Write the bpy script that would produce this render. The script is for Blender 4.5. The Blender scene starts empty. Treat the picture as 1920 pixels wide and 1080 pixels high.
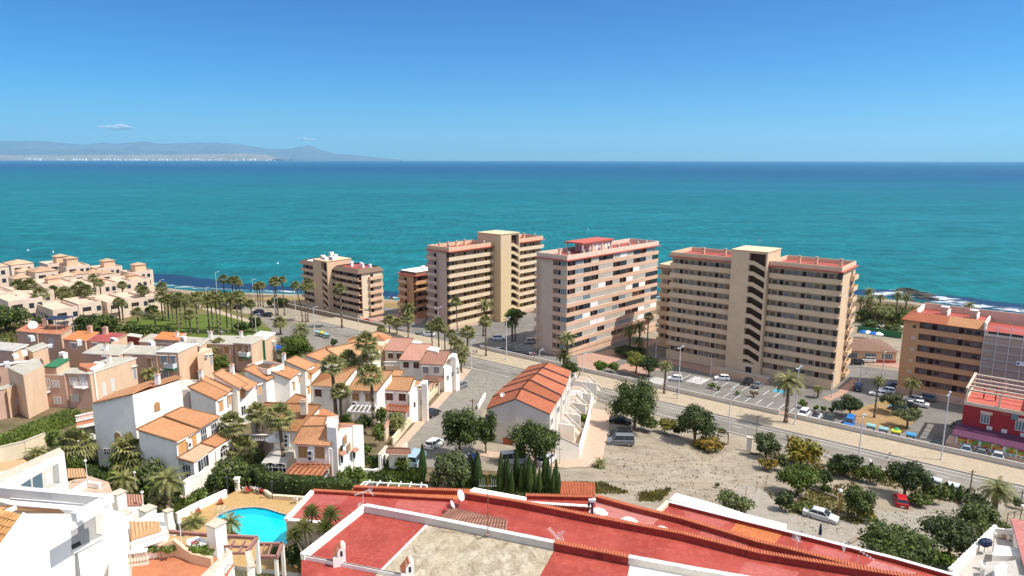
import bpy,bmesh,math,random
from mathutils import Vector,Matrix
R=math.radians
random.seed(7)
SC=bpy.context.scene
COL=SC.collection
FPX=1280.0
HC=57.0
PITCH=math.atan(240/FPX)
SP,CP=math.sin(PITCH),math.cos(PITCH)
cam_d=bpy.data.cameras.new('camera')
cam_d.sensor_width=36.0
cam_d.lens=36.0*FPX/1920.0
cam_d.clip_start=1.0
cam_d.clip_end=120000.0
cam=bpy.data.objects.new('camera',cam_d)
COL.objects.link(cam)
cam.location=(0,0,HC)
cam.rotation_euler=(R(90)-PITCH,R(-0.08),0)
SC.camera=cam
SUN_EL,SUN_AZ=55.0,-12.0
w=bpy.data.worlds.new('World')
SC.world=w
w.use_nodes=True
nt=w.node_tree
bg=nt.nodes['Background']
sky=nt.nodes.new('ShaderNodeTexSky')
sky.sky_type='NISHITA'
sky.sun_disc=False
sky.sun_elevation=R(SUN_EL)
sky.sun_rotation=R(90-SUN_AZ)
sky.altitude=0
sky.air_density=1.0
sky.dust_density=0.0
sky.ozone_density=2.0
hs=nt.nodes.new('ShaderNodeHueSaturation')
hs.inputs['Hue'].default_value=0.485;hs.inputs['Saturation'].default_value=1.35
nt.links.new(sky.outputs[0],hs.inputs['Color'])
tn=nt.nodes.new('ShaderNodeMix');tn.data_type='RGBA';tn.blend_type='MULTIPLY';tn.inputs['Factor'].default_value=1.0
nt.links.new(hs.outputs[0],tn.inputs['A']);tn.inputs['B'].default_value=(0.042,0.110,0.172,1)
gm=nt.nodes.new('ShaderNodeGamma');gm.inputs['Gamma'].default_value=1.3
nt.links.new(tn.outputs['Result'],gm.inputs[0])
sc_=nt.nodes.new('ShaderNodeVectorMath');sc_.operation='SCALE';sc_.inputs['Scale'].default_value=5.1
nt.links.new(gm.outputs[0],sc_.inputs[0])
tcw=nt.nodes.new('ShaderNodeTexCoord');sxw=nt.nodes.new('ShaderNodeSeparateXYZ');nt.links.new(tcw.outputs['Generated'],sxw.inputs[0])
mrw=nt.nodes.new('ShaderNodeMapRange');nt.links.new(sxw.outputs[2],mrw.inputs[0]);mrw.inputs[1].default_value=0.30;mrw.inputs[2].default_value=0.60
hv_=nt.nodes.new('ShaderNodeHueSaturation');hv_.inputs['Saturation'].default_value=0.30;hv_.inputs['Value'].default_value=2.3;nt.links.new(sky.outputs[0],hv_.inputs['Color'])  # paler, brighter sky overhead, added out of view to fill shade neutrally
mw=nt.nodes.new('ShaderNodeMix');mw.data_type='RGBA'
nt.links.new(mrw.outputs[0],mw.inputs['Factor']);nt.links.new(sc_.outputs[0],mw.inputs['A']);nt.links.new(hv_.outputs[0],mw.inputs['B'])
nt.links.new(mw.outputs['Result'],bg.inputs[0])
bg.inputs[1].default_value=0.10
sun_d=bpy.data.lights.new('sun','SUN')
sun_d.energy=4.3
sun_d.angle=R(0.5)
sun_d.color=(1.0,0.95,0.87)
sun=bpy.data.objects.new('sun',sun_d)
COL.objects.link(sun)
_sd=Vector((math.cos(R(SUN_EL))*math.cos(R(SUN_AZ)),math.cos(R(SUN_EL))*math.sin(R(SUN_AZ)),math.sin(R(SUN_EL))))
sun.rotation_euler=_sd.to_track_quat('Z','Y').to_euler()
SC.view_settings.view_transform='Standard'
SC.view_settings.look='None'
SC.view_settings.gamma=1.0
SC.view_settings.exposure=0.40
SC.cycles.max_bounces=6
SC.cycles.volume_bounces=1
SC.cycles.diffuse_bounces=4
SC.cycles.transparent_max_bounces=12
GB=[(-300,20.0),(-200,17.0),(-100,14.5),(-70,12.5),(-45,9.0),(-22,5.8),(-8,3.35),(7.9,3.35),(8.2,1.3),(40,0.0),(900,0.0)]
def S_(x,y):
 return x*0.616+y*0.788-136.5
def Gs(s):
 if s<=GB[0][0]:return GB[0][1]
 for(a,za),(b,zb)in zip(GB,GB[1:]):
  if s<=b:return za+(zb-za)*(s-a)/(b-a)
 return GB[-1][1]
def G(x,y):return Gs(S_(x,y))
def P(px,py,z):
 """the point at height z seen at a pixel of the photograph"""
 a=(px-960.0)/FPX;b=(py-540.0)/FPX
 dx,dy,dz=a,CP-b*SP,-SP-b*CP
 t=(z-HC)/dz
 return Vector((dx*t,dy*t,z))
def GP(px,py,h=0.0):
 """the point h above the terrain seen at a pixel"""
 a=(px-960.0)/FPX;b=(py-540.0)/FPX
 dx,dy,dz=a,CP-b*SP,-SP-b*CP
 t0,t1=20.0,900.0
 f=lambda t:HC+dz*t-(G(dx*t,dy*t)+h)
 t=t0
 while t<t1 and f(t)>0:t+=4.0
 lo,hi=t-4.0,t
 for _ in range(30):
  m=(lo+hi)/2
  if f(m)>0:lo=m
  else:hi=m
 return Vector((dx*lo,dy*lo,G(dx*lo,dy*lo)+h))
def proj(v):
 zz=v[2]-HC
 f=v[1]*CP-zz*SP;u=v[1]*SP+zz*CP
 return 960+FPX*v[0]/f,540-FPX*u/f
def height_at(x,y,z0,py):
 """height above z0 that reaches pixel row py at (x, y)"""
 lo,hi=0.0,60.0
 for _ in range(40):
  m=(lo+hi)/2
  if proj((x,y,z0+m))[1]>py:lo=m
  else:hi=m
 return lo
MATS={}
def mat(name,col,rough=0.8,var=0.12,scale=1.5,bump=0.0,spec=0.3,metal=0.0,col2=None,detail=4.0,fac=(0.35,0.65),alpha=None,stretch=None):
 if name in MATS:return MATS[name]
 m=bpy.data.materials.new(name);m.use_nodes=True
 n=m.node_tree;b=n.nodes['Principled BSDF']
 b.inputs['Roughness'].default_value=rough
 b.inputs['Specular IOR Level'].default_value=spec
 b.inputs['Metallic'].default_value=metal
 if var>0 or col2:
  tc=n.nodes.new('ShaderNodeTexCoord')
  mp=n.nodes.new('ShaderNodeMapping')
  if stretch:mp.inputs['Scale'].default_value=stretch
  n.links.new(tc.outputs['Object'],mp.inputs[0])
  no=n.nodes.new('ShaderNodeTexNoise')
  no.inputs['Scale'].default_value=scale;no.inputs['Detail'].default_value=detail
  no.inputs['Roughness'].default_value=0.62
  n.links.new(mp.outputs[0],no.inputs['Vector'])
  cr=n.nodes.new('ShaderNodeValToRGB')
  c1=tuple(max(0,c*(1-var))for c in col)+(1,)
  c2=(tuple(col2)if col2 else tuple(min(1,c*(1+var))for c in col))+(1,)
  cr.color_ramp.elements[0].position,cr.color_ramp.elements[1].position=fac
  cr.color_ramp.elements[0].color=c1;cr.color_ramp.elements[1].color=c2
  n.links.new(no.outputs[0],cr.inputs[0])
  n.links.new(cr.outputs[0],b.inputs['Base Color'])
  if bump>0:
   bu=n.nodes.new('ShaderNodeBump');bu.inputs['Strength'].default_value=bump;bu.inputs['Distance'].default_value=0.1
   n.links.new(no.outputs[0],bu.inputs['Height']);n.links.new(bu.outputs[0],b.inputs['Normal'])
 else:
  b.inputs['Base Color'].default_value=tuple(col)+(1,)
 MATS[name]=m
 return m
def tile_mat(name,col,col2,dark):
 """clay tiles: rolls run down the slope, taken from the UV map laid along each roof"""
 m=bpy.data.materials.new(name);m.use_nodes=True
 n=m.node_tree;b=n.nodes['Principled BSDF'];L=n.links.new
 col,col2,dark=[tuple(c*k for c,k in zip(q,(.80,.72,.68)))for q in(col,col2,dark)]
 b.inputs['Roughness'].default_value=0.85;b.inputs['Specular IOR Level'].default_value=0.2
 uv=n.nodes.new('ShaderNodeUVMap')
 w1=n.nodes.new('ShaderNodeTexWave');w1.wave_type='BANDS';w1.bands_direction='X';w1.inputs['Scale'].default_value=0.314/0.28
 w2=n.nodes.new('ShaderNodeTexWave');w2.wave_type='BANDS';w2.bands_direction='Y';w2.wave_profile='SAW';w2.inputs['Scale'].default_value=0.314/0.42
 no=n.nodes.new('ShaderNodeTexNoise');no.inputs['Scale'].default_value=2.2;no.inputs['Detail'].default_value=6
 big=n.nodes.new('ShaderNodeTexNoise');big.inputs['Scale'].default_value=0.35;big.inputs['Detail'].default_value=3
 for t in(w1,w2,no,big):L(uv.outputs[0],t.inputs['Vector'])
 cr=n.nodes.new('ShaderNodeValToRGB')
 cr.color_ramp.elements[0].position=0.3;cr.color_ramp.elements[1].position=0.7
 cr.color_ramp.elements[0].color=tuple(col)+(1,);cr.color_ramp.elements[1].color=tuple(col2)+(1,)
 ad=n.nodes.new('ShaderNodeMath');ad.operation='ADD';L(no.outputs[0],ad.inputs[0])
 mu=n.nodes.new('ShaderNodeMath');mu.operation='MULTIPLY_ADD';mu.inputs[1].default_value=0.6;mu.inputs[2].default_value=-0.3
 L(big.outputs[0],mu.inputs[0]);L(mu.outputs[0],ad.inputs[1]);L(ad.outputs[0],cr.inputs[0])
 mx=n.nodes.new('ShaderNodeMix');mx.data_type='RGBA'
 st=n.nodes.new('ShaderNodeMath');st.operation='LESS_THAN';st.inputs[1].default_value=0.2
 L(no.outputs[0],st.inputs[0])
 spk=n.nodes.new('ShaderNodeTexNoise');spk.inputs['Scale'].default_value=5.0;L(uv.outputs[0],spk.inputs['Vector'])
 sm=n.nodes.new('ShaderNodeMapRange');sm.inputs[1].default_value=0.62;sm.inputs[2].default_value=0.72;sm.inputs[4].default_value=0.7;L(spk.outputs[0],sm.inputs[0])
 L(sm.outputs[0],mx.inputs['Factor']);L(cr.outputs[0],mx.inputs['A']);mx.inputs['B'].default_value=tuple(dark)+(1,)
 oi=n.nodes.new('ShaderNodeObjectInfo');hs2=n.nodes.new('ShaderNodeHueSaturation');mr=n.nodes.new('ShaderNodeMapRange');L(oi.outputs['Random'],mr.inputs[0]);mr.inputs[3].default_value=.82;mr.inputs[4].default_value=1.15
 mr2=n.nodes.new('ShaderNodeMapRange');L(oi.outputs['Random'],mr2.inputs[0]);mr2.inputs[3].default_value=1.0;mr2.inputs[4].default_value=.95
 L(mx.outputs['Result'],hs2.inputs['Color']);L(mr.outputs[0],hs2.inputs['Value']);L(mr2.outputs[0],hs2.inputs['Saturation'])
 L(hs2.outputs[0],b.inputs['Base Color'])
 su=n.nodes.new('ShaderNodeMath');su.operation='MULTIPLY_ADD';su.inputs[1].default_value=0.35
 L(w2.outputs[1],su.inputs[0]);L(w1.outputs[1],su.inputs[2])
 bu=n.nodes.new('ShaderNodeBump');bu.inputs['Strength'].default_value=0.9;bu.inputs['Distance'].default_value=0.09
 L(su.outputs[0],bu.inputs['Height']);L(bu.outputs[0],b.inputs['Normal'])
 MATS[name]=m
 return m
def M(n):return MATS[n]
mat('white_render',(0.86,0.80,0.71),0.9,0.10,0.9,detail=8,fac=(.25,.5),stretch=(1,1,.3))
mat('white_plain',(0.80,0.78,0.74),0.7,0.0)
mat('cream_render',(0.72,0.60,0.42),0.9,0.05,0.6)
mat('peach_render',(0.68,0.47,0.31),0.9,0.09,0.6,detail=8,stretch=(1,1,.3))
mat('pale_peach_render',(0.70,0.55,0.42),0.9,0.06,0.5)
mat('rose_render',(0.64,0.44,0.33),0.9,0.06,0.5)
mat('tan_render',(0.68,0.47,0.30),0.9,0.06,0.4)
mat('beige_render',(0.70,0.51,0.33),0.9,0.06,0.35)
mat('orange_render',(0.60,0.33,0.17),0.9,0.07,0.35)
mat('salmon_render',(0.64,0.42,0.29),0.9,0.07,0.5)
mat('sand_parapet',(0.70,0.56,0.38),0.9,0.05,0.5)
mat('ochre_recess',(0.50,0.32,0.12),0.9,0.06,0.5)
mat('crimson_render',(0.36,0.035,0.04),0.85,0.10,0.6)
mat('plum_trim',(0.10,0.03,0.07),0.8,0.08)
mat('grey_render',(0.66,0.60,0.51),0.9,0.06,0.5)
mat('concrete',(0.42,0.39,0.35),0.9,0.12,1.2,0.2)
mat('flat_roof_gravel',(0.40,0.37,0.30),0.95,0.12,1.0,0.3)
mat('red_membrane',(0.33,0.06,0.045),0.6,0.10,0.35,0.0,0.4,col2=(0.38,0.075,0.06))
mat('red_membrane_pale',(0.52,0.12,0.10),0.6,0.10,0.5,0.0,0.4)
mat('red_membrane_dark',(0.42,0.05,0.035),0.65,0.10,0.6,0.0,0.35)
mat('orange_membrane',(0.58,0.18,0.05),0.65,0.08,0.5,0.0,0.35)
mat('terracotta_flat',(0.42,0.16,0.08),0.85,0.12,1.0)
mat('red_trim',(0.46,0.11,0.08),0.8,0.10,1.2)
mat('brown_trim',(0.20,0.13,0.09),0.85,0.1)
mat('dark_opening',(0.035,0.03,0.028),0.6,0.0)
mat('dark_glass',(0.03,0.04,0.05),0.12,0.0,spec=0.6)
mat('blue_glass',(0.10,0.16,0.20),0.12,0.0,spec=0.7)
mat('door_brown',(0.09,0.035,0.02),0.6,0.15,3)
mat('door_dark',(0.04,0.03,0.03),0.6,0.1,3)
mat('shutter_brown',(0.14,0.06,0.035),0.7,0.1,4)
mat('shutter_tan',(0.42,0.24,0.10),0.7,0.1,4)
mat('shutter_orange',(0.62,0.33,0.13),0.7,0.1,4)
mat('shutter_grey',(0.34,0.34,0.34),0.7,0.1,4)
mat('curtain',(0.44,0.40,0.32),0.8,0.1,6)
mat('canvas_white',(0.78,0.77,0.73),0.8,0.04)
mat('canvas_green',(0.03,0.16,0.07),0.8,0.08)
mat('canvas_blue',(0.01,0.10,0.42),0.7,0.08)
mat('canvas_navy',(0.02,0.03,0.07),0.7,0.08)
mat('metal_grey',(0.50,0.51,0.52),0.4,0.05,3,metal=0.6)
mat('metal_dark',(0.06,0.06,0.065),0.5,0.05,3)
mat('metal_galv',(0.62,0.63,0.63),0.5,0.05,3)
mat('wood_brown',(0.28,0.11,0.06),0.75,0.15,3)
mat('wood_red',(0.42,0.10,0.04),0.75,0.12,3)
mat('wood_pole',(0.20,0.12,0.07),0.85,0.15,3)
mat('stone_coping',(0.52,0.44,0.34),0.9,0.2,2.5,0.2)
mat('ac_white',(0.70,0.70,0.68),0.5,0.04)
mat('dish_white',(0.72,0.70,0.66),0.5,0.04)
mat('rust',(0.30,0.10,0.04),0.9,0.2,4)
tile_mat('tile_orange',(0.56,0.27,0.12),(0.68,0.37,0.18),(0.36,0.15,0.07))
tile_mat('tile_sand',(0.60,0.33,0.16),(0.68,0.42,0.22),(0.40,0.20,0.10))
tile_mat('tile_red',(0.46,0.14,0.065),(0.60,0.215,0.105),(0.22,0.07,0.05))
tile_mat('tile_pink',(0.54,0.28,0.20),(0.62,0.37,0.28),(0.42,0.20,0.14))
tile_mat('tile_brown',(0.24,0.15,0.11),(0.32,0.21,0.15),(0.16,0.09,0.07))
tile_mat('tile_cream',(0.62,0.42,0.26),(0.70,0.50,0.33),(0.45,0.26,0.16))
class MB:
 def __init__(s):s.v=[];s.f=[];s.m=[];s.uv={}
 def add(s,vs,fs,m,uvs=None):
  o=len(s.v);s.v+=[tuple(v)for v in vs]
  for i,f in enumerate(fs):
   if uvs and uvs[i]:s.uv[len(s.f)]=uvs[i]
   s.f.append(tuple(o+k for k in f));s.m.append(m)
 def box(s,x0,x1,y0,y1,z0,z1,m,mt=None):
  vs=[(x0,y0,z0),(x1,y0,z0),(x1,y1,z0),(x0,y1,z0),(x0,y0,z1),(x1,y0,z1),(x1,y1,z1),(x0,y1,z1)]
  s.add(vs,[(0,3,2,1),(0,1,5,4),(1,2,6,5),(2,3,7,6),(3,0,4,7)],m)
  s.add(vs[4:],[(0,1,2,3)],mt or m)
 def obox(s,p,q,w,h,m,up=0.0):
  """bar of width w and height h from p to q (its bottom at p,q + up)"""
  p,q=Vector(p),Vector(q);d=(q-p)
  n=Vector((-d.y,d.x,0))
  n=n.normalized()*(w/2)if n.length>1e-6 else Vector((w/2,0,0))
  z=Vector((0,0,1));u=z*up
  vs=[p-n+u,q-n+u,q+n+u,p+n+u]
  s.add(vs+[v+z*h for v in vs],[(0,3,2,1),(0,1,5,4),(1,2,6,5),(2,3,7,6),(3,0,4,7),(4,5,6,7)],m)
 def prism(s,poly,z0,z1,m,mt=None):
  """z0, z1 numbers or lists"""
  k=len(poly)
  if sum(poly[i][0]*poly[(i+1)%k][1]-poly[(i+1)%k][0]*poly[i][1]for i in range(k))<0:
   poly=poly[::-1]
   if isinstance(z0,(list,tuple)):z0=z0[::-1]
   if isinstance(z1,(list,tuple)):z1=z1[::-1]
  a=z0 if isinstance(z0,(list,tuple))else[z0]*k
  b=z1 if isinstance(z1,(list,tuple))else[z1]*k
  vs=[(p[0],p[1],a[i])for i,p in enumerate(poly)]+[(p[0],p[1],b[i])for i,p in enumerate(poly)]
  s.add(vs,[(i,(i+1)%k,k+(i+1)%k,k+i)for i in range(k)],m)
  s.add(vs[:k],[tuple(range(k))[::-1]],m)
  s.add(vs[k:],[tuple(range(k))],mt or m)
 def xz(s,poly,y0,y1,m):
  """polygon in the x,z plane extruded along y"""
  k=len(poly)
  vs=[(p[0],y0,p[1])for p in poly]+[(p[0],y1,p[1])for p in poly]
  s.add(vs,[tuple(range(k)),tuple(range(k,2*k))[::-1]]+[(i,k+i,k+(i+1)%k,(i+1)%k)for i in range(k)],m)
 def yz(s,poly,x0,x1,m):
  k=len(poly)
  vs=[(x0,p[0],p[1])for p in poly]+[(x1,p[0],p[1])for p in poly]
  s.add(vs,[tuple(range(k)),tuple(range(k,2*k))[::-1]]+[(i,k+i,k+(i+1)%k,(i+1)%k)for i in range(k)],m)
 def tube(s,p,q,r0,r1=None,n=6,m=None,cap=True):
  p,q=Vector(p),Vector(q);r1=r0 if r1 is None else r1
  d=(q-p).normalized();a=d.orthogonal().normalized();b=d.cross(a)
  vs=[]
  for c,r in((p,r0),(q,r1)):
   for i in range(n):
    t=2*math.pi*i/n;vs.append(c+(a*math.cos(t)+b*math.sin(t))*r)
  fs=[(i,(i+1)%n,n+(i+1)%n,n+i)for i in range(n)]
  if cap:fs+=[tuple(range(n))[::-1],tuple(range(n,2*n))]
  s.add(vs,fs,m)
 def path(s,pts,r,n=6,m=None):
  for i in range(len(pts)-1):
   r0=r[i]if isinstance(r,(list,tuple))else r
   r1=r[i+1]if isinstance(r,(list,tuple))else r
   s.tube(pts[i],pts[i+1],r0,r1,n,m)
 def ell(s,c,r,m,nu=10,nv=6,wob=0.0,seed=0,half=False):
  rn=random.Random(seed);vs=[];fs=[]
  for j in range(nv+1):
   th=math.pi*j/nv*(0.5 if half else 1.0)
   for i in range(nu):
    ph=2*math.pi*i/nu;k=1+rn.uniform(-wob,wob)
    vs.append((c[0]+r[0]*k*math.sin(th)*math.cos(ph),c[1]+r[1]*k*math.sin(th)*math.sin(ph),c[2]+r[2]*k*math.cos(th)))
  for j in range(nv):
   for i in range(nu):
    fs.append((j*nu+i,(j+1)*nu+i,(j+1)*nu+(i+1)%nu,j*nu+(i+1)%nu))
  s.add(vs,fs,m)
 def lathe(s,c,prof,m,n=10):
  vs=[];fs=[]
  for r,z in prof:
   for i in range(n):
    t=2*math.pi*i/n;vs.append((c[0]+r*math.cos(t),c[1]+r*math.sin(t),c[2]+z))
  for j in range(len(prof)-1):
   for i in range(n):fs.append((j*n+i,j*n+(i+1)%n,(j+1)*n+(i+1)%n,(j+1)*n+i))
  s.add(vs,fs,m)
 def mesh(s,name,smooth=False):
  me=bpy.data.meshes.new(name)
  me.from_pydata(s.v,[],s.f)
  names=[]
  for k in s.m:
   if k not in names:names.append(k)
  for k in names:me.materials.append(MATS[k])
  idx=[names.index(k)for k in s.m]
  me.polygons.foreach_set('material_index',idx)
  if smooth:me.polygons.foreach_set('use_smooth',[True]*len(s.f))
  if s.uv:
   ul=me.uv_layers.new(name='UVMap')
   for fi,uvs in s.uv.items():
    p=me.polygons[fi]
    for k,li in enumerate(p.loop_indices):ul.data[li].uv=uvs[k]
  me.update()
  return me
 def build(s,name,parent=None,loc=(0,0,0),rz=0.0,smooth=False):
  return put(name,s.mesh(name,smooth),parent,loc,rz)
def put(name,me,parent=None,loc=(0,0,0),rz=0.0,scale=None):
 o=bpy.data.objects.new(name,me);COL.objects.link(o)
 o.parent=parent;o.location=loc;o.rotation_euler=(0,0,rz)
 if scale is not None:o.scale=scale
 return o
def tag(o,label=None,cat=None,group=None,kind=None):
 if label:o['label']=label
 if cat:o['category']=cat
 if group:o['group']=group
 if kind:o['kind']=kind
 return o
def thing(name,loc,rz,label,cat,group=None):
 o=bpy.data.objects.new(name,None);COL.objects.link(o)
 o.empty_display_size=0.5
 o.location=loc;o.rotation_euler=(0,0,rz)
 return tag(o,label,cat,group)
ORD=['first','second','third','fourth','fifth','sixth','seventh','eighth','ninth','tenth','eleventh','twelfth','thirteenth','fourteenth','fifteenth','sixteenth','seventeenth','eighteenth','nineteenth','twentieth']
class Repeats:
 """repeated parts of one thing: the first 100 as parts, the rest in one mesh"""
 def __init__(s,name,parent,limit=100):s.name,s.parent,s.n,s.limit,s.rest=name,parent,0,limit,MB()
 def add(s,me_mb,loc,rz=0.0):
  s.n+=1
  if s.n<=s.limit:
   me_mb['me']=me_mb.get('me')or me_mb['mb'].mesh(s.name)
   return put(s.name,me_mb['me'],s.parent,loc,rz)
  mb=me_mb['mb'];c,n=math.cos(rz),math.sin(rz);o=len(s.rest.v)
  s.rest.v+=[(loc[0]+v[0]*c-v[1]*n,loc[1]+v[0]*n+v[1]*c,loc[2]+v[2])for v in mb.v]
  s.rest.f+=[tuple(o+k for k in f)for f in mb.f];s.rest.m+=mb.m
 def done(s):
  if s.rest.f:s.rest.build(s.name,s.parent)['kind']='stuff'
# ================================================================== setting
def nodes_mat(name):
 m=bpy.data.materials.new(name);m.use_nodes=True
 MATS[name]=m
 n=m.node_tree
 return n,n.nodes['Principled BSDF'],n.links.new
def noise(n,L,src,scale,detail=4,rough=0.6,sc=None,dist=0.0):
 mp=n.nodes.new('ShaderNodeMapping')
 if sc:mp.inputs['Scale'].default_value=sc
 L(src,mp.inputs[0])
 t=n.nodes.new('ShaderNodeTexNoise');t.inputs['Scale'].default_value=scale;t.inputs['Detail'].default_value=detail
 t.inputs['Roughness'].default_value=rough;t.inputs['Distortion'].default_value=dist
 L(mp.outputs[0],t.inputs['Vector'])
 return t.outputs[0]
def ramp(n,L,src,stops,interp='LINEAR'):
 c=n.nodes.new('ShaderNodeValToRGB');c.color_ramp.interpolation=interp
 while len(c.color_ramp.elements)<len(stops):c.color_ramp.elements.new(0.5)
 for e,(p,k)in zip(c.color_ramp.elements,stops):
  e.position=p;e.color=(k,k,k,1)if isinstance(k,(int,float))else tuple(k)+(1,)
 L(src,c.inputs[0]);return c.outputs[0]
def mixc(n,L,fac,a,b,mode='MIX'):
 x=n.nodes.new('ShaderNodeMix');x.data_type='RGBA';x.blend_type=mode
 for s,k in(('Factor',fac),('A',a),('B',b)):
  if isinstance(k,bpy.types.NodeSocket):L(k,x.inputs[s])
  elif isinstance(k,(int,float)):x.inputs[s].default_value=k
  else:x.inputs[s].default_value=tuple(k)+(1,)
 return x.outputs['Result']
def maprange(n,L,src,a,b,c=0.0,d=1.0):
 x=n.nodes.new('ShaderNodeMapRange');L(src,x.inputs[0])
 for i,k in((1,a),(2,b),(3,c),(4,d)):x.inputs[i].default_value=k
 return x.outputs[0]
def math_(n,L,op,a,b=None):
 x=n.nodes.new('ShaderNodeMath');x.operation=op
 for i,k in enumerate((a,b)):
  if k is None:continue
  if isinstance(k,bpy.types.NodeSocket):L(k,x.inputs[i])
  else:x.inputs[i].default_value=k
 return x.outputs[0]
SEA_Z=-3.2
n,b,L=nodes_mat('sea_water')
tc=n.nodes.new('ShaderNodeTexCoord').outputs['Object']
sx=n.nodes.new('ShaderNodeSeparateXYZ');L(tc,sx.inputs[0])
ln=math_(n,L,'LOGARITHM',math_(n,L,'MAXIMUM',sx.outputs[1],50.0),10.0)
wob=noise(n,L,tc,0.0016,5,0.6,(0.30,1,1))
lnw=math_(n,L,'ADD',ln,maprange(n,L,wob,0.3,0.7,-0.06,0.06))
lnx=math_(n,L,'ADD',lnw,maprange(n,L,math_(n,L,'DIVIDE',sx.outputs[0],math_(n,L,'MAXIMUM',sx.outputs[1],50.0)),-0.7,0.7,-0.05,0.25))
fac=maprange(n,L,lnx,2.3,4.2)
base=ramp(n,L,fac,[(0.0,(0.004,0.13,0.15)),(0.22,(0.004,0.165,0.165)),(0.46,(0.003,0.145,0.165)),(0.60,(0.003,0.115,0.17)),(0.74,(0.003,0.065,0.155)),(1.0,(0.008,0.095,0.185))])
str1=noise(n,L,tc,0.006,6,0.62,(0.45,1,1),0.4)
base=mixc(n,L,maprange(n,L,str1,0.38,0.66,0.0,0.20),base,(0.002,0.05,0.095))
swell=noise(n,L,tc,0.045,13,0.86,(0.6,1,1),0.0)
base=mixc(n,L,1.0,base,ramp(n,L,swell,[(0.33,0.48),(0.5,0.84),(0.67,1.35)]),'MULTIPLY')
fin=noise(n,L,tc,0.30,8,0.8,(1.0,0.16,1),0.1)
base=mixc(n,L,1.0,base,ramp(n,L,fin,[(0.38,0.74),(0.5,1.05),(0.62,1.45)]),'MULTIPLY')
stk=noise(n,L,tc,0.0016,9,0.62,(0.16,1.0,1),1.0)
base=mixc(n,L,maprange(n,L,math_(n,L,'ABSOLUTE',math_(n,L,'SUBTRACT',stk,0.53)),0.0,0.016,0.20,0.0),base,(0.03,0.24,0.30))
L(base,b.inputs['Base Color'])
b.inputs['Roughness'].default_value=0.35;b.inputs['Specular IOR Level'].default_value=0.06
rip=noise(n,L,tc,0.02,11,0.82,(0.6,1,1),0.0)
bu=n.nodes.new('ShaderNodeBump');bu.inputs['Strength'].default_value=0.8;bu.inputs['Distance'].default_value=3.0
L(rip,bu.inputs['Height']);L(bu.outputs[0],b.inputs['Normal'])
mb=MB()
ys=[120,400,800,1600,4000,9000,20000,45000]
for y0,y1 in zip(ys,ys[1:]):
 for k in range(-6,6):
  xa0,xa1=k/6*y0*1.5-(400 if k<0 else-400)*0,(k+1)/6*y0*1.5
  xb0,xb1=k/6*y1*1.5,(k+1)/6*y1*1.5
  mb.add([(xa0,y0,SEA_Z),(xa1,y0,SEA_Z),(xb1,y1,SEA_Z),(xb0,y1,SEA_Z)],[(0,1,2,3)],'sea_water')
tag(mb.build('sea'),kind='structure')
n,b,L=nodes_mat('weed_shallows')
tc=n.nodes.new('ShaderNodeTexCoord').outputs['Object']
uvn=n.nodes.new('ShaderNodeUVMap').outputs[0]
su=n.nodes.new('ShaderNodeSeparateXYZ');L(uvn,su.inputs[0])
edge=math_(n,L,'MULTIPLY',su.outputs[1],math_(n,L,'SUBTRACT',1.0,su.outputs[1]))
nn=noise(n,L,tc,0.05,5,0.65,(0.5,1,1),0.5)
al=maprange(n,L,math_(n,L,'ADD',math_(n,L,'MULTIPLY',edge,2.4),nn),0.72,0.98,0.0,0.72)
b.inputs['Base Color'].default_value=(0.012,0.035,0.10,1);b.inputs['Roughness'].default_value=0.4;b.inputs['Specular IOR Level'].default_value=0.2
L(al,b.inputs['Alpha'])
n,b,L=nodes_mat('surf_foam')
tc=n.nodes.new('ShaderNodeTexCoord').outputs['Object']
uvn=n.nodes.new('ShaderNodeUVMap').outputs[0]
su=n.nodes.new('ShaderNodeSeparateXYZ');L(uvn,su.inputs[0])
edge=math_(n,L,'MULTIPLY',su.outputs[1],math_(n,L,'SUBTRACT',1.0,su.outputs[1]))
nn=noise(n,L,tc,0.16,7,0.75,(0.35,1,1),1.2)
al=maprange(n,L,math_(n,L,'ADD',math_(n,L,'MULTIPLY',edge,0.9),nn),0.70,0.80,0.0,0.95)
b.inputs['Base Color'].default_value=(0.72,0.78,0.80,1);b.inputs['Roughness'].default_value=0.9
L(al,b.inputs['Alpha'])
def strip(name,mname,pts_in,pts_out,z):
 mb=MB()
 k=len(pts_in)
 for i in range(k-1):
  a,c=pts_in[i],pts_in[i+1];d,e=pts_out[i+1],pts_out[i]
  mb.add([(a.x,a.y,z),(c.x,c.y,z),(d.x,d.y,z),(e.x,e.y,z)],[(0,1,2,3)],mname,[[(i/k,0),((i+1)/k,0),((i+1)/k,1),(i/k,1)]])
 return mb.build(name)
shore_px=[(-260,560),(-60,548),(150,541),(280,534),(330,541),(380,546),(450,547.5),(540,550),(620,552),(745,561),(900,562),(1100,561),(1245,559),(1450,557),(1600,555),(1650,557),(1700,561),(1735,567),(1775,575),(1830,583),(1920,592),(2060,604),(2250,625)]
shore=[P(x,y,SEA_Z)for x,y in shore_px]
land_edge=[GP(x,y+1.5)for x,y in shore_px]
off=[P(x,y,SEA_Z)for x,y in[(-260,520),(-60,512),(150,508),(265,510),(330,514),(400,521),(480,530),(560,537),(640,540),(745,545),(900,546),(1100,545),(1245,543),(1450,541),(1600,540),(1650,540),(1700,542),(1735,545),(1775,549),(1830,556),(1920,566),(2060,580),(2250,600)]]
tag(strip('weed_shallows','weed_shallows',shore,off,SEA_Z+0.03),'dark weed and rock bed under the shallow water','shallows',kind='stuff')
def lerp(a,b_,t):return a+(b_-a)*t
foam_w=[0.2,0.2,0.2,0.2,0.22,0.25,0.3,0.35,0.3,0.25,0.3,0.3,0.3,0.3,0.5,0.75,0.9,0.95,0.95,0.85,0.7,0.6,0.5]
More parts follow.
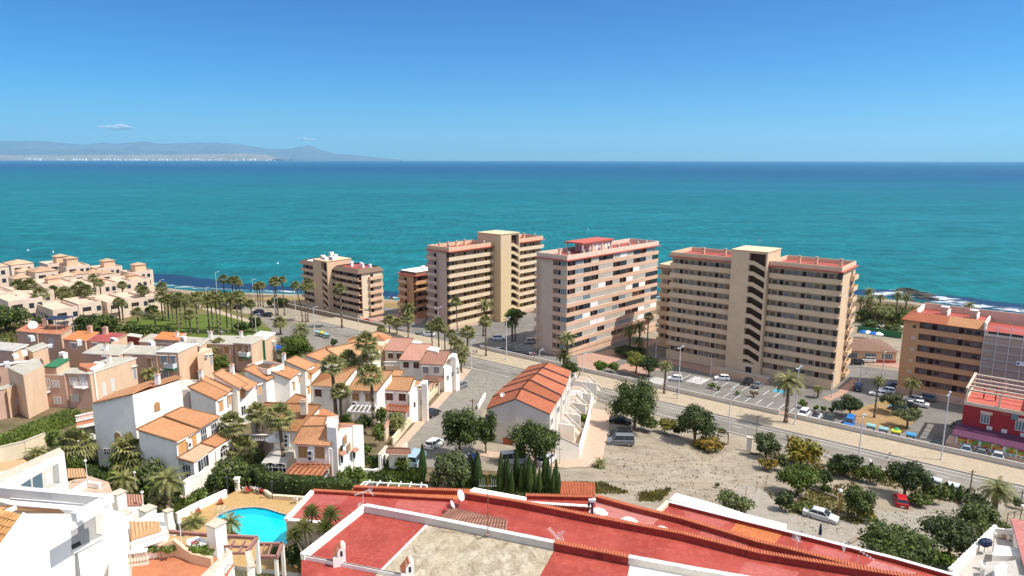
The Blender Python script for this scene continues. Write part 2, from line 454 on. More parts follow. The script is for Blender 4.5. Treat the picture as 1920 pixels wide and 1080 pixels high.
tag(strip('surf_foam','surf_foam',[lerp(a,c,0.0)for a,c in zip(shore,off)],[lerp(a,c,k)for a,c,k in zip(shore,off,foam_w)],SEA_Z+0.07),'white surf breaking along the rocky shore','surf',kind='stuff')
isl=[P(x,y,SEA_Z)for x,y in[(1668,539),(1690,538),(1715,540),(1745,544),(1775,552),(1790,560)]]
isl2=[P(x,y,SEA_Z)for x,y in[(1668,545),(1690,552),(1715,556),(1745,560),(1775,566),(1790,571)]]
tag(strip('surf_foam','surf_foam',isl2,isl,SEA_Z+0.11),'white water around the reef off the shore','surf',kind='stuff')
def ridge(name,pts,dist,depth,mname,z0=-60):
 """pts: (px, py) skyline; a ridge of real hills at that distance"""
 k=len(pts);rn=random.Random(k);mb=MB()
 rows=[]
 for j,(fy,fz)in enumerate([(0.0,0.0),(0.25,0.5),(0.5,0.82),(0.8,1.0),(1.3,0.6),(1.8,0.0)]):
  row=[]
  for i,(px,py)in enumerate(pts):
   y=dist+depth*fy
   x=(px-960)/FPX*(dist+depth*0.8)*(CP+SP*(300-540)/FPX*-1)
   zt=HC+(300-py)/FPX*(dist+depth*0.8)*1.02
   jz=rn.uniform(-0.08,0.08)*(zt-z0)if 0<fz<1 else 0
   row.append((x+rn.uniform(-.2,.2)*dist*0.01,y,z0+(zt-z0)*fz+jz))
  rows.append(row)
 for j in range(5):
  vs=rows[j]+rows[j+1]
  mb.add(vs,[(i,i+1,k+i+1,k+i)for i in range(k-1)],mname)
 return tag(mb.build(name),kind='structure')
mat('hill_rock',(0.07,0.085,0.09),0.95,0.25,0.0006)
mat('cape_land',(0.22,0.19,0.14),0.95,0.2,0.002)
def dense(pts,step=9,amp=0.7,seed=1):
 rn=random.Random(seed);out=[]
 for(a,ya),(c,yc)in zip(pts,pts[1:]):
  m=max(1,int((c-a)/step))
  for i in range(m):out.append((a+(c-a)*i/m,ya+(yc-ya)*i/m+rn.uniform(-amp,amp)))
 return out+[pts[-1]]
ridge('far_mountains',dense([(-300,272),(-100,270),(0,269),(70,267),(118,267.5),(150,271),(185,273),(220,270),(250,271.5),(270,270),(300,267.5),(322,273),(350,271),(420,269.5),(480,274),(522,281),(560,281),(590,274),(612,281),(640,289),(680,292),(720,296),(760,300)],seed=3),52000,7000,'hill_rock',-900)
ridge('near_hills',dense([(-300,285),(0,284),(150,281),(300,284),(420,286),(520,292),(560,299)],9,0.8,5),45000,4000,'hill_rock',-500)
ridge('cape',dense([(-300,293),(-40,293),(60,292.6),(180,292.2),(300,291.5),(400,290.5),(470,289.5),(515,291),(528,295),(535,298)],9,0.25,8),38000,1500,'cape_land',-60)
rn=random.Random(11);mb=MB()
for i in range(150):
 px=rn.choice([rn.uniform(60,90),rn.uniform(115,380),rn.uniform(115,380),rn.uniform(360,525)])
 x=(px-960)/FPX*37600;zt=HC+(300-rn.uniform(298.0,300.4))/FPX*37600
 wd=rn.uniform(15,70)
 mb.box(x,x+wd,37600-rn.uniform(0,60),37700,SEA_Z,max(zt,SEA_Z+4),rn.choice(['white_plain','white_render','pale_peach_render']))
tag(mb.build('far_town'),'pale houses of the distant town strung along the low cape','town',kind='stuff')
n=bpy.data.materials.new('cloud');n.use_nodes=True;MATS['cloud']=n
nt_=n.node_tree;nt_.nodes.remove(nt_.nodes['Principled BSDF'])
df=nt_.nodes.new('ShaderNodeBsdfDiffuse');df.inputs[0].default_value=(.95,.95,.95,1);tl=nt_.nodes.new('ShaderNodeBsdfTranslucent');tl.inputs[0].default_value=(.95,.95,.95,1)
ms=nt_.nodes.new('ShaderNodeMixShader');ms.inputs[0].default_value=.5;tp_=nt_.nodes.new('ShaderNodeBsdfTransparent');ms2=nt_.nodes.new('ShaderNodeMixShader')
lw=nt_.nodes.new('ShaderNodeLayerWeight');lw.inputs[0].default_value=.35
nt_.links.new(df.outputs[0],ms.inputs[1]);nt_.links.new(tl.outputs[0],ms.inputs[2]);nt_.links.new(lw.outputs['Facing'],ms2.inputs[0]);nt_.links.new(ms.outputs[0],ms2.inputs[1]);nt_.links.new(tp_.outputs[0],ms2.inputs[2])
nt_.links.new(ms2.outputs[0],nt_.nodes['Material Output'].inputs['Surface'])
rn=random.Random(5)
for cx,cy,wd,ht,lab in((236,243,30,5,'larger thin white cloud above the mountains at the left'),(583,264,13,3,'tiny white cloud left above the pointed peak')):
 mb=MB();D_=99000
 for i in range(14):
  u=rn.uniform(-1,1);q=(1-u*u)**0.5
  c=((cx+u*wd-960)/FPX*D_,D_+rn.uniform(-300,300),HC+(300-cy+rn.uniform(-0.4,0.6)*ht*q)/FPX*D_)
  mb.ell(c,(rn.uniform(.25,.5)*wd/FPX*D_*q+110,500,rn.uniform(.35,.8)*ht/FPX*D_*q+45),'cloud',12,8,0.12,i)
 tag(mb.build('cloud',smooth=True),lab,'cloud')
def drape(name,pts,mname,off=0.0,kind='structure',world=False,hole=None):
 """a sheet lying on the terrain; pts are pixels of the photograph, or world x,y"""
 w_=[Vector((p[0],p[1]))if world else GP(*p).xy for p in pts]
 bm=bmesh.new()
 vs=[bm.verts.new((p.x,p.y,0))for p in w_]
 f=bm.faces.new(vs);f.normal_update()
 if f.normal.z<0:f.normal_flip()
 bmesh.ops.triangulate(bm,faces=bm.faces[:])
 for s,_ in GB[1:-1]:
  q=(s+136.5)
  bmesh.ops.bisect_plane(bm,geom=bm.verts[:]+bm.edges[:]+bm.faces[:],plane_co=(0.616*q,0.788*q,0),plane_no=(0.616,0.788,0))
 for v in bm.verts:v.co.z=G(v.co.x,v.co.y)+off
 me=bpy.data.meshes.new(name);bm.to_mesh(me);bm.free();me.materials.append(M(mname))
 o=put(name,me)
 if kind:o['kind']=kind
 return o
def ST(s,t):return(0.616*(s+136.5)+0.788*t,0.788*(s+136.5)-0.616*t)
def T_at(px,py):
 p=GP(px,py);return p.x*0.788-p.y*0.616
def ground_mat(name,c1,c2,c3,sc=0.35,rough=0.95,streak=None,fine=3.0):
 if not name.startswith('asphalt'):c1,c2,c3=[tuple(c*k for c,k in zip(q,(.78,.75,.70)))for q in(c1,c2,c3)]
 n,b,L=nodes_mat(name)
 tc=n.nodes.new('ShaderNodeTexCoord').outputs['Object']
 a=noise(n,L,tc,sc*0.25,5,0.6,streak)
 f=noise(n,L,tc,sc,7,0.7,streak,0.6)
 g=noise(n,L,tc,fine,5,0.75)
 col=ramp(n,L,f,[(0.36,c1),(0.62,c2)])
 col=mixc(n,L,maprange(n,L,a,0.45,0.68,0,0.8),col,c3)
 col=mixc(n,L,1.0,col,ramp(n,L,g,[(0.25,0.62),(0.5,1.0),(0.75,1.18)]),'MULTIPLY')
 L(col,b.inputs['Base Color'])
 b.inputs['Roughness'].default_value=rough;b.inputs['Specular IOR Level'].default_value=0.15
 bu=n.nodes.new('ShaderNodeBump');bu.inputs['Strength'].default_value=0.5;bu.inputs['Distance'].default_value=0.12
 L(g,bu.inputs['Height']);L(bu.outputs[0],b.inputs['Normal'])
ground_mat('dirt_lot',(0.29,0.25,0.195),(0.44,0.39,0.32),(0.38,0.31,0.22),0.30,streak=(0.55,1.0,1))
ground_mat('gravel_lot',(0.34,0.31,0.27),(0.43,0.39,0.35),(0.38,0.35,0.31),0.7)
ground_mat('garden_soil',(0.14,0.11,0.06),(0.26,0.20,0.13),(0.07,0.10,0.03),0.8)
ground_mat('dune_sand',(0.40,0.25,0.13),(0.50,0.34,0.19),(0.22,0.20,0.07),0.25)
ground_mat('lawn_green',(0.10,0.16,0.025),(0.14,0.20,0.03),(0.09,0.12,0.03),0.6)
ground_mat('dry_grass',(0.14,0.14,0.05),(0.22,0.19,0.08),(0.26,0.20,0.11),0.5)
ground_mat('shore_rock',(0.16,0.12,0.08),(0.30,0.22,0.14),(0.12,0.11,0.06),0.4)
ground_mat('asphalt_road',(0.175,0.155,0.130),(0.22,0.195,0.165),(0.26,0.23,0.19),0.35,0.9,fine=5.0)
ground_mat('asphalt_lot',(0.155,0.143,0.128),(0.20,0.185,0.165),(0.23,0.21,0.185),0.25,0.9,fine=5.0)
ground_mat('street_concrete',(0.24,0.225,0.20),(0.32,0.30,0.27),(0.30,0.28,0.25),0.5,0.9)
ground_mat('promenade_paving',(0.46,0.38,0.28),(0.54,0.46,0.35),(0.50,0.42,0.33),0.5)
ground_mat('pink_paving',(0.48,0.29,0.23),(0.56,0.37,0.30),(0.52,0.35,0.28),0.6)
ground_mat('patio_paving',(0.56,0.40,0.30),(0.66,0.52,0.42),(0.60,0.46,0.37),1.4)
ground_mat('ochre_deck',(0.52,0.34,0.15),(0.60,0.41,0.20),(0.55,0.37,0.18),0.5)
mat('road_paint',(0.70,0.69,0.66),0.8,0.12,4.0)
mat('blue_paint',(0.05,0.36,0.55),0.8,0.12,4.0)
mat('kerb_stone',(0.36,0.31,0.26),0.9,0.12,2.0)
land=[(-420,10),(420,10),(420,land_edge[-1].y-40)]+[(p.x,p.y)for p in reversed(land_edge)]+[(-420,land_edge[0].y)]
drape('ground',land,'dirt_lot',-0.03,world=True)
mb=MB();rn=random.Random(3)
for i in range(len(shore)-1):
 for k in range(6):
  a=lerp(land_edge[i],land_edge[i+1],k/6);c=lerp(land_edge[i],land_edge[i+1],(k+1)/6)
  o1=lerp(off[i],off[i+1],k/6);o2=lerp(off[i],off[i+1],(k+1)/6)
  d1=(o1-a).normalized();d2=(o2-c).normalized()
  q1=a+d1*(4+2.5*math.sin(i*2.1+k));q2=c+d2*(4+2.5*math.sin(i*2.1+k+1))if k<5 else c+d2*(4+2.5*math.sin((i+1)*2.1))
  mb.add([(a.x,a.y,G(a.x,a.y)-0.03),(c.x,c.y,G(c.x,c.y)-0.03),(q2.x,q2.y,-4.2),(q1.x,q1.y,-4.2)],[(0,1,2,3)],'shore_rock')
tag(mb.build('shore_bank'),kind='structure')
def rock_mesh(r,seed,mname='shore_rock'):
 mb=MB();mb.ell((0,0,0),r,mname,12,7,0.22,seed);return mb
for i,(x,y,r,lab)in enumerate([(1703,546,(6,2.0,1.5),'long dark reef rock farthest out in the surf'),(1728,552,(6.5,2.2,1.3),'dark reef rock amid white water nearer shore'),(1738,559,(5,1.8,.9),'low flat black rock at the edge of the surf')]):
 p=P(x,y,SEA_Z)
 o=rock_mesh(r,20+i,'wet_rock' if 'wet_rock' in MATS else mat('wet_rock',(0.05,0.045,0.035),0.6,0.3,0.8,0.5).name).build('reef_rock',None,p,R(-35))
 tag(o,lab,'rock','rocks off the shore')
mb=MB();rn=random.Random(9)
for i in range(320):
 k=rn.choice([3,4,5,6,7,8,14,15,15,16,16,17,17,18,18,19]);t=rn.random()
 a=lerp(land_edge[k],land_edge[k+1],t);d=(off[k]-shore[k]).normalized()
 q=a+d*rn.uniform(-4,12);r=rn.uniform(0.4,1.6)
 mb.ell((q.x,q.y,max(SEA_Z,-2.0 if rn.random()<.5 else SEA_Z)),(r*1.4,r,r*0.7),rn.choice(['shore_rock','wet_rock']),7,4,0.3,i)
tag(mb.build('shore_boulders'),'brown boulders heaped along the waterline','boulders',kind='stuff')
drape('shore_ground',[(-260,566),(150,549),(280,541),(330,547),(450,552),(620,558),(745,566),(1000,567),(1245,563),(1600,560),(1700,567),(1775,581),(1920,598),(2060,611),(2060,640),(1920,622),(1775,600),(1700,592),(1600,588),(1245,590),(1000,590),(745,590),(600,575),(400,566),(250,562),(-260,585)],'shore_rock',-0.01)
drape('dunes',[(255,545),(300,549),(400,552),(540,556),(620,558),(745,566),(745,578),(600,575),(480,562),(380,566),(250,562)],'dune_sand',0.0)
drape('dune_grass',[(300,553),(380,549),(440,553),(470,570),(420,582),(330,575)],'dry_grass',0.012)
drape('park_ground',[(-150,640),(-150,560),(200,555),(290,552),(345,552),(380,566),(430,580),(520,605),(500,640),(250,650)],'dry_grass',0.0)
drape('lawn',[(225,618),(245,600),(330,588),(420,592),(510,618),(500,640),(330,632)],'lawn_green',0.02)
drape('park_path',[(362,574),(385,582),(440,598),(470,606),(478,602),(440,592),(395,577),(372,570)],'promenade_paving',0.03)
drape('park_green_right',[(1600,600),(1625,568),(1700,574),(1800,590),(1960,612),(1960,640),(1700,625)],'dry_grass',0.01)
drape('garden_soil',[(-180,1300),(-180,640),(250,650),(500,640),(640,668),(700,640),(868,690),(862,704),(738,842),(700,862),(890,880),(1050,890),(1050,1000),(700,1300)],'garden_soil',0.0)
t0,t1=-190,230
def stq(a,b_,c,d):return[ST(a,c),ST(b_,c),ST(b_,d),ST(a,d)]
drape('main_road',stq(-8,0,t0,t1),'asphalt_road',0.0,world=True)
drape('road_junction',[(478,588),(520,600),(560,607),(700,641),(742,655),(700,668),(640,676),(590,672),(540,650),(515,625)],'asphalt_road',0.012)
drape('promenade',stq(0.25,7.75,t0,t1),'promenade_paving',0.13,world=True)
mb=MB()
for s in(0.0,-8.3):
 for k in range(42):
  a,c=t0+k*10,t0+k*10+10
  if s<-1 and(T_at(880,690)-3<a<T_at(975,712)or T_at(1345,800)-6<a<T_at(1400,820)+4):continue
  mb.prism([ST(s,a),ST(s+0.25,a),ST(s+0.25,c),ST(s,c)],3.2,3.49,'kerb_stone')
tag(mb.build('kerb'),kind='structure')
mb=MB()
def mark(q,z=0.012,m='road_paint'):
 mb.add([(x,y,G(x,y)+z)for x,y in q],[(0,1,2,3)],m)
for k in range(105):
 a=t0+k*4
 if k%3==0:mark(stq(-4.06,-3.94,a,a+2.0))
 mark(stq(-0.75,-0.63,a,a+4.0));mark(stq(-7.3,-7.18,a,a+4.0))
 mark(stq(-2.3,-2.2,a,a+4.0))
tag(mb.build('road_markings'),kind='structure')
tl,tr=T_at(660,616),240
drape('car_park',[ST(8.25,tl),ST(8.25,tr),ST(120,tr),ST(60,T_at(1250,640)),ST(66,T_at(1000,600)),ST(75,T_at(740,590))],'asphalt_lot',0.0,world=True)
drape('car_park_west',[ST(8.25,T_at(487,577)),ST(8.25,tl),ST(40,tl+12),ST(40,T_at(487,577))],'asphalt_lot',0.01,world=True)
tp0,tp1=T_at(1210,704),T_at(1770,828)
drape('pink_walkway',stq(15.0,17.2,tp0,tp1),'pink_paving',0.10,world=True)
mb=MB()
for s in(14.8,17.2):mb.prism([ST(s,tp0),ST(s+.2,tp0),ST(s+.2,tp1),ST(s,tp1)],0.6,G(*ST(s,0))+0.12,'kerb_stone')
tag(mb.build('kerb'),kind='structure')
drape('pink_pavement_b',[(1082,667),(1085,690),(1120,696),(1170,670),(1235,640),(1255,637),(1248,630),(1180,648)],'pink_paving',0.02)
drape('pink_pavement_c',[(1540,745),(1555,752),(1585,738),(1610,716),(1600,708),(1570,735)],'pink_paving',0.06)
drape('pink_pavement_d',[(1150,690),(1195,705),(1245,690),(1250,675),(1200,672)],'pink_paving',0.03)
drape('pink_pavement_e',[(690,598),(735,612),(790,606),(800,596),(740,588)],'pink_paving',0.03)
drape('pink_pavement_f',[(1250,672),(1250,680),(1350,705),(1440,722),(1450,712),(1360,694)],'pink_paving',0.035)
drape('pink_pavement_g',[(1626,682),(1690,690),(1690,682),(1640,672)],'pink_paving',0.03)
drape('planted_island',[(1585,770),(1640,755),(1700,735),(1720,745),(1715,790),(1690,812),(1640,800),(1600,790)],'dune_sand',0.02)
mb=MB()
for k in range(31):
 t=T_at(1230,725)+k*2.55
 if t>T_at(1910,880):break
 mark([ST(9.6,t),ST(14.6,t+1.2),ST(14.6,t+1.34),ST(9.6,t+.14)],0.02)
for k in range(12):
 t=T_at(1262,695)+k*2.6
 mark([ST(27,t),ST(32,t),ST(32,t+.14),ST(27,t+.14)],0.02)
for k in range(14):
 t=T_at(1345,735)+k*2.6
 mark([ST(18.6,t),ST(23.2,t),ST(23.2,t+.14),ST(18.6,t+.14)],0.02)
for k in range(14):
 t=T_at(900,655)+k*2.6
 mark([ST(10,t),ST(14.8,t),ST(14.8,t+.14),ST(10,t+.14)],0.02)
 mark([ST(24,t),ST(28.8,t),ST(28.8,t+.14),ST(24,t+.14)],0.02)
for j,(px,py)in enumerate(((1232,714),(1308,713))):
 c=GP(px,py);s0=S_(c.x,c.y);tt=c.x*0.788-c.y*0.616
 for k in range(7):mark([ST(s0-2.8+k*.9,tt-2),ST(s0-2.35+k*.9,tt-2),ST(s0-2.35+k*.9,tt+2.2),ST(s0-2.8+k*.9,tt+2.2)],0.024)
c=[GP(*q)for q in((1448,733),(1470,737),(1476,733),(1455,729))]
mb.add([(v.x,v.y,v.z+.026)for v in c],[(0,1,2,3)],'blue_paint')
tag(mb.build('parking_markings'),kind='structure')
drape('estate_street',[(866,690),(972,710),(930,742),(905,772),(880,870),(900,885),(860,885),(700,862),(738,842),(862,704)],'street_concrete',0.02)
drape('estate_pavement',[(868,691),(884,694),(868,715),(752,846),(736,843),(858,706)],'patio_paving',0.12)
drape('forecourt',[(715,850),(752,842),(790,850),(790,872),(700,872)],'patio_paving',0.05)
drape('terrace_paving',[(1108,765),(1146,772),(1143,800),(1128,874),(1060,878),(960,866),(885,852),(890,842),(960,852),(1040,862),(1092,800)],'patio_paving',0.05)
drape('gravel_yard',[(1470,950),(1700,960),(1900,900),(1870,1000),(1650,1060),(1500,1000)],'gravel_lot',0.012)
drape('gravel_yard_west',[(1390,905),(1470,930),(1500,1000),(1400,980),(1350,940)],'gravel_lot',0.01)
drape('dry_garden',[(1470,935),(1530,920),(1585,935),(1590,958),(1540,968),(1480,962)],'dry_grass',0.024)
drape('worn_path',[(1150,872),(1290,859),(1330,854),(1330,855),(1290,860.5),(1150,873.5)],'promenade_paving',0.006)
ground_mat('tyre_dirt',(0.28,0.24,0.19),(0.37,0.32,0.255),(0.32,0.27,0.21),0.8);ground_mat('pale_dirt',(0.33,0.29,0.235),(0.47,0.42,0.345),(0.41,0.35,0.27),0.30,streak=(0.55,1.0,1))
mat('asphalt_patch',(.10,.095,.09),.9,.15,3);mat('oil_stain',(.06,.055,.05),.7,.2,3)
rn=random.Random(21)
mb=MB()
for k in range(46):
 s=rn.choice([rn.uniform(-7,-1),rn.uniform(-7,-1),rn.uniform(10,14),rn.uniform(19,34)]);t=rn.uniform(-120,150);a_,b2_=rn.uniform(.3,.9),rn.uniform(.5,3.5)
 mark([ST(s,t),ST(s,t+b2_),ST(s+a_,t+b2_),ST(s+a_,t)],.004+k*.00016,rn.choice(['asphalt_patch','asphalt_patch','oil_stain']))
tag(mb.build('road_repairs'),kind='structure')
for i,pl in enumerate(([(1195,800),(1215,800),(1300,846),(1345,892),(1450,955),(1430,962),(1325,900),(1285,856)],[(1120,902),(1200,893),(1330,898),(1430,895),(1330,905),(1200,903)],[(1180,918),(1240,888),(1320,868),(1395,838),(1400,845),(1320,876),(1250,896),(1195,922)])):drape('worn_track',pl,'pale_dirt',.004+.003*i)
def wall_run(label,a,b_,s,z0,z1,th=0.3,m='grey_render',cap='concrete'):
 c0,c1=ST(s,a),ST(s,b_)
 root=thing('retaining_wall',(c0[0],c0[1],z0),0,label,'wall','low walls between the promenade and the car parks')
 mb=MB()
 mb.prism([ST(s,a),ST(s+th,a),ST(s+th,b_),ST(s,b_)],z0,z1,m)
 mb.v=[(v[0]-c0[0],v[1]-c0[1],v[2]-z0)for v in mb.v];mb.build('wall',root)
 mb=MB()
 mb.prism([ST(s-.06,a-.05),ST(s+th+.06,a-.05),ST(s+th+.06,b_+.05),ST(s-.06,b_+.05)],z1,z1+.1,cap)
 mb.v=[(v[0]-c0[0],v[1]-c0[1],v[2]-z0)for v in mb.v];mb.build('coping',root)
 return root
wall_run('long low grey wall running below the big shaded block car park',T_at(884,660),T_at(1449,790),7.85,1.2,4.35)
wall_run('low grey wall beside the row of parked cars and bins at the right',T_at(1463,795),200,7.85,1.2,4.35)
wall_run('low brownish wall in front of the farthest left apartment block',T_at(487,577),T_at(690,622),7.85,1.2,4.35,m='brown_wall' if 'brown_wall' in MATS else mat('brown_wall',(0.33,0.24,0.17),0.9,0.1).name)
bm_=MB();bm_.box(-78000,50000,-60,97000,-1500,3300,'white_plain')
hz=bpy.data.materials.new('haze');hz.use_nodes=True;hn=hz.node_tree
hn.nodes.remove(hn.nodes['Principled BSDF'])
hv=hn.nodes.new('ShaderNodeVolumePrincipled');hv.inputs['Density'].default_value=0.000017;hv.inputs['Color'].default_value=(0.44,0.78,1.0,1)
hv.inputs['Anisotropy'].default_value=0.2
hn.links.new(hv.outputs[0],hn.nodes['Material Output'].inputs['Volume'])
MATS['white_plain_h']=hz
bm_.m=['white_plain_h']*len(bm_.m)
tag(bm_.build('haze'),'thin bluish haze over the sea','haze',kind='stuff')
# ================================================================== apartment blocks
mat('dark_recess',(0.10,0.06,0.04),0.9,0.1)
def ang_vec(a):return Vector((math.cos(R(a)),math.sin(R(a)),0))
def win_mb(w_,h,frame='white_plain',glass='dark_glass',d=0.06,mull=1):
 mb=MB();t=0.07
 mb.box(0,w_,-d,0.02,0,t,frame);mb.box(0,w_,-d,0.02,h-t,h,frame)
 mb.box(0,t,-d,0.02,t,h-t,frame);mb.box(w_-t,w_,-d,0.02,t,h-t,frame)
 for k in range(mull):
  x=w_*(k+1)/(mull+1);mb.box(x-.03,x+.03,-d,0.02,t,h-t,frame)
 mb.box(t,w_-t,-0.015,0.01,t,h-t,glass)
 return{'mb':mb}
def door_mb(w_,h,m='door_brown'):
 mb=MB();mb.box(0,w_,-0.05,0.02,0,h,m);mb.box(0.1,w_-.1,-0.065,-0.05,0.15,h*.45,m);mb.box(0.1,w_-.1,-0.065,-0.05,h*.52,h-.15,m)
 mb.box(w_-.18,w_-.13,-.10,-.05,h*.48,h*.5,'metal_grey')
 return{'mb':mb}
W_CURT=win_mb(1.1,1.0,'shutter_grey','curtain');W_DARK=win_mb(1.1,1.0,'curtain','dark_glass');W_BRN=win_mb(0.9,0.9,'brown_trim','dark_glass')
W_SH=win_mb(1.1,1.0,'shutter_grey','shutter_tan')
D_BRN=door_mb(0.95,2.1);D_DRK=door_mb(0.95,2.1,'door_dark')
def gallery(root,rep_w,rep_d,x0,x1,nfl,fh,zb,depth,wall,recess,para,rec=1.4,seed=0,unit=6.8,bandh=1.05,ctr=None):
 """open access gallery wing between x0 and x1 facing -y"""
 rn=random.Random(seed)
 top=zb+nfl*fh
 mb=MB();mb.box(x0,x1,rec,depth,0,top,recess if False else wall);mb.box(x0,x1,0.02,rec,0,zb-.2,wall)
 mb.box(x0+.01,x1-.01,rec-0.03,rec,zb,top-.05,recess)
 mb.build('wall',root)
 for k in range(nfl):
  z=zb+k*fh
  mb=MB()
  mb.box(x0,x1,0.0,0.16,z-0.22,z+bandh,para);mb.box(x0,x1,0.16,rec-.035,z-0.2,z,wall)
  mb.box(x0-.02,x1+.02,-0.03,0.19,z+bandh,z+bandh+.06,para)
  mb.build('gallery_parapet',root)
  x=x0+0.7
  pat=['w','d','w','W','d','w']
  j=0
  while x<x1-1.2:
   c=pat[j%6]if ctr is None else ctr[j%len(ctr)]
   if c=='d':rep_d.add(D_BRN if rn.random()<.6 else D_DRK,(x,rec-.035,z+.01));x+=1.45
   elif c=='w':rep_w.add(rn.choice([W_CURT,W_DARK,W_SH,W_BRN,W_CURT]),(x,rec-.035,z+1.05));x+=1.75
   else:rep_w.add(rn.choice([W_CURT,W_SH]),(x,rec-.035,z+1.05));x+=2.3
   j+=1
  if k%3==0 and x1-x0>6:
   pass
 return top
def roof_deck(root,x0,x1,y0,y1,z,para,floor='red_membrane',ph=1.1,over=0.55,trim='red_trim',chim=(),seed=0):
 mb=MB()
 mb.box(x0-over,x1+over,y0-over,y1+over,z,z+0.28,trim)
 mb.build('cornice',root)
 mb=MB();mb.box(x0+.25,x1-.25,y0+.25,y1-.25,z+.28,z+.34,floor);mb.build('roof',root)
 mb=MB();t=.22
 mb.box(x0,x1,y0,y0+t,z+.28,z+.28+ph,para);mb.box(x0,x1,y1-t,y1,z+.28,z+.28+ph,para)
 mb.box(x0,x0+t,y0+t,y1-t,z+.28,z+.28+ph,para);mb.box(x1-t,x1,y0+t,y1-t,z+.28,z+.28+ph,para)
 mb.build('roof_parapet',root)
 for cx,cy in chim:
  mb=MB();mb.box(-.35,.35,-.3,.3,0,1.5,para);mb.box(-.45,.45,-.4,.4,1.5,1.62,'concrete');mb.box(-.3,.3,-.25,.25,1.62,1.9,para)
  mb.box(-.4,.4,-.35,.35,1.9,2.0,'concrete');mb.build('chimney',root,(cx,cy,z+.3))
def stair_tower(root,x0,xs,x1,y0,y1,z1,zb,nfl,fh,m,flip=False):
 """solid shaft x0..xs, open zigzag stair xs..x1, standing proud of the galleries"""
 mb=MB()
 mb.box(x0,xs,y0,y1,0,z1,m)
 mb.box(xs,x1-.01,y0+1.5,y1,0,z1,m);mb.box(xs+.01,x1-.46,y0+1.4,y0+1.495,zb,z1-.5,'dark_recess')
 mb.box(x1-.45,x1,y0,y0+1.5,0,z1,m)
 mb.box(xs,x1-.45,y0,y0+1.5,z1-.5,z1,m)
 mb.box(xs,x1-.45,y0,y0+1.5,0,zb,m)
 mb.box(x0-.15,x1+.15,y0-.15,y1+.15,z1,z1+.18,m)
 mb.build('stair_tower',root)
 wd=x1-.45-xs
 for k in range(nfl):
  z=zb+k*fh
  mb=MB()
  if flip:poly=[(xs,z-.25),(xs+wd*.35,z-.25),(xs+wd,z+fh*.42-.25),(xs+wd,z+fh*.42+.85),(xs+wd*.35,z+.85),(xs,z+.85)]
  else:poly=[(xs,z+fh*.42-.2),(xs+wd*.3,z+fh*.42-.2),(xs+wd,z-.45),(xs+wd,z+.65),(xs+wd*.3,z+fh*.42+.9),(xs,z+fh*.42+.9)]
  mb.xz(poly,y0+.02,y0+.2,m)
  mb.xz([(a,c-(0.95 if i>2 else 0))for i,(a,c)in enumerate(poly)],y0+.2,y0+1.45,'concrete')
  mb.build('stair_flight',root)
 for k in range(nfl):
  z=zb+k*fh
  mb=MB();mb.box(x1,x1+.04,y0+1.9,y0+3.1,z+.9,z+2.1,'dark_glass');mb.box(x1,x1+.08,y0+1.8,y0+1.9,z+.8,z+2.2,m)
  mb.build('window',root)
def end_balconies(root,x,y0,y1,nfl,zb,fh,m,side=1,out=0.9,glass='dark_opening'):
 """little balconies on an end wall at x, projecting along side*x"""
 for k in range(nfl):
  z=zb+k*fh
  mb=MB();a,c=sorted((x,x+side*out))
  e=x+side*out
  mb.box(a,c,y0,y1,z-.18,z,m)
  mb.box(min(e,e-side*.14),max(e,e-side*.14),y0,y1,z,z+1.0,m)
  mb.box(a,c,y0,y0+.14,z,z+1.0,m);mb.box(a,c,y1-.14,y1,z,z+1.0,m)
  mb.build('balcony',root)
  mb=MB();a,c=sorted((x,x+side*.04));mb.box(a,c,y0+.9,y0+2.2,z,z+2.0,glass);mb.build('balcony_door',root)
FH=2.85
K=P(1579,511,30.0);L4=45.5
O=K+ang_vec(141)*L4;O.z=0
b4=thing('apartment_block',(O.x,O.y,0),R(-39),'long shaded beige block with a zigzag open stair tower in its middle','apartment block')
rw,rd=Repeats('window',b4),Repeats('door',b4)
gallery(b4,rw,rd,0,18.3,10,FH,1.5,14,'beige_render','cream_recess' if 'cream_recess' in MATS else mat('cream_recess',(0.62,0.50,0.33),0.9,0.05).name,'beige_render',seed=4)
gallery(b4,rw,rd,28.0,45.5,10,FH,1.5,14,'beige_render','cream_recess','beige_render',seed=5)
rw.done();rd.done()
stair_tower(b4,18.3,23.0,27.8,-1.3,9,33.6,3.4,10,FH,'beige_render')
mb=MB();mb.box(18.3,27.8,5,14,0,29.8,'beige_render');mb.build('wall',b4)
roof_deck(b4,0,18.2,0,14,30.0,'beige_render',chim=[(6,9),(12,10)])
roof_deck(b4,28,45.5,0,14,30.0,'beige_render',chim=[(33,8),(37,9),(43,9)])
end_balconies(b4,45.5,9.0,13.6,10,1.5,FH,'beige_render',1,1.0)
for k in range(10):mb=MB();mb.box(44.7,45.52,-.02,1.5,1.5+k*FH+1.15,1.5+k*FH+2.6,'dark_opening');mb.build('gallery_end_opening',b4)
mb=MB();mb.box(24.0,25.6,-1.36,-1.28,0,2.5,'door_dark');mb.box(23.8,25.8,-1.4,-1.3,2.5,2.7,'white_plain');mb.build('entrance',b4)
mb=MB();mb.box(16,31,-4.5,-1.4,0,.9,'concrete');mb.box(16,31,-4.7,-4.5,0,1.5,'beige_render');mb.build('entrance_ramp',b4)
mb=MB();mb.tube((24,3,33.7),(24,3,37),.05,.03,5,'metal_grey');mb.tube((23.2,3,36),(24.8,3,36),.03,.03,4,'metal_grey');mb.build('antenna',b4)
K=P(1064,489,29.0)
b3=thing('apartment_block',(K.x,K.y,0),R(47),'ten storey salmon block with glazed balconies and a red roof terrace in the centre','apartment block')
L3,D3=49.0,11.5
mb=MB();mb.box(1.3,L3,1.5,D3,0,28.8,'rose_wall' if 'rose_wall' in MATS else mat('rose_wall',(0.60,0.46,0.35),0.9,0.06,0.4).name)
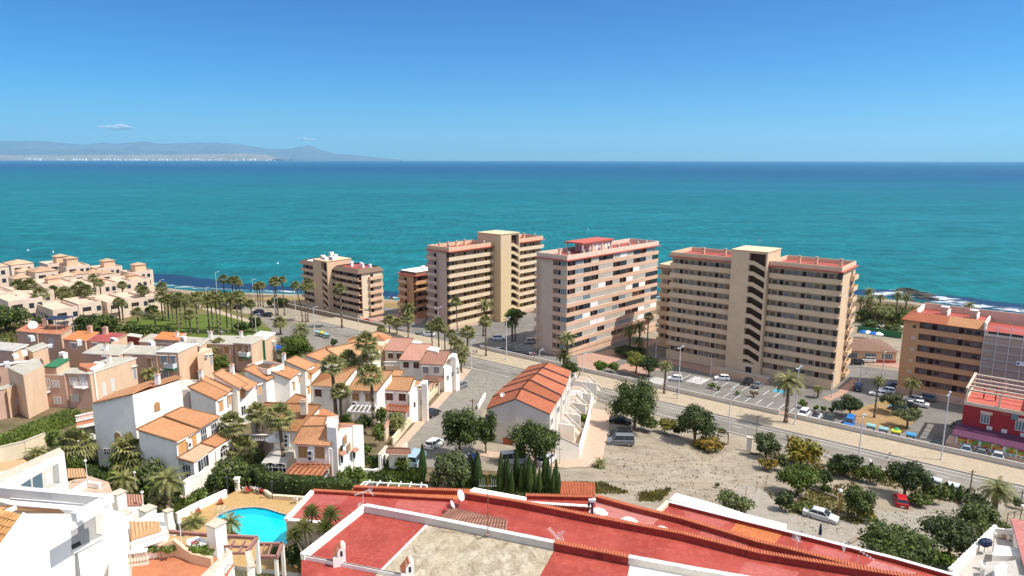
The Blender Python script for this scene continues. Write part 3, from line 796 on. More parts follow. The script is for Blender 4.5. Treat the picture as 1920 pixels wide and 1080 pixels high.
mb.box(0.0,1.32,5.2,D3,0,28.8,'rose_wall');mb.box(0,L3,0.1,1.5,0,1.5,'salmon_render');mb.box(0,1.3,1.5,5.2,0,1.5,'salmon_render');mb.build('wall',b3)
for k in range(10):
 z=1.9+k*2.72
 mb=MB()
 mb.prism([(-.05,-.05),(L3,-.05),(L3,1.45),(1.25,1.45),(1.25,5.2),(-.05,5.2)],z-.25,z,'salmon_render')
 mb.box(-.05,L3,-.05,.12,z,z+.95,'salmon_render');mb.box(-.05,.12,.12,5.2,z,z+.95,'salmon_render')
 mb.build('balcony_band',b3)
bays=13;bw=(L3-.3)/bays
def bay_mb(kind):
 mb=MB();h=1.52
 if kind=='open':mb.box(0,.12,.02,1.4,0,h,'salmon_render');mb.box(bw*.2,bw*.75,1.36,1.44,-.95,h-.2,'dark_glass')
 elif kind=='awn':mb.yz([(-.25,.2),(.05,h),(.05,h-.12),(-.22,.2)],0.1,bw-.1,'canvas_white');mb.box(0,bw,.5,.6,0,h,'dark_opening')
 elif kind=='white':mb.box(0.04,bw-.04,.0,.06,0,h,'canvas_white')
 elif kind=='green':mb.box(0.04,bw-.04,.0,.06,0,h,'shutter_tan')
 else:
  g,f,nn={'glass':('curtain','white_plain',5),'glassd':('blue_glass','white_plain',6),'dark':('dark_glass','metal_dark',4),'beige':('curtain','metal_galv',4)}[kind]
  mb.box(.04,bw-.04,.03,.05,0,h,g)
  mb.box(0,bw,0,.07,h-.1,h,f);mb.box(0,bw,0,.07,0,.08,f)
  for i in range(nn+1):x=i*(bw-.06)/nn;mb.box(x,x+.06,0,.07,.08,h-.1,f)
 return{'mb':mb}
BAY={k:bay_mb(k)for k in('open','awn','white','green','glass','glassd','dark','beige')}
rb=Repeats('balcony_glazing',b3);rn=random.Random(12)
for k in range(9,-1,-1):
 for i in range(bays):
  kind=rn.choice(['glass','beige','beige','open','glassd','dark','white','open','glass','dark','open','glassd'])
  if k==0 and i>6:kind='open'
  rb.add(BAY[kind],(.15+i*bw,0,1.9+k*2.72+.95))
rb.done()
for k in range(10):
 mb=MB();z=1.9+k*2.72+.95
 mb.box(.02,.08,.2,2.2,0+z,z+1.5,'curtain' if k%3 else 'blue_glass')
 for y in(.2,.85,1.5,2.15):mb.box(0,.1,y,y+.06,z,z+1.5,'white_plain')
 mb.build('side_glazing',b3)
 mb=MB();mb.box(1.24,1.3,3.3,4.1,z-.1,z+1.0,'dark_glass');mb.box(1.22,1.3,3.2,3.3,z-.2,z+1.1,'white_plain');mb.build('window',b3)
 mb=MB();mb.box(-1.1,0,10.2,11.4,z-1.2,z-1.0,'salmon_render');mb.box(-1.1,-.95,10.2,11.4,z-1.0,z,'salmon_render');mb.build('balcony',b3)
roof_deck(b3,0,L3,0,D3,28.9,'pale_peach_render',ph=1.3,chim=[(3,2),(7,8.5),(12,1.2),(17,1.2),(22,1.2),(27,1.2),(33,1.2),(38,1.2),(43,1.2),(9,1.2)])
mb=MB()
for x in(13,18,23,28):
 for y in(4.5,10.5):mb.box(x,x+.4,y,y+.4,29.2,32.2,'pale_peach_render')
mb.box(12.6,29,4.2,11.2,32.2,32.6,'red_trim');mb.box(17,28.4,4.9,10.5,29.2,32.2,'pale_peach_render');mb.build('penthouse',b3)
for x in(17.8,20.2,22.6,25.0,26.6):
 mb=MB();mb.xz([(0,0),(.9,0),(.9,1.5),(.72,1.85),(.45,2.0),(.18,1.85),(0,1.5)],4.8,4.9,'white_render');mb.build('arched_window',b3,(x,0,29.8))
K=P(842,473,27.0)
b2=thing('apartment_block',(K.x,K.y,0),R(48),'tall cream block with sunlit open galleries and a blank yellow stair tower','apartment block')
rw,rd=Repeats('window',b2),Repeats('door',b2)
n2,f2,zb2=9,2.82,1.5
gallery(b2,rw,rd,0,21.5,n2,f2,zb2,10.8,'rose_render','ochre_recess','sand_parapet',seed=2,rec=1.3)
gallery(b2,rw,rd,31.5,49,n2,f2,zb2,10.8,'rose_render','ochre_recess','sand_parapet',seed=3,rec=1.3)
rw.done();rd.done()
stair_tower(b2,21.5,27.0,31.5,-3.4,8,31.3,3.2,n2,f2,'tower_cream' if 'tower_cream' in MATS else mat('tower_cream',(0.66,0.50,0.30),0.9,0.04).name)
mb=MB();mb.box(21.5,31.5,4,10.8,0,26.8,'rose_render');mb.build('wall',b2)
roof_deck(b2,0,21.4,0,10.8,26.9,'peach_render',ph=1.3,chim=[(2,2),(4,9),(8,9),(12,9),(16,9),(18,1.5)])
roof_deck(b2,31.6,49,0,10.8,26.9,'peach_render',ph=1.3,chim=[(38,8),(43,8),(47,8)])
end_balconies(b2,0,5.4,10.6,n2,zb2,f2,'rose_render',-1,1.1)
end_balconies(b2,49,.5,3,n2,zb2,f2,'sand_parapet',1,1.2)
for k in range(n2):mb=MB();mb.box(-.02,.8,.02,1.28,zb2+k*f2+1.12,zb2+k*f2+2.55,'dark_opening');mb.build('gallery_end_opening',b2)
K=P(672,514,17.3)
L1=37.5
O=K+ang_vec(138.5)*L1
b1=thing('apartment_block',(O.x,O.y,0),R(-41.5),'tan block farthest left, by the beach, with white boxes on its stair tower','apartment block')
rw,rd=Repeats('window',b1),Repeats('door',b1)
f1=2.6
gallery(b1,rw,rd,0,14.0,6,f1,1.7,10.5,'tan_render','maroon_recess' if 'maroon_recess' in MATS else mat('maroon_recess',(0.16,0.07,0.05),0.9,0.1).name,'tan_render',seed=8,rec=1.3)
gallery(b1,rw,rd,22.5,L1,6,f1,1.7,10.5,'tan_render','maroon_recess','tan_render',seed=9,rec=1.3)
rw.done();rd.done()
stair_tower(b1,13.0,18.4,22.3,-2.6,8,20.4,2.4,6,f1,'tan_render')
mb=MB();mb.box(14,22.5,4,10.5,0,17.2,'tan_render');mb.build('wall',b1)
for x0,x1,fl in((0,13,'white_render'),(22.6,L1,'red_membrane')):
 mb=MB();z=17.3
 pts=[(x0-.6,-.6),(x1+.6,-.6),(x1+.6,11.1),(x0-.6,11.1)];q=[(x0+.7,.7),(x1-.7,.7),(x1-.7,9.8),(x0+.7,9.8)]
 vs=[(a,c,z)for a,c in pts]+[(a,c,z+1.5)for a,c in q]
 mb.add(vs,[(0,1,5,4),(1,2,6,5),(2,3,7,6),(3,0,4,7),(0,3,2,1)],'brown_trim');mb.build('sloped_cornice',b1)
 mb=MB();mb.box(x0+.7,x1-.7,.7,9.8,z+.9,z+1.1,fl);mb.build('roof',b1)
for x,y in((24.5,6),(27,4),(29.5,6.5),(32.5,5),(35.5,6)):
 mb=MB();mb.box(0,.9,0,.8,0,1.5,'white_plain');mb.box(-.1,1.0,-.1,.9,1.5,1.6,'white_plain');mb.build('vent_box',b1,(x,y,18.3))
for x,y,a,h in((14.0,0,1.6,1.2),(16.5,-1,2.2,.9),(19.6,0,2.4,1.3),(15.3,3,1.2,2.2),(18,3,1.0,1.6)):
 mb=MB();mb.box(0,a,0,1.4,0,h,'white_plain');mb.box(.15,a-.15,-.03,0,.2,h-.2,'shutter_grey');mb.build('roof_plant',b1,(x,y,20.6))
end_balconies(b1,L1,4.2,10.3,6,1.7,f1,'peach_render',1,.9)
mb=MB();mb.box(L1-.5,L1+.03,1.5,10.5,0,17.2,'cream_render');mb.build('end_wall',b1)
mb=MB();mb.box(-.1,L1,-0.1,0.06,0,1.4,'grey_render');mb.build('plinth',b1)
def glyph_path(parent,pts,r,m,loc=(0,0,0)):
 mb=MB();mb.path(pts,r,5,m);return mb.build('lettering',parent,loc)
wr=[]
for i in range(26):
 t=i/25;wr.append((L1+.08,1.9+t*3.6,3.8+.32*math.sin(i*1.9)+(.45 if i in(0,1,13)else 0)))
glyph_path(b1,wr,.06,'metal_dark')
K=P(780,514,16.8)
O=K+ang_vec(141)*8.5
bo=thing('apartment_block',(K.x,K.y,0),R(49),'small orange block half hidden behind the cream tower block','apartment block')
rw,rd=Repeats('window',bo),Repeats('door',bo)
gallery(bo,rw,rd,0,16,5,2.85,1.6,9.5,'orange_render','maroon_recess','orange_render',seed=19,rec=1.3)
rw.done();rd.done()
mb=MB();mb.box(-.5,16.5,-.5,10,15.9,16.2,'red_trim');mb.box(.4,15.6,.4,9,16.2,17.3,'brown_trim','white_render');mb.build('cornice',bo)
end_balconies(bo,0,4.2,9.3,5,1.6,2.85,'salmon_render',-1,1.0)
mb=MB();mb.box(7,8,4,5,17.3,18.5,'white_plain');mb.build('chimney',bo)
K=P(1236,502,24.5)
bq=thing('apartment_block',(K.x,K.y,0),R(-39),'shaded beige block glimpsed in the gap behind the long beige block','apartment block')
rw,rd=Repeats('window',bq),Repeats('door',bq)
gallery(bq,rw,rd,0,16,8,2.85,1.6,9,'beige_render','cream_recess','beige_render',seed=21)
rw.done();rd.done()
roof_deck(bq,0,16,0,9,24.4,'beige_render',floor='white_render',over=.6,trim='brown_trim')
K=P(1697,588,20.0)
b5=thing('apartment_block',(K.x,K.y,0),R(-40),'six storey orange block with brown galleries and a red tiled skirt roof at the right','apartment block')
L5,f5=16.6,2.85
mb=MB();mb.box(0,3.4,0,12,0,18.6,'orange_render');mb.build('wall',b5)
rw,rd=Repeats('window',b5),Repeats('door',b5)
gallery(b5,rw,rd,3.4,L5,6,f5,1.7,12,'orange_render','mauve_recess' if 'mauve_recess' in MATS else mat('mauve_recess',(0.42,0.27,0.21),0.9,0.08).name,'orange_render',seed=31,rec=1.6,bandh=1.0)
rw.done();rd.done()
def tile_quad(mb,a,c,d,e,m,over=0.0,th=0.14,flip=False):
 """tiled plane; a,c along the eave, d,e along the ridge (d above c)"""
 a,c,d,e=map(Vector,(a,c,d,e))
 u=(c-a);lu=u.length;v=(e-a);lv=v.length
 uv=[(0,0),(lu,0),(lu+(d-c-v).dot(u/lu),lv),(0+(e-a).dot(u/lu)*0,lv)]
 nrm=u.cross(v).normalized()
 if nrm.z<0:nrm=-nrm
 top=[p+nrm*th for p in(a,c,d,e)]
 if(c-a).cross(e-a).z<0:
  top=[top[1],top[0],top[3],top[2]];uv=[uv[1],uv[0],uv[3],uv[2]];lo=[c,a,e,d]
 else:lo=[a,c,d,e]
 mb.add(top,[(0,1,2,3)],m,[uv])
 mb.add(lo+top,[(0,3,2,1),(0,1,5,4),(1,2,6,5),(2,3,7,6),(3,0,4,7)],m,[[(0,0)]*4]*5)
mb=MB()
tile_quad(mb,(-.5,-.7,18.7),(9,-.7,18.7),(9,2.6,20.3),(-.5+2.6,2.6,20.3),'tile_red');tile_quad(mb,(9,-.7,18.7),(L5,-.7,18.7),(L5,2.6,20.3),(9,2.6,20.3),'tile_brick' if 'tile_brick' in MATS else 'tile_orange')
tile_quad(mb,(-.5,12,18.7),(-.5,-.7,18.7),(2.1,2.6,20.3),(2.1,12,20.3),'tile_red')
mb.build('skirt_roof',b5)
mb=MB();mb.box(2.1,L5,2.6,12,18.6,19.6,'red_membrane');mb.box(2.1,L5+20,12,12.3,18.6,21.2,'rose_render');mb.box(2.0,2.3,2.6,12,18.6,20.9,'white_render');mb.box(L5-.3,L5,-.6,8,18.6,20.6,'white_render');mb.build('roof',b5)
for x in(6.5,12.5):
 mb=MB();mb.box(0,1.5,0,1.2,0,1.8,'rose_render');mb.box(-.1,1.6,-.1,1.3,1.8,2.0,'white_render');mb.box(1.5,1.7,-2,3,0,1.2,'white_render');mb.build('chimney',b5,(x,7.5,19.6))
for k in range(6):
 mb=MB();mb.box(0,.7,-.04,.01,0,.6,'white_plain' if k<5 else 'dark_opening');mb.box(.1,.6,-.05,-.04,.1,.5,'curtain' if k<5 else 'dark_opening');mb.build('window',b5,(2.0,0,2.7+k*f5))
mb=MB();mb.box(-.2,L5+14,-.35,.0,0,1.6,'rose_render');mb.build('plinth',b5)
O=Vector((K.x,K.y,0))+ang_vec(-40)*L5
b6=thing('apartment_block',(O.x,O.y,0),R(-40),'block wrapped in grey scaffold netting at the right edge behind the red shop','apartment block')
mb=MB();mb.box(0.05,22,0.4,12,0,18.5,'rose_render','red_membrane')
for k in range(6):
 mb.box(.5,22,.36,.4,1.7+k*f5+1,1.7+k*f5+2.5,'dark_opening')
mb.build('wall',b6)
n,b,L=nodes_mat('netting')
b.inputs['Base Color'].default_value=(0.50,0.40,0.33,1);b.inputs['Alpha'].default_value=0.72;b.inputs['Roughness'].default_value=0.9
mb=MB();mb.add([(0,-1.0,0),(22,-1.0,0),(22,-1.0,18.2),(0,-1.0,18.2)],[(0,1,2,3)],'netting');mb.add([(-.02,.3,0),(-.02,-1.0,0),(-.02,-1.0,18.2),(-.02,.3,18.2)],[(0,1,2,3)],'netting');mb.build('netting',b6)
mb=MB()
for i in range(10):
 x=i*2.4;mb.tube((x,-1.2,0),(x,-1.2,20.3),.07,.07,5,'metal_galv');mb.tube((x,-.3,0),(x,-.3,20.3),.05,.05,5,'metal_galv')
for k in range(11):mb.tube((0,-1.2,1.9*k+.9),(22,-1.2,1.9*k+.9),.045,.045,5,'metal_galv')
for k in range(10):mb.box(0,22,-1.12,-.35,1.9*k+.5,1.9*k+.62,'metal_grey')
mb.build('scaffold',b6)
mb=MB();mb.box(6.5,10.2,-1.42,-1.36,11.9,12.9,'white_plain');mb.box(6.6,7.1,-1.44,-1.42,12.2,12.6,'canvas_blue');mb.build('banner',b6)
K=GP(1680,680)
lo_=thing('restaurant',(K.x,K.y,0),R(-8),'low salmon building with a dark brown hipped roof behind the car park','restaurant')
mb=MB();mb.box(-22,0,0,13,0,3.4,'peach_render');mb.build('wall',lo_)
mb=MB();h=5.4
e=[(-22.6,-.7,3.4),(.7,-.7,3.4),(.7,13.6,3.4),(-22.6,13.6,3.4)];r0,r1=(-15,6.5,h),(-7,6.5,h)
mb.add(e+[r0,r1],[(0,1,5,4),(1,2,5),(2,3,4,5),(3,0,4)],'tile_brown',[[(0,0),(23,0),(16,8),(8,8)],[(0,0),(14,0),(7,8)],[(0,0),(23,0),(16,8),(8,8)],[(0,0),(14,0),(7,8)]]);mb.build('roof',lo_)
for x in(-19,-13.5,-8.5,-4):
 put('window',win_mb(3.0,1.7,'white_plain','blue_glass',mull=4)['mb'].mesh('window'),lo_,(x,0,1.0))
mb=MB();mb.box(-22,0,-.12,0,0,.8,'red_trim');mb.build('plinth',lo_)
K=GP(1795,836)
cr=thing('shop_building',(K.x,K.y,K.z-1),R(-40),'crimson two storey corner shop with a pergola roof terrace at the right edge','shop')
mb=MB();mb.box(0,20,3,16,0,9.0,'crimson_render');mb.box(11,20.02,3.02,16.02,8.9,12.2,'crimson_render');mb.build('wall',cr)
mb=MB();mb.box(.25,11,3.25,15.8,9.05,9.15,'red_trim');mb.box(0,11,3,3.2,9,9.7,'pale_peach_render');mb.box(0,.2,3.2,16,9,9.7,'pale_peach_render');mb.box(11,20.1,3,16.1,12.2,12.4,'red_membrane_pale');mb.build('roof',cr)
mb=MB()
for x in(0.1,5.5,10.6):
 for y in(3.1,15.6):mb.box(x,x+.35,y,y+.35,9.7,12.0,'pale_peach_render')
for y in(3.1,15.6):mb.box(0,11.2,y-.05,y+.4,12.0,12.3,'stone_coping')
mb.box(0,.45,3,16,12.3,12.55,'stone_coping')
for y in(6,9,12):mb.box(.2,11,y,y+.3,12.0,12.28,'pale_peach_render')
for x in(2.5,4.5):mb.box(x,x+.25,9,9.25,9.1,12.0,'crimson_render')
mb.build('pergola',cr)
ww=win_mb(1.5,1.9,'white_plain','blue_glass',.1,2)['mb'];ww.box(-.15,1.85,-.12,0,2.0,2.5,'pale_peach_render');wm=ww.mesh('window')
for x,z in((3,5.9),(8.6,5.9),(14,5.6),(14,9.3)):put('window',wm,cr,(x,3,z))
for x in(4.2,6.6,9.6):
 mb=MB();mb.box(0,.9,-.35,0,0,.65,'ac_white');mb.lathe((.4,-.36,.32),[(.24,0),(.2,.01)],'metal_dark');mb.build('air_conditioner',cr,(x,3,4.9))
mb=MB();mb.box(6.0,7.6,2.8,3,8.4,8.8,'red_membrane');mb.box(7.8,8.9,2.8,3,7.9,9.0,'blue_glass');mb.build('sign',cr)
sh=MB();sh.box(-.5,12,-1.5,3,2.0,3.9,'rose_render');sh.box(-1.8,12.2,-1.8,3,0,2.0,'rose_render');sh.build('shop_annex',cr)
mb=MB();tile_quad(mb,(-.9,-2.1,3.9),(12.3,-2.1,3.9),(12.3,3,4.7),(-.9,3,4.7),'plum_trim');mb.build('shop_roof',cr)
pn=MB();pn.box(-.2,11.6,-1.62,-1.5,2.05,3.85,'white_plain')
rn=random.Random(4)
fm=[mat('fruit_red',(0.55,0.06,0.03),.6,.2,6).name,mat('fruit_orange',(0.65,0.24,0.03),.6,.2,6).name,mat('fruit_green',(0.16,0.38,0.05),.6,.2,6).name,mat('fruit_yellow',(0.62,0.5,0.08),.6,.2,6).name,mat('teal_sign',(0.02,0.30,0.24),.6,.1).name]
for k in range(3):
 for j in range(2):
  x0=.1+k*3.9+j*1.8
  for q in range(9):
   cx,cz=x0+.25+(q%3)*.55,2.75+(q//3)*.36
   pn.box(cx-.25,cx+.28,-1.66,-1.63,cz-.17,cz+.2,rn.choice(fm[:4]))
for k in range(14):x0=.1+k*.8;pn.box(x0,x0+.5,-1.65,-1.63,2.15,2.4,'teal_sign' if k%3 else 'fruit_red')
pn.build('shop_sign',cr)
mb=MB();mb.box(12.6,19.5,1.9,3,4.3,4.45,'teal_sign');mb.yz([(1.9,4.35),(2.95,4.9),(2.95,5.0),(1.85,4.45)],12.6,19.8,'teal_sign');mb.build('awning',cr)
mb=MB();mb.box(12.4,14.0,-1.4,-1.3,2.3,5.0,'plum_trim')
for x in(12.3,14.1):mb.box(x,x+.12,-1.5,-1.38,2.2,5.1,'white_plain')
mb.box(12.3,14.2,-1.5,-1.38,5.1,5.22,'white_plain');mb.build('door',cr)
mb=MB()
for k in range(9):mb.box(11.8,14.5,-1.8-.3*k-.3,-1.8-.3*k,0,2.1-k*.23,'concrete')
mb.build('steps',cr)
mb=MB();mb.tube((14.6,-1.6,3.1),(22,-1.6,1.2),.05,.05,6,'metal_galv');mb.tube((14.6,-1.6,2.5),(22,-1.6,.6),.05,.05,6,'metal_galv')
for i in range(6):x=14.6+i*1.45;mb.tube((x,-1.6,0),(x,-1.6,3.1-i*.37),.05,.05,6,'metal_galv')
mb.build('handrail',cr)
mb=MB()
mb.lathe((0,0,0),[(1.0,0),(1.0,.1),(0,.1)],'white_plain',16);o=mb.build('round_sign',cr,(17.5,2.95,2.2));o.rotation_euler=(R(90),0,0)
rn=random.Random(33)
def hip(mb,x0,x1,y0,y1,z,h,m,o=.35):
 cx,cy=(x0+x1)/2,(y0+y1)/2
 e=[(x0-o,y0-o,z),(x1+o,y0-o,z),(x1+o,y1+o,z),(x0-o,y1+o,z),(cx,cy,z+h)]
 mb.add(e,[(0,1,4),(1,2,4),(2,3,4),(3,0,4),(0,3,2,1)],m,[[(0,0),(3,0),(1.5,2)]]*4+[[(0,0)]*4])
def coastal(px,py,zt,wx,wy,lab,turret=None,angle=-39,lower=None,windows=0,hiproof=False):
 K=GP(px,py,zt);zt=K.z;g=G(K.x,K.y)-.5
 t=thing('terraced_house',(K.x,K.y,g),R(angle),lab,'house','stepped pink houses by the shore')
 h=zt-g
 mb=MB();mb.box(0,wx,0,wy,0,h,'pale_peach_render');mb.box(.2,wx-.2,.2,wy-.2,h,h+.02,'rose_render');
 for a in((0,wx,0,.2),(0,wx,wy-.2,wy),(0,.2,.2,wy-.2),(wx-.2,wx,.2,wy-.2)):mb.box(a[0],a[1],a[2],a[3],h+.0,h+.6,'pale_peach_render')
 mb.build('wall',t)
 if turret:
  x,y,w2,h2=turret
  mb=MB();mb.box(x,x+w2,y,y+w2,h,h+h2,'tan_render');mb.box(x+w2*.3,x+w2*.7,y-.03,y,h+h2*.4,h+h2*.75,'peach_render');mb.build('turret',t)
  mb=MB();hip(mb,x,x+w2,y,y+w2,h+h2,.9,'tile_cream');mb.build('roof',t)
 if hiproof:
  mb=MB();hip(mb,0,wx,0,wy,h+.62,1.3,'tile_cream',.2);mb.build('roof',t)
 for k in range(windows):
  x=1.0+k*(wx-1.6)/windows
  for zz in([h-2.4]+([h-5.2]if h>6.5 else[])):
   put('window',BWIN,t,(x,0,zz))
 for zz in([h-2.6]+([h-5.4]if h>6.5 else[])):
  for y0 in(4.6,6.6):
   if y0+1.3<wy:mb=MB();mb.box(wx,wx+.04,y0,y0+1.2,zz+.5,zz+1.9,'dark_glass');mb.box(wx,wx+.07,y0-.1,y0,zz+.4,zz+2,'white_plain');mb.build('window',t)
 for zz in([h-2.6]+([h-5.4]if h>6.5 else[])):
  mb=MB();mb.box(wx,wx+.05,1,min(wy-.8,3.2),zz,zz+2.0,'dark_opening');mb.build('balcony_door',t)
  mb=MB();mb.box(wx,wx+1.0,.8,min(wy-.5,3.6),zz-.15,zz,'pale_peach_render');mb.box(wx+.88,wx+1,.8,min(wy-.5,3.6),zz,zz+.95,'pale_peach_render');mb.build('balcony',t)
 return t
BWIN=win_mb(1.3,1.4,'white_plain','dark_glass')['mb'].mesh('window')
CL='pink coastal house '
coastal(226,511,7.5,8,9,CL+'at the seaward right end with a turret and rounded balconies',(1.5,3.5,4.0,2.8),windows=1)
coastal(166,503,8.0,9,9,CL+'second from the seaward end with a turret',(3.2,3.2,4.0,2.8),windows=1)
coastal(108,500,8.4,9,8,CL+'with the broad turret in the middle of the back row',(3.0,1.2,3.8,3.2),windows=2)
coastal(73,495,8.6,10,9,CL+'with the tallest turret left of the broad one',(5.4,3.2,4.0,3.0),windows=1)
coastal(6,497,8.6,9,7,CL+'with a hipped roof at the left edge of the back row',None,windows=2,hiproof=True)
coastal(-45,503,8.6,9,7,CL+'cut by the left edge of the picture',None,windows=2,hiproof=True)
coastal(48,510,7.5,10,7,CL+'with a pink parapet below the leftmost turret',None,windows=2,hiproof=True)
for i,(px,py)in enumerate([(16,525),(28,512),(104,521),(127,517),(157,515),(178,516)]):
 coastal(px,py,6.8,5,5,CL+f'with a small gabled attic, {ORD[i]} from the left in the middle row',None,windows=1,hiproof=True)
for i,(px,py,wx)in enumerate([(0,545,16),(52,530,14),(100,533,14),(143,532,12),(178,530,10),(207,524,12)]):
 t=coastal(px,py,6.2,wx,9,CL+f'with flat terrace roof, {ORD[i]} from the left in the front row',(wx*.45,3.0,3.2,1.7)if i%2 else None,windows=4)
for i,(px,py,wx)in enumerate([(70,575,12),(118,565,12),(166,560,14),(205,556,14),(240,552,12)]):
 t=coastal(px,py,4.6,wx,6,'low pale pink forecourt house '+f'with arched terrace, {ORD[i]} from the left under the front row',None,windows=5)
for i,(px,py,wx)in enumerate([(-60,548,14),(-10,560,12)]):
 coastal(px,py,6.0,wx,8,'pink house with dark openings '+('cut by the left edge' if i==0 else 'left of the palm row')+' behind the palms',None,windows=3)
# ================================================================== houses of the estate on the near side
WCACHE={}
def wmesh(kind,w_,h):
 k=(kind,w_,h)
 if k in WCACHE:return WCACHE[k]
 mb=MB()
 if kind in('orange','brown','tan','grey'):
  c='shutter_'+kind;t=.1
  mb.box(-w_/2-t,w_/2+t,-.04,.02,-h/2-t,h/2+t,'white_render')
  mb.box(-w_/2,-.02,-.08,-.04,-h/2,h/2,c);mb.box(.02,w_/2,-.08,-.04,-h/2,h/2,c)
  for i in range(6):
   z=-h/2+(i+.5)*h/6
   mb.box(-w_/2+.08,-.1,-.095,-.08,z-.04,z+.04,c);mb.box(.1,w_/2-.08,-.095,-.08,z-.04,z+.04,c)
  mb.box(-w_/2-.25,w_/2+.25,-.30,.02,h/2+t+.05,h/2+t+.14,'tile_pink' if kind=='tan' else 'white_render')
 elif kind=='louvre':
  mb.box(-w_/2,w_/2,-.05,.02,-h/2,h/2,'dark_glass')
  for s in(-1,1):
   x0=-w_/2-.05 if s<0 else.04;x1=x0+w_/2+.01
   mb.box(x0,x0+.08,-.1,-.05,-h/2,h/2,'white_plain');mb.box(x1-.08,x1,-.1,-.05,-h/2,h/2,'white_plain')
   for i in range(8):z=-h/2+i*h/7.3;mb.box(x0+.08,x1-.08,-.09,-.06,z,z+h/13,'white_plain')
 elif kind=='glass':
  mb.box(-w_/2,w_/2,-.03,.02,-h/2,h/2,'dark_glass')
  for x in(-w_/2-.06,-.03,w_/2):mb.box(x,x+.06,-.07,.02,-h/2,h/2,'white_plain')
  for z in(-h/2-.06,h/2):mb.box(-w_/2-.06,w_/2+.06,-.08,.02,z,z+.06,'white_plain')
 elif kind=='bars':
  mb.box(-w_/2,w_/2,-.03,.02,-h/2,h/2,'dark_glass')
  n_=max(3,int(w_/.45))
  for i in range(n_+1):x=-w_/2+i*w_/n_-.03;mb.box(x,x+.06,-.09,.02,-h/2,h/2,'white_plain')
  for z in(-h/2,0,h/2-.05):mb.box(-w_/2,w_/2,-.08,-.03,z,z+.05,'white_plain')
 elif kind=='arch':
  n_=8;pts=[(-w_/2,-h/2),(w_/2,-h/2)]+[(w_/2*math.cos(math.pi*i/n_),h/2-w_/2+w_/2*math.sin(math.pi*i/n_))for i in range(n_+1)]
  mb.xz([(x*1.15,z*1.08)for x,z in pts],-.05,.02,'stone_coping');mb.xz(pts,-.08,-.05,'shutter_tan' if h<1.6 else 'dark_opening')
 elif kind=='door':
  mb.box(-w_/2-.1,w_/2+.1,-.06,.02,-h/2,h/2+.1,'white_plain');mb.box(-w_/2,w_/2,-.08,-.06,-h/2,h/2,'shutter_brown')
 elif kind=='reddoor':
  mb.box(-w_/2,w_/2,-.08,.02,-h/2,h/2,'wood_red');mb.box(-.03,.03,-.1,-.08,-h/2,h/2,'brown_trim')
 elif kind=='open':
  mb.box(-w_/2,w_/2,-.02,.02,-h/2,h/2,'dark_opening')
 elif kind=='archopen':
  n_=10;pts=[(-w_/2,-h/2),(w_/2,-h/2)]+[(w_/2*math.cos(math.pi*i/n_),h/2-w_/2+w_/2*math.sin(math.pi*i/n_))for i in range(n_+1)]
  mb.xz([(x,z)for x,z in pts],-.04,.02,'dark_opening')
  for x in(-w_*.17,w_*.17):mb.box(x-.04,x+.04,-.07,-.04,-h/2,h/2-w_*.2,'white_plain')
  mb.box(-w_/2,w_/2,-.07,-.04,-.05,.05,'white_plain')
 elif kind=='awned':
  mb.box(-w_/2,w_/2,-.03,.02,-h/2,h/2,'dark_glass')
  for x in(-w_/2-.06,w_/2):mb.box(x,x+.06,-.07,.02,-h/2,h/2,'white_plain')
  tile_quad(mb,(-w_/2-.3,-.6,h/2+.1),(w_/2+.3,-.6,h/2+.1),(w_/2+.3,0,h/2+.45),(-w_/2-.3,0,h/2+.45),'tile_pink',th=.08)
 elif kind=='ac':
  mb.box(-w_/2,w_/2,-.38,-.02,-h/2,h/2,'ac_white');o=len(mb.v)
  mb.xz([(-.1+.26*math.cos(a*math.pi/5),.26*math.sin(a*math.pi/5))for a in range(10)],-.39,-.38,'metal_dark')
 elif kind=='slot':
  mb.box(-w_/2,w_/2,-.03,.02,-h/2,h/2,'pale_glass' if 'pale_glass' in MATS else mat('pale_glass',(0.66,0.64,0.58),0.5,0.03).name)
  mb.box(-w_/2-.06,w_/2+.06,-.06,.02,-h/2-.08,-h/2,'white_plain')
 me=mb.mesh('window');WCACHE[k]=me
 return me
PN={'ac':'air_conditioner','door':'door','reddoor':'door','archopen':'arched_window','arch':'arched_window','open':'opening'}
def ray(px,py):
 a=(px-960.0)/FPX;b=(py-540.0)/FPX
 return Vector((a,CP-b*SP,-SP-b*CP))
def hit_wall(p,q,px,py):
 d=ray(px,py);n_=Vector((-(q.y-p.y),q.x-p.x,0));o=Vector((0,0,HC))
 t=(p-o).dot(n_)/d.dot(n_);return o+d*t
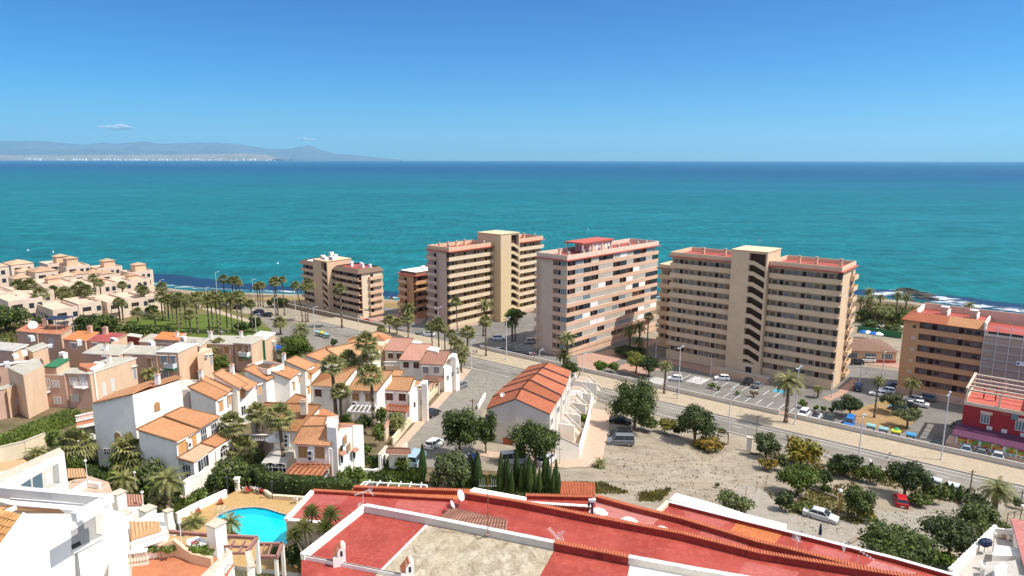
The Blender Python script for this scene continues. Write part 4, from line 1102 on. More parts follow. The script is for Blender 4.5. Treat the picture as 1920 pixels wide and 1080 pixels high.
class House:
 def __init__(s,name,label,cat,ref,href,group=None,h0=None):
  K=GP(ref[0],ref[1],href);s.z0=K.z-href;s.org=Vector((K.x,K.y,s.z0))
  s.t=thing(name,s.org,0,label,cat,group);s.w=MB();s.edges=[]
 def L(s,v):return(v[0]-s.org.x,v[1]-s.org.y,v[2]-s.org.z)
 def pt(s,px,py,h):return P(px,py,s.z0+h)
 def body(s,pts,hs,m='white_render',top=None,base=-1.5,inset=0.25,drop=.06,mt=None):
  if mt is None and inset>.03:mt='tile_plain' if 'tile_plain' in MATS else mat('tile_plain',(.42,.17,.075),.85,.15).name
  """walls under a roof outline given in photo pixels with heights above the house ground"""
  hs=hs if isinstance(hs,(list,tuple))else[hs]*len(pts)
  w_=[s.pt(x,y,h)for(x,y),h in zip(pts,hs)]
  c=sum(w_,Vector())/len(w_)
  q=[]
  for v in w_:
   d=Vector((c.x-v.x,c.y-v.y,0));q.append(v+(c-v)*min(.45,inset*1.3/d.length))
  w2=[Vector((a.x,a.y,a.z-drop))for a in q]
  loc=[s.L(v)for v in w2]
  s.w.prism([(v[0],v[1])for v in loc],base,[v[2]for v in loc],m,mt)
  s.last=w2;s.cen=c
  return w2
 def roof(s,pts,hs,m='tile_orange',over=0.0,th=.16,ridge=True,name='roof'):
  """pts: eave left, eave right, ridge right, ridge left"""
  hs=hs if isinstance(hs,(list,tuple))else[hs]*len(pts)
  w_=[Vector(s.L(s.pt(x,y,h)))for(x,y),h in zip(pts,hs)]
  mb=MB();tile_quad(mb,*w_,m,th=th)
  if ridge:
   mb.tube(w_[2]+Vector((0,0,th)),w_[3]+Vector((0,0,th)),.14,.14,6,m)
   for i,j in((0,3),(1,2)):mb.tube(w_[i]+Vector((0,0,th*.9)),w_[j]+Vector((0,0,th*.9)),.11,.11,6,'tile_sand' if m!='tile_red' else 'tile_pink')
  return mb.build(name,s.t)
 def flat(s,pts,h,m='flat_roof_gravel',rim=None,rh=.25,fascia='white_render',name='roof'):
  w_=[Vector(s.L(s.pt(x,y,h)))for x,y in pts];mb=MB()
  mb.prism([(v.x,v.y)for v in w_],w_[0].z-.02,w_[0].z+.10,fascia,m)
  mb.build(name,s.t)
  if rim:
   mb=MB()
   k=len(w_)
   for i in range(k):
    a,b_=w_[i],w_[(i+1)%k]
    mb.obox((a.x,a.y,w_[0].z+.08),(b_.x,b_.y,w_[0].z+.08),.2,rh,rim)
   mb.build('roof_parapet',s.t)
 def win(s,e,px,py,w_,h,kind,name=None):
  p,q=s.last[e],s.last[(e+1)%len(s.last)]
  v=hit_wall(p,q,px,py)
  d=q-p;n_=Vector((d.y,-d.x,0)).normalized()
  if n_.dot(v-s.cen)<0:n_=-n_
  rz=math.atan2(n_.y,n_.x)+math.pi/2
  o=put(name or PN.get(kind,'window'),wmesh(kind,w_,h),s.t,s.L(v+n_*.012),rz)
  return o
 def wbox(s,px,py,h,dx,dy,z0,z1,m,name,ang=0,mt=None):
  v=Vector(s.L(s.pt(px,py,h)));mb=MB();mb.box(0,dx,0,dy,z0,z1,m,mt);return mb.build(name,s.t,v,R(ang))
 def chimney(s,px,py,h,m='white_render',hh=1.2,wd=.6):
  v=Vector(s.L(s.pt(px,py,h)));mb=MB();mb.box(-wd/2,wd/2,-wd/2,wd/2,-.6,hh,m)
  mb.box(-wd/2-.08,wd/2+.08,-wd/2-.08,wd/2+.08,hh,hh+.1,'stone_coping');mb.box(-wd/2+.1,wd/2-.1,-wd/2+.1,wd/2-.1,hh+.1,hh+.3,'tile_pink');return mb.build('chimney',s.t,v)
 def done(s,name='wall'):
  return s.w.build(name,s.t)
def pergola(label,pts,h,ref,beams=6,m='wood_brown',wallm='white_render',along=0,post=2.6,name='pergola'):
 """pts: near left, near right, far right, far left at beam height h"""
 K=GP(ref[0],ref[1],h);z=K.z;w_=[P(x,y,z)for x,y in pts];org=Vector((w_[0].x,w_[0].y,z-h))
 t=thing(name,org,0,label,'pergola');Lc=lambda v:v-org
 mb=MB()
 a,b_,c,d=map(Lc,w_)
 for p,q in((a,b_),(d,c),(a,d),(b_,c)):mb.obox(p,q,.16,.2,m,-.2)
 mb.build('frame',t)
 for i in range(beams):
  k=(i+.5)/beams
  p,q=(lerp(a,b_,k),lerp(d,c,k))if along==0 else(lerp(a,d,k),lerp(b_,c,k))
  e=(q-p).normalized()*.3;e.z=0
  mb=MB();mb.obox(p-e,q+e,.1,.16,m,.002);mb.build('beam',t)
 for p in(a,b_,c,d):
  mb=MB();mb.box(p.x-.1,p.x+.1,p.y-.1,p.y+.1,p.z-h,p.z-.2,wallm if wallm else m);mb.build('post',t)
 return t
TERR='houses of the tile roofed terraces'
h=House('villa','white villa with an orange tiled roof and porch pergola, nearest behind the clipped hedge','house',(585,835),5.8)
h.body([(549.6,832.8),(620,837),(639.5,800),(566,803)],[5.8,5.8,7.6,7.6])
h.win(0,569.5,848,1.35,1.6,'tan');h.win(0,601,849,1.35,1.6,'tan');h.win(0,585,848,.85,.7,'ac');h.win(0,585,858,.85,.7,'ac')
h.roof([(549.6,832.8),(620,837),(639.5,800),(566.5,802)],[5.8,5.8,7.6,7.6])
h.roof([(566.5,802),(607,801),(613.5,782.8),(583,781.9)],[7.6,7.6,8.5,8.5])
h.body([(566,805),(607,803),(613.5,784),(583,784)],[7.4,7.4,8.3,8.3])
p_,q_=h.pt(620,837,5.8),h.pt(639.5,800,7.6);nn_=Vector((q_.y-p_.y,-(q_.x-p_.x),0)).normalized();nn_=nn_ if nn_.x>0 else-nn_
A_,B_=hit_wall(p_,q_,641,803),hit_wall(p_,q_,678,799.5)
def wing(a,c,dep,m='white_render',z=None,mt='tile_plain',off=.05):
 q=[a+nn_*off,c+nn_*off,c-nn_*dep,a-nn_*dep];l_=[h.L(v)for v in q];h.w.prism([(v[0],v[1])for v in l_],-1.5,[v[2]for v in l_],m,mt);h.last=q;h.cen=(q[0]+q[2])/2
wing(A_,B_,4.0);wing(hit_wall(p_,q_,659,797),hit_wall(p_,q_,678,796.5),2.2,off=.3)
wing(hit_wall(p_,q_,622,842),A_,.4,mt='white_render',off=.03)
h.last=[p_+nn_*.3,q_+nn_*.3];h.cen=p_-nn_*4
h.win(0,635.5,848,.45,1.1,'arch');h.win(0,641,841,.6,.8,'open');h.win(0,641,861,.6,1.2,'awned');h.win(0,664,854,.6,1.1,'awned');h.win(0,648,824,.6,1.3,'arch');h.win(0,655,838,.6,1.2,'arch')
h.body([(613,800),(631,802),(635,786),(616,783)],8.4,inset=.02)
h.body([(532,892),(603,894.5),(622,870),(549,868)],2.9,base=-2);h.win(1,611,893,2.2,1.6,'archopen')
h.done()
pergola('brown pergola over the white porch of the hedge side villa',[(534,889),(603,892),(620,871),(552,869)],3.2,(575,890),7,wallm=None)
h=House('villa','white villa with a wide tiled roof and two palms in front, behind the nearest villa','house',(533,810),5.8)
h.body([(508,808.7),(559,811),(603,762),(541,759)],[5.8,5.8,8.2,8.2])
h.win(0,523,822,.8,1.5,'louvre')
for y in(817,825,833):h.win(0,540,y,.85,.7,'ac')
h.roof([(508,808.7),(559,811),(603,762),(541,759)],[5.8,5.8,8.2,8.2])
h.body([(590,780),(606,782),(636,778.5),(605,764)],[7.2,6.9,6.9,7.4],inset=.05)
h.chimney(571,769,8.3,'pale_peach_render',1.3,.9)
h.body([(490,868),(536,870),(558,838),(515,836)],3.0,m='grey_render',mt='concrete',inset=.02)
h.win(0,508,876,1.5,1.2,'archopen');h.win(0,527,877,1.5,1.2,'archopen')
h.done()
h=House('villa','pale villa with an orange tiled roof over a balustraded terrace, left of the wide villa','house',(470,790),5.6)
h.body([(466,785),(506,788),(541,759),(498,757)],[5.8,5.8,7.8,7.8],'pale_peach_render')
h.win(0,484,803,1.0,1.9,'grey')
h.roof([(466,785),(506,788),(541,759),(498,757)],[5.8,5.8,7.8,7.8])
h.roof([(537,757),(558,759),(574,746),(555,741)],[7.6,7.6,8.3,8.3]);h.body([(537,757),(560,759),(576,747),(555,741)],[7.6,7.6,8.3,8.3])
h.done()
def balustrade(label,p0,p1,hgt,h=0.95,n_=14,m='white_plain',name='balustrade',posts=True,cap=None):
 a=GP(*p0,hgt);b_=GP(*p1,hgt);b_.z=a.z;t=thing(name,a,0,label,'balustrade');d=b_-a
 mb=MB();mb.obox((0,0,0),d,.22,.12,m);mb.build('plinth',t)
 mb=MB();mb.obox((0,0,h-.12),d+Vector((0,0,h-.12)),.26,.12,cap or m);mb.build('handrail',t)
 bal=MB()
 bal.lathe((0,0,0),[(.07,.1),(.05,.16),(.1,.32),(.05,.52),(.05,.7),(.08,h-.12)],m,6);me=bal.mesh('baluster')
 for i in range(n_):put('baluster',me,t,d*((i+.5)/n_))
 return t
balustrade('white balustrade along the terrace left of the two tall palms',(449,826),(508,829),3.0,n_=16)
def mid(label,eave,ridge,wins,h0=5.7,h1=7.6,m='tile_sand',shutter='brown',wall='white_render'):
 (x0,y0),(x1,y1)=eave;(x2,y2),(x3,y3)=ridge
 H=House('terraced_house',label,'house',((x0+x1)/2,(y0+y1)/2),h0,TERR)
 q=[(x0,y0),(x1,y1),(x2,y2),(x3,y3)]
 H.body(q,[h0,h0,h1,h1],wall);H.roof(q,[h0,h0,h1,h1],m)
 for px,py in wins:H.win(0,px,py,1.25,1.3,shutter)
 return H
h=mid('white terraced house behind the twin tall palms with one brown shutter',((583,723.5),(640,727)),((672,689),(604,700)),[(597.5,737)]);h.win(1,660,730,.8,1.2,'grey');h.done()
h=mid('white terraced house in the middle of its row with two tan shutters above a pergola',((652,733),(708,735.5)),((738,697),(676,696)),[(668,745),(692,746)],shutter='tan');h.win(0,666,756,.8,.6,'ac');h.done()
h=mid('white terraced house beside the estate street with two brown shutters',((717,732),(768,734.6)),((778,709),(728,707)),[(731,744),(755,745)],h1=6.9)
h.roof([(728,707),(753.5,707.6),(759,696),(734.5,695)],[6.9,6.9,7.6,7.6],'tile_sand');h.body([(728,709),(753.5,709.6),(759,698),(734.5,697)],[6.7,6.7,7.4,7.4])
h.win(0,762,757,.8,.6,'ac')
h.body([(768,738),(777,713),(801,716),(799,728)],[5.5,5.8,5.6,5.2],inset=.02)
h.body([(790,719),(801,720),(803,713),(793,712)],6.8,inset=.02)
h.roof([(778,722),(787,722),(790,716),(780,715)],[5.9,5.9,6.3,6.3],'tile_sand',ridge=False);h.roof([(781,729),(791,728),(792,724),(783,724)],[5.7,5.7,6.1,6.1],'tile_sand',ridge=False)
h.last=[h.pt(768,738,5.5),h.pt(799,728,5.2)];h.win(0,778,759,.5,1.0,'awned');h.win(0,791,754,.5,1.0,'awned')
h.done()
pergola('white beamed pergola below the tan shuttered house',[(652,771),(702,774),(708,762),(661,760)],2.8,(675,772),6,'white_plain')
pergola('orange timber pergola over the garden beside the estate street',[(722,769),(763,772),(768,762),(728,759)],2.8,(740,770),8,'wood_red')
h=mid('white terraced house at the left of the pink roofed row',((720,658),(759,660)),((776,636),(735,634)),[(733,667.5),(749,668)],m='tile_pink',wall='pale_peach_render')
h.body([(771,643),(786,646),(792,640),(776,638)],7.7,inset=.02);h.done()
h=mid('white terraced house in the middle of the pink roofed row',((748,676),(789,678)),((812,647),(769,645.5)),[(762,684),(781,685)],m='tile_pink')
h.body([(800,655),(822,659),(826,652),(808,649)],7.7,inset=.02);h.done()
h=mid('white terraced house at the right end of the pink roofed row',((786,683),(833,685.6)),((845,660),(804,657)),[(799,694),(819,694)],m='tile_pink',shutter='grey')
h.body([(833,690),(843,665),(857,664),(862,684)],[5.4,5.8,5.8,5.2],inset=.02)
h.roof([(842,677),(850,677),(852,671),(845,671)],[5.9,5.9,6.3,6.3],'tile_pink',ridge=False)
h.last=[h.pt(833,690,5.4),h.pt(862,684,5.2)];h.win(0,840,708,.5,1.0,'glass');h.win(0,849,701,.5,1.0,'glass');h.win(0,857,695,1.0,1.5,'archopen')
h.body([(845,668),(855,670),(858,663),(848,661)],7.4,inset=.02)
h.done()
pergola('weathered brown pergola in front of the right end house of the pink row',[(790,713),(824,716),(832,706),(800,703)],2.8,(806,714),8,'wood_brown')
balustrade('white balcony rail of the pink roofed row',(720,686),(786,691),3.4,n_=14)
def gate_wall(label,p0,p1,hgt=2.3,arch=True,m='cream_render',cap='tile_pink'):
 a=GP(*p0);b_=GP(*p1);t=thing('garden_wall',a,0,label,'wall');d=b_-a;n_=10;mb=MB()
 L_=d.length;dr=d/L_
 segs=24
 for i in range(segs):
  k0,k1=i/segs,(i+1)/segs;km=(k0+k1)/2;x=(km-.5)*L_
  zb=0
  if arch and abs(x)<.75:zb=1.35+math.sqrt(max(0,.75**2-x*x))*.8
  p,q=d*k0,d*k1;mb.obox((p.x,p.y,p.z-.5 if zb==0 else p.z+zb),(q.x,q.y,q.z-.5 if zb==0 else q.z+zb),.3,hgt-zb+(.5 if zb==0 else 0),m)
 mb.build('wall',t)
 mb=MB();mb.obox(Vector((0,0,hgt)),d+Vector((0,0,hgt)),.5,.12,cap);mb.build('coping',t)
 if arch:
  mb=MB();p,q=d*.5-dr*.7,d*.5+dr*.7;mb.obox(p,q,.05,1.8,'metal_dark');mb.build('gate',t)
 return t
gate_wall('cream garden wall with an arched gate nearest the forecourt on the estate street',(723,828),(737,800))
gate_wall('cream garden wall with an arched gate halfway up the estate street',(801,752),(812,738))
gate_wall('small arched gateway in the wall below the pink roofed row',(813,742),(822,728))
def low_wall(label,pts,hgt,th=.25,m='cream_render',cap=None,name='garden_wall',h0=0.0):
 w_=[GP(*p)for p in pts];o=w_[0];t=thing(name,o,0,label,'wall');mb=MB();mc=MB()
 for p,q in zip(w_,w_[1:]):
  a,b_=p-o,q-o;a.z-=.6;b_.z-=.6;mb.obox(a,b_,th,hgt+.6+h0,m)
  a.z+=.6+hgt+h0;b_.z+=.6+hgt+h0
  mc.obox(a,b_,th+.1,.08,cap or m)
 mb.build('wall',t);mc.build('coping',t);return t
low_wall('cream wall running along the pavement of the estate street',[(737,836),(770,795),(800,757),(822,733),(860,696)],1.3,m='cream_render')
def saw(label,A,B,C,D,he=6.2,hr=8.0,m='tile_orange',gable='rose_pale',face='white_render'):
 """A,D ridge ends (left), B,C eave ends (right); A-B is the near gable"""
 H=House('terraced_house',label,'house',B,he,TERR)
 H.body([B,C,D,A],[he,he,hr,hr],face,inset=.2)
 H.roof([B,C,D,A],[he,he,hr,hr],m)
 return H
mat('rose_pale',(0.62,0.50,0.42),0.9,0.06,0.5)
S_T='white sloping roofed house, '
h=saw(S_T+'second from the left, above the low front wing',(353,728),(405.6,752.5),(428.5,739),(381,716))
h.win(0,415,761,1.1,1.7,'orange');h.win(0,431,750,.7,1.5,'orange')
h.body([(381,716),(428,740),(436,732),(376,704)],[7.8,6.0,6.0,7.8]);h.roof([(428,739),(436,731),(376,704),(379,716)],[6.0,6.0,7.9,7.9]);h.chimney(378,709,8.0)
h.body([(341,731),(353,730),(376,712),(343,712)],7.4,'rose_pale',inset=0.02)
h.done()
h=saw(S_T+'third from the left with a high blank gable edge',(400,703),(446,729.6),(465,722.6),(418,693.5),6.6,8.6)
h.win(0,455,738,1.1,1.7,'orange');h.win(0,457,770,.9,1.5,'glass')
h.body([(440,726),(465,730),(485,724),(432,702)],[6.2,6.0,6.0,7.9]);h.roof([(464,735),(484,721),(438,699),(420,708)],[6.0,6.0,7.9,7.9]);h.chimney(436,698,8.3)
h.done()
h=saw(S_T+'fourth from the left beside the roof patio',(456.6,694.4),(500.6,715.5),(521,706),(476,685),6.6,8.6)
h.win(0,487,731,.7,1.5,'orange');h.done()
h=saw(S_T+'fifth from the left with the sunken roof patio',(503,696),(544.6,713),(564,698),(515,680),6.4,8.2)
h.win(0,551,724,.8,1.6,'orange');h.win(0,561,711,.6,1.5,'orange')
v=Vector(h.L(h.pt(499,689,8.2)))
mb=MB();mb.box(-2.6,2.4,-1.8,1.8,-.5,-.02,'white_render','dark_recess')
for a in((-2.7,2.5,-1.9,-1.7),(-2.7,2.5,1.7,1.9),(-2.7,-2.5,-1.7,1.7),(2.3,2.5,-1.7,1.7)):mb.box(*a,-.5,.5,'white_render','tile_sand')
mb.build('roof_patio',h.t,v,R(-28));h.done()
h=saw(S_T+'sixth from the left with a narrow shuttered face',(534,678.6),(573.6,696),(592,684),(555,669),6.6,8.4)
h.win(0,579,703,.9,1.7,'orange');h.win(0,579,731,.9,1.6,'orange');h.chimney(533,676,8.6)
h.body([(573,700),(594,690),(604,690),(585,705)],[5.4,5.8,5.4,5.2]);h.roof([(583,702),(604,686),(594,681),(575,694)],[5.4,5.4,6.4,6.4])
h.done()
h=House('terraced_house','long orange roofed terrace range behind the tall palms','house',(607,681),6.2,TERR)
q=[(607.5,681),(700,672),(664,645),(573,668)]
h.body([(607.5,681),(652,669),(597,654),(573,668)],[6.2,6.2,7.8,7.8]);h.roof([(607.5,681),(652,669),(620,650),(573,668)],[6.2,6.2,7.8,7.8])
h.body([(640,672),(690,668),(664,646),(612,656)],[6.2,6.2,7.8,7.8]);h.roof([(640,673),(690,668),(664,645),(612,655)],[6.2,6.2,7.8,7.8],'tile_sand')
h.win(0,600,685,1,1.4,'orange');h.done()
h=House('terraced_house','orange roofed house left of the pink roofed row','house',(716,654),6.0,TERR)
h.body([(684,668),(716,655),(692,640),(662,646)],[5.8,5.8,7.4,7.4]);h.roof([(684,668),(717,654),(692,640),(662,645)],[5.8,5.8,7.4,7.4],'tile_sand')
h.body([(700,650),(718,648),(726,640),(708,640)],6.4,'peach_render',inset=.02);h.done()
h=House('terraced_house','orange roofed house at the far end of the estate beside the main road','house',(738,633),5.6,TERR)
h.body([(683,630),(724,640),(738,633),(709,624)],[6.0,6.0,6.0,7.2]);h.roof([(700,640),(738,633),(711,623.5),(685,629)],[5.6,5.6,7.0,7.0],'tile_sand')
h.roof([(648,643),(700,640),(684,629),(660,634)],[5.6,5.6,6.6,6.6],'tile_sand');h.body([(650,645),(700,641),(684,631),(662,636)],[5.4,5.4,6.4,6.4],inset=.5);h.win(0,690,648,1,1.4,'orange');h.done()
h=House('terraced_house','largest white end house with a tall blank grey wall and an arched window','house',(249,740),11.0,TERR)
h.body([(172,758),(249,741),(341,712),(262,726)],[9.6,11.3,11.3,9.6],inset=0.05,mt='tile_plain' if 'tile_plain' in MATS else mat('tile_plain',(.42,.17,.075),.85,.15).name)
h.win(0,222,821,.9,1.5,'arch');h.win(1,295,763,.8,1.3,'arch')
for px in(203,216,230,242):h.win(0,px,848,1.1,.9,'bars')
h.roof([(171,759),(250,740.5),(262,730),(225,735)],[9.7,11.4,11.4,10.2],ridge=False)
h.roof([(249,740),(297,718),(283,716),(222,736)],[11.35,11.35,10.9,10.2],ridge=False);h.roof([(301,723),(342,709),(330,706),(296,716)],[11.4,11.5,11.0,10.9],ridge=False)
h.chimney(296,714,12.0,hh=.8)
h.done()
h=House('terraced_house','low white front wing with two orange roof panels and a tiled sunroom','house',(331,830),6.4,TERR)
h.body([(258,809),(331,830),(412,783),(342,766.7)],[6.9,6.2,6.2,7.4],inset=.1)
h.roof([(331,830.5),(374,808),(306,784),(257,808)],[6.2,6.2,7.2,7.0]);h.roof([(375,806),(413,783),(342,766),(308,782)],[6.35,6.35,7.5,7.4])
h.win(1,342,839,1.5,1.7,'orange');h.win(1,362,827,1.4,1.7,'orange');h.win(1,353,834,.85,1.2,'ac');h.win(1,382,816,1.2,1.7,'bars');h.win(1,401,805,1.2,1.7,'bars')
h.body([(334,862),(364,870),(405,842),(376,834)],3.2,inset=.05);h.win(0,345,882,3.0,1.9,'bars');h.win(1,377,873,1.2,1.6,'glass');h.win(1,386,866,1.2,1.6,'glass')
h.roof([(364,870),(405,841),(377,834),(333,861)],[3.2,3.2,4.0,3.9],'tile_cream');h.roof([(405,841),(440,818),(414,811),(377,833)],[3.3,3.3,4.1,4.1])
h.body([(405,845),(438,822),(430,815),(398,838)],[3.1,3.1,3.3,3.3],inset=.02);h.win(0,420,845,1.6,1.5,'archopen')
h.done()
h=House('terraced_house','white terrace house with a balustraded balcony left of the tall grey wall','house',(160,795),6.0,TERR)
h.body([(142,800),(178,792),(176,770),(150,778)],3.4,inset=.02,mt='terracotta_flat');h.win(0,164,810,3.2,1.4,'open');h.done()
balustrade('white balustrade on the balcony left of the tall grey wall',(143,792),(178,786),3.6,n_=12)
balustrade('white lower balustrade between garden palms and the tall grey wall',(156,828),(179,826),1.0,n_=9)
FLT='flat roofed peach houses'
def flat_house(label,left,corner,right,hgt,mL='peach_shaded',mR='peach_render',winsL=(),winsR=(),roofm='flat_roof_gravel',rim=None,bk=None,fascia='white_render',rh=.25):
 """left, corner, right: pixels of the roof edge; the back corner closes the parallelogram"""
 H=House('terraced_house',label,'house',corner,hgt,FLT)
 a,c,e=(H.pt(*p,hgt)for p in(left,corner,right));d=a+e-c
 q=[a,c,e,d];loc=[H.L(v)for v in q]
 H.w.prism([(v[0],v[1])for v in loc],-1.5,loc[0][2]-.02,mR)
 H.last=q;H.cen=sum(q,Vector())/4
 n_=Vector((c.y-a.y,-(c.x-a.x),0)).normalized()
 if n_.dot(a-H.cen)<0:n_=-n_
 mb=MB();la,lc=Vector(loc[0]),Vector(loc[1])
 for v in(la,lc):v+=n_*.01
 mb.obox((la.x,la.y,-1.5),(lc.x,lc.y,-1.5),.05,loc[0][2]+1.4,mL);mb.build('front_wall',H.t)
 mb=MB();cen=Vector(H.L(H.cen));ex=[Vector(v)+(Vector(v)-cen).normalized()*.25 for v in loc]
 mb.prism([(v.x,v.y)for v in ex],loc[0][2]-.02,loc[0][2]+.14,fascia,roofm);mb.build('roof',H.t)
 if rim:
  mb=MB()
  for i in range(4):
   p,r_=Vector(loc[i]),Vector(loc[(i+1)%4]);mb.obox(p+Vector((0,0,.13)),r_+Vector((0,0,.13)),.2,rh,rim)
  mb.build('roof_parapet',H.t)
 for px,py,w_,hh,k in winsL:H.win(0,px,py,w_,hh,k)
 for px,py,w_,hh,k in winsR:H.win(1,px,py,w_,hh,k)
 return H
mat('peach_shaded',(0.56,0.36,0.27),0.9,0.07,0.5)  # darker copy of the peach wall, shade of its sunless side put into colour
PF='peach flat house '
h=flat_house(PF+'nearest at the left edge with tall slit windows and a white door',(-60,748),(13,730),(44,717),5.0,winsR=[(32,752,1.0,1.1,'slot')],roofm='flat_roof_gravel',fascia='stone_coping')
h.body([(13,731),(16,729),(88,690),(60,680)],[5.1,5.1,5.2,5.2],'peach_render',inset=0)
h.body([(44,704),(82,686),(70,670),(15,690)],7.6,'peach_render',inset=0,mt='flat_roof_gravel')
h.last=[h.pt(13,730,5.0),h.pt(82,694,5.0)]
for px,py,w_,hh,k in[(65,715,.8,1.9,'slot'),(67,733,.9,1.2,'slot'),(70,764,.9,1.2,'slot'),(33,752,1.0,1.1,'slot'),(35,790,1.7,1.8,'slot'),(47,790,1.1,2.3,'door')]:h.win(0,px,py,w_,hh,k)
h.done()
h=flat_house(PF+'with two balconies and louvred windows left of the tall grey wall',(122,701),(169,702),(255,673),6.4,winsL=[(139,715.5,1.25,1.4,'louvre'),(157,716,1.0,2.0,'louvre'),(142,747,1.3,1.3,'louvre'),(161,752,1.0,1.6,'open')],winsR=[(196,730,.8,2.2,'slot'),(212,722,.8,2.2,'slot'),(253,700,.7,2.2,'grey')])
h.body([(84,703.5),(121,704.5),(150,690),(110,690)],6.2,'peach_shaded',inset=0,mt='flat_roof_gravel')
for px,py,w_,hh,k in[(90,719,1.0,1.7,'louvre'),(106,721,1.2,1.3,'louvre'),(109,752,1.2,1.3,'louvre')]:h.win(0,px,py,w_,hh,k)
for px,py in((157,725),(88,733)):
 v=Vector(h.L(hit_wall(h.pt(122,701,6.4),h.pt(169,702,6.4),px,py)));mb=MB()
 mb.box(-1.1,1.1,-1.1,0,-.15,0,'white_plain');mb.box(-1.1,1.1,-1.1,-1.05,.85,.95,'white_plain')
 for i in range(11):x=-1.08+i*.215;mb.box(x,x+.05,-1.1,-1.05,0,.85,'white_plain')
 for i in range(5):y=-1.05+i*.22;mb.box(-1.1,-1.05,y,y+.05,0,.9,'white_plain');mb.box(1.05,1.1,y,y+.05,0,.9,'white_plain')
 mb.build('balcony',h.t,v,R(-15))
h.body([(150,687),(164,692),(184,681),(150,681)],7.2,'terracotta_flat',inset=0);h.body([(160,690),(176,694),(196,681),(180,678)],7.0,'white_render',inset=0)
h.chimney(206,681,6.6);h.done()
h=flat_house(PF+'with the green roof covering',(84,689),(106,690),(130,676),7.2,roofm='canvas_green',fascia='canvas_green');h.done()
h=flat_house(PF+'with a black railed roof terrace and small white balcony',(295,661),(334,662),(370,646),7.0,winsL=[(308,675,1.3,1.4,'grey'),(326,675,.9,1.4,'grey'),(311,702,1.3,1.4,'grey')],roofm='white_render')
h.body([(370,664),(376,662),(398,653),(380,652)],6.0,'peach_render',inset=0);h.win(1,386,668,.8,.7,'ac');h.win(1,396,675,.7,2.0,'grey')
mb=MB();q=[Vector(h.L(h.pt(*p,7.0)))for p in((296,661),(334,662),(369,647),(332,646))]
for i in range(4):
 a,c=q[i],q[(i+1)%4]
 for z in(.5,1.0):mb.tube(a+Vector((0,0,z)),c+Vector((0,0,z)),.03,.03,4,'metal_dark')
 for k in range(9):p=lerp(a,c,k/8);mb.tube(p,p+Vector((0,0,1.0)),.025,.025,4,'metal_dark')
mb.build('railing',h.t)
mb=MB();mb.box(-1.1,1.1,-1.1,0,-.4,0,'canvas_green');mb.box(-1.1,1.1,-1.1,-1.05,0,.95,'metal_galv');mb.box(-1.1,-1.05,-1.05,0,0,.95,'metal_galv');mb.box(1.05,1.1,-1.05,0,0,.95,'metal_galv');mb.build('balcony',h.t,Vector(h.L(hit_wall(q[0]+h.org,q[1]+h.org,324,689))),R(-15))
h.done()
h=flat_house(PF+'with a long white edged roof, second left of the black railed terrace',(157,664),(222,668),(250,650),6.2,roofm='flat_roof_gravel',winsL=[(200,676,1.2,1.2,'grey')]);h.chimney(200,658,6.3);h.done()
h=flat_house(PF+'joined to the left of the black railed terrace, with a brown doorway',(225,664),(294,667),(312,652),6.3,roofm='flat_roof_gravel',winsL=[(262,682,1.2,2.0,'open'),(281,681,1.0,1.6,'tan'),(243,672,1.6,.6,'ac')]);h.chimney(247,655,6.3);h.done()
h=flat_house(PF+'with an orange awning roof panel behind the black railed terrace',(290,637),(336,640),(349,627),6.4,roofm='orange_membrane',fascia='pale_peach_render');h.chimney(333,634,6.4);h.done()
h=flat_house(PF+'with the long low grey roof behind the black railed terrace',(262,642),(374,651),(392,636),5.8,roofm='flat_roof_gravel');h.chimney(396,633,6.0);h.done()
h=flat_house(PF+'with white roof panel left of the small white balcony near the lawn',(376,645),(437,647),(457,632),6.0,roofm='flat_roof_gravel',winsL=[(426,657,1.2,1.5,'tan')]);h.chimney(453,633,6.3);h.done()
h=flat_house(PF+'with a small white balcony at the row end by the lawn',(439,644),(471,646),(497,632),6.6,winsL=[(450,655,1.2,1.5,'tan'),(463,655,1.0,1.5,'tan'),(451,674,1.2,1.3,'tan'),(464,678,1.2,1.9,'open')])
mb=MB();mb.box(-1.1,1.1,-1.1,0,-.4,0,'canvas_green');mb.box(-1.1,1.1,-1.1,-1.05,0,.95,'white_plain');mb.box(-1.1,-1.05,-1.05,0,0,.95,'white_plain');mb.box(1.05,1.1,-1.05,0,0,.95,'white_plain');mb.build('balcony',h.t,Vector(h.L(hit_wall(h.last[0],h.last[1],462,667))),R(-15));h.done()
h=flat_house(PF+'with a bright white roof and green drainpipe beside the blue awning',(470,634),(497,638),(516,626),6.8,roofm='white_render',mL='peach_render',winsR=[(513,650,.8,2.0,'grey')])
mb=MB();v=Vector(h.L(h.last[1]));mb.box(-.5,.1,-.2,.1,-6.8,-.1,'canvas_green');mb.build('downpipe',h.t,v+Vector((-.1,-.15,0)));h.done()
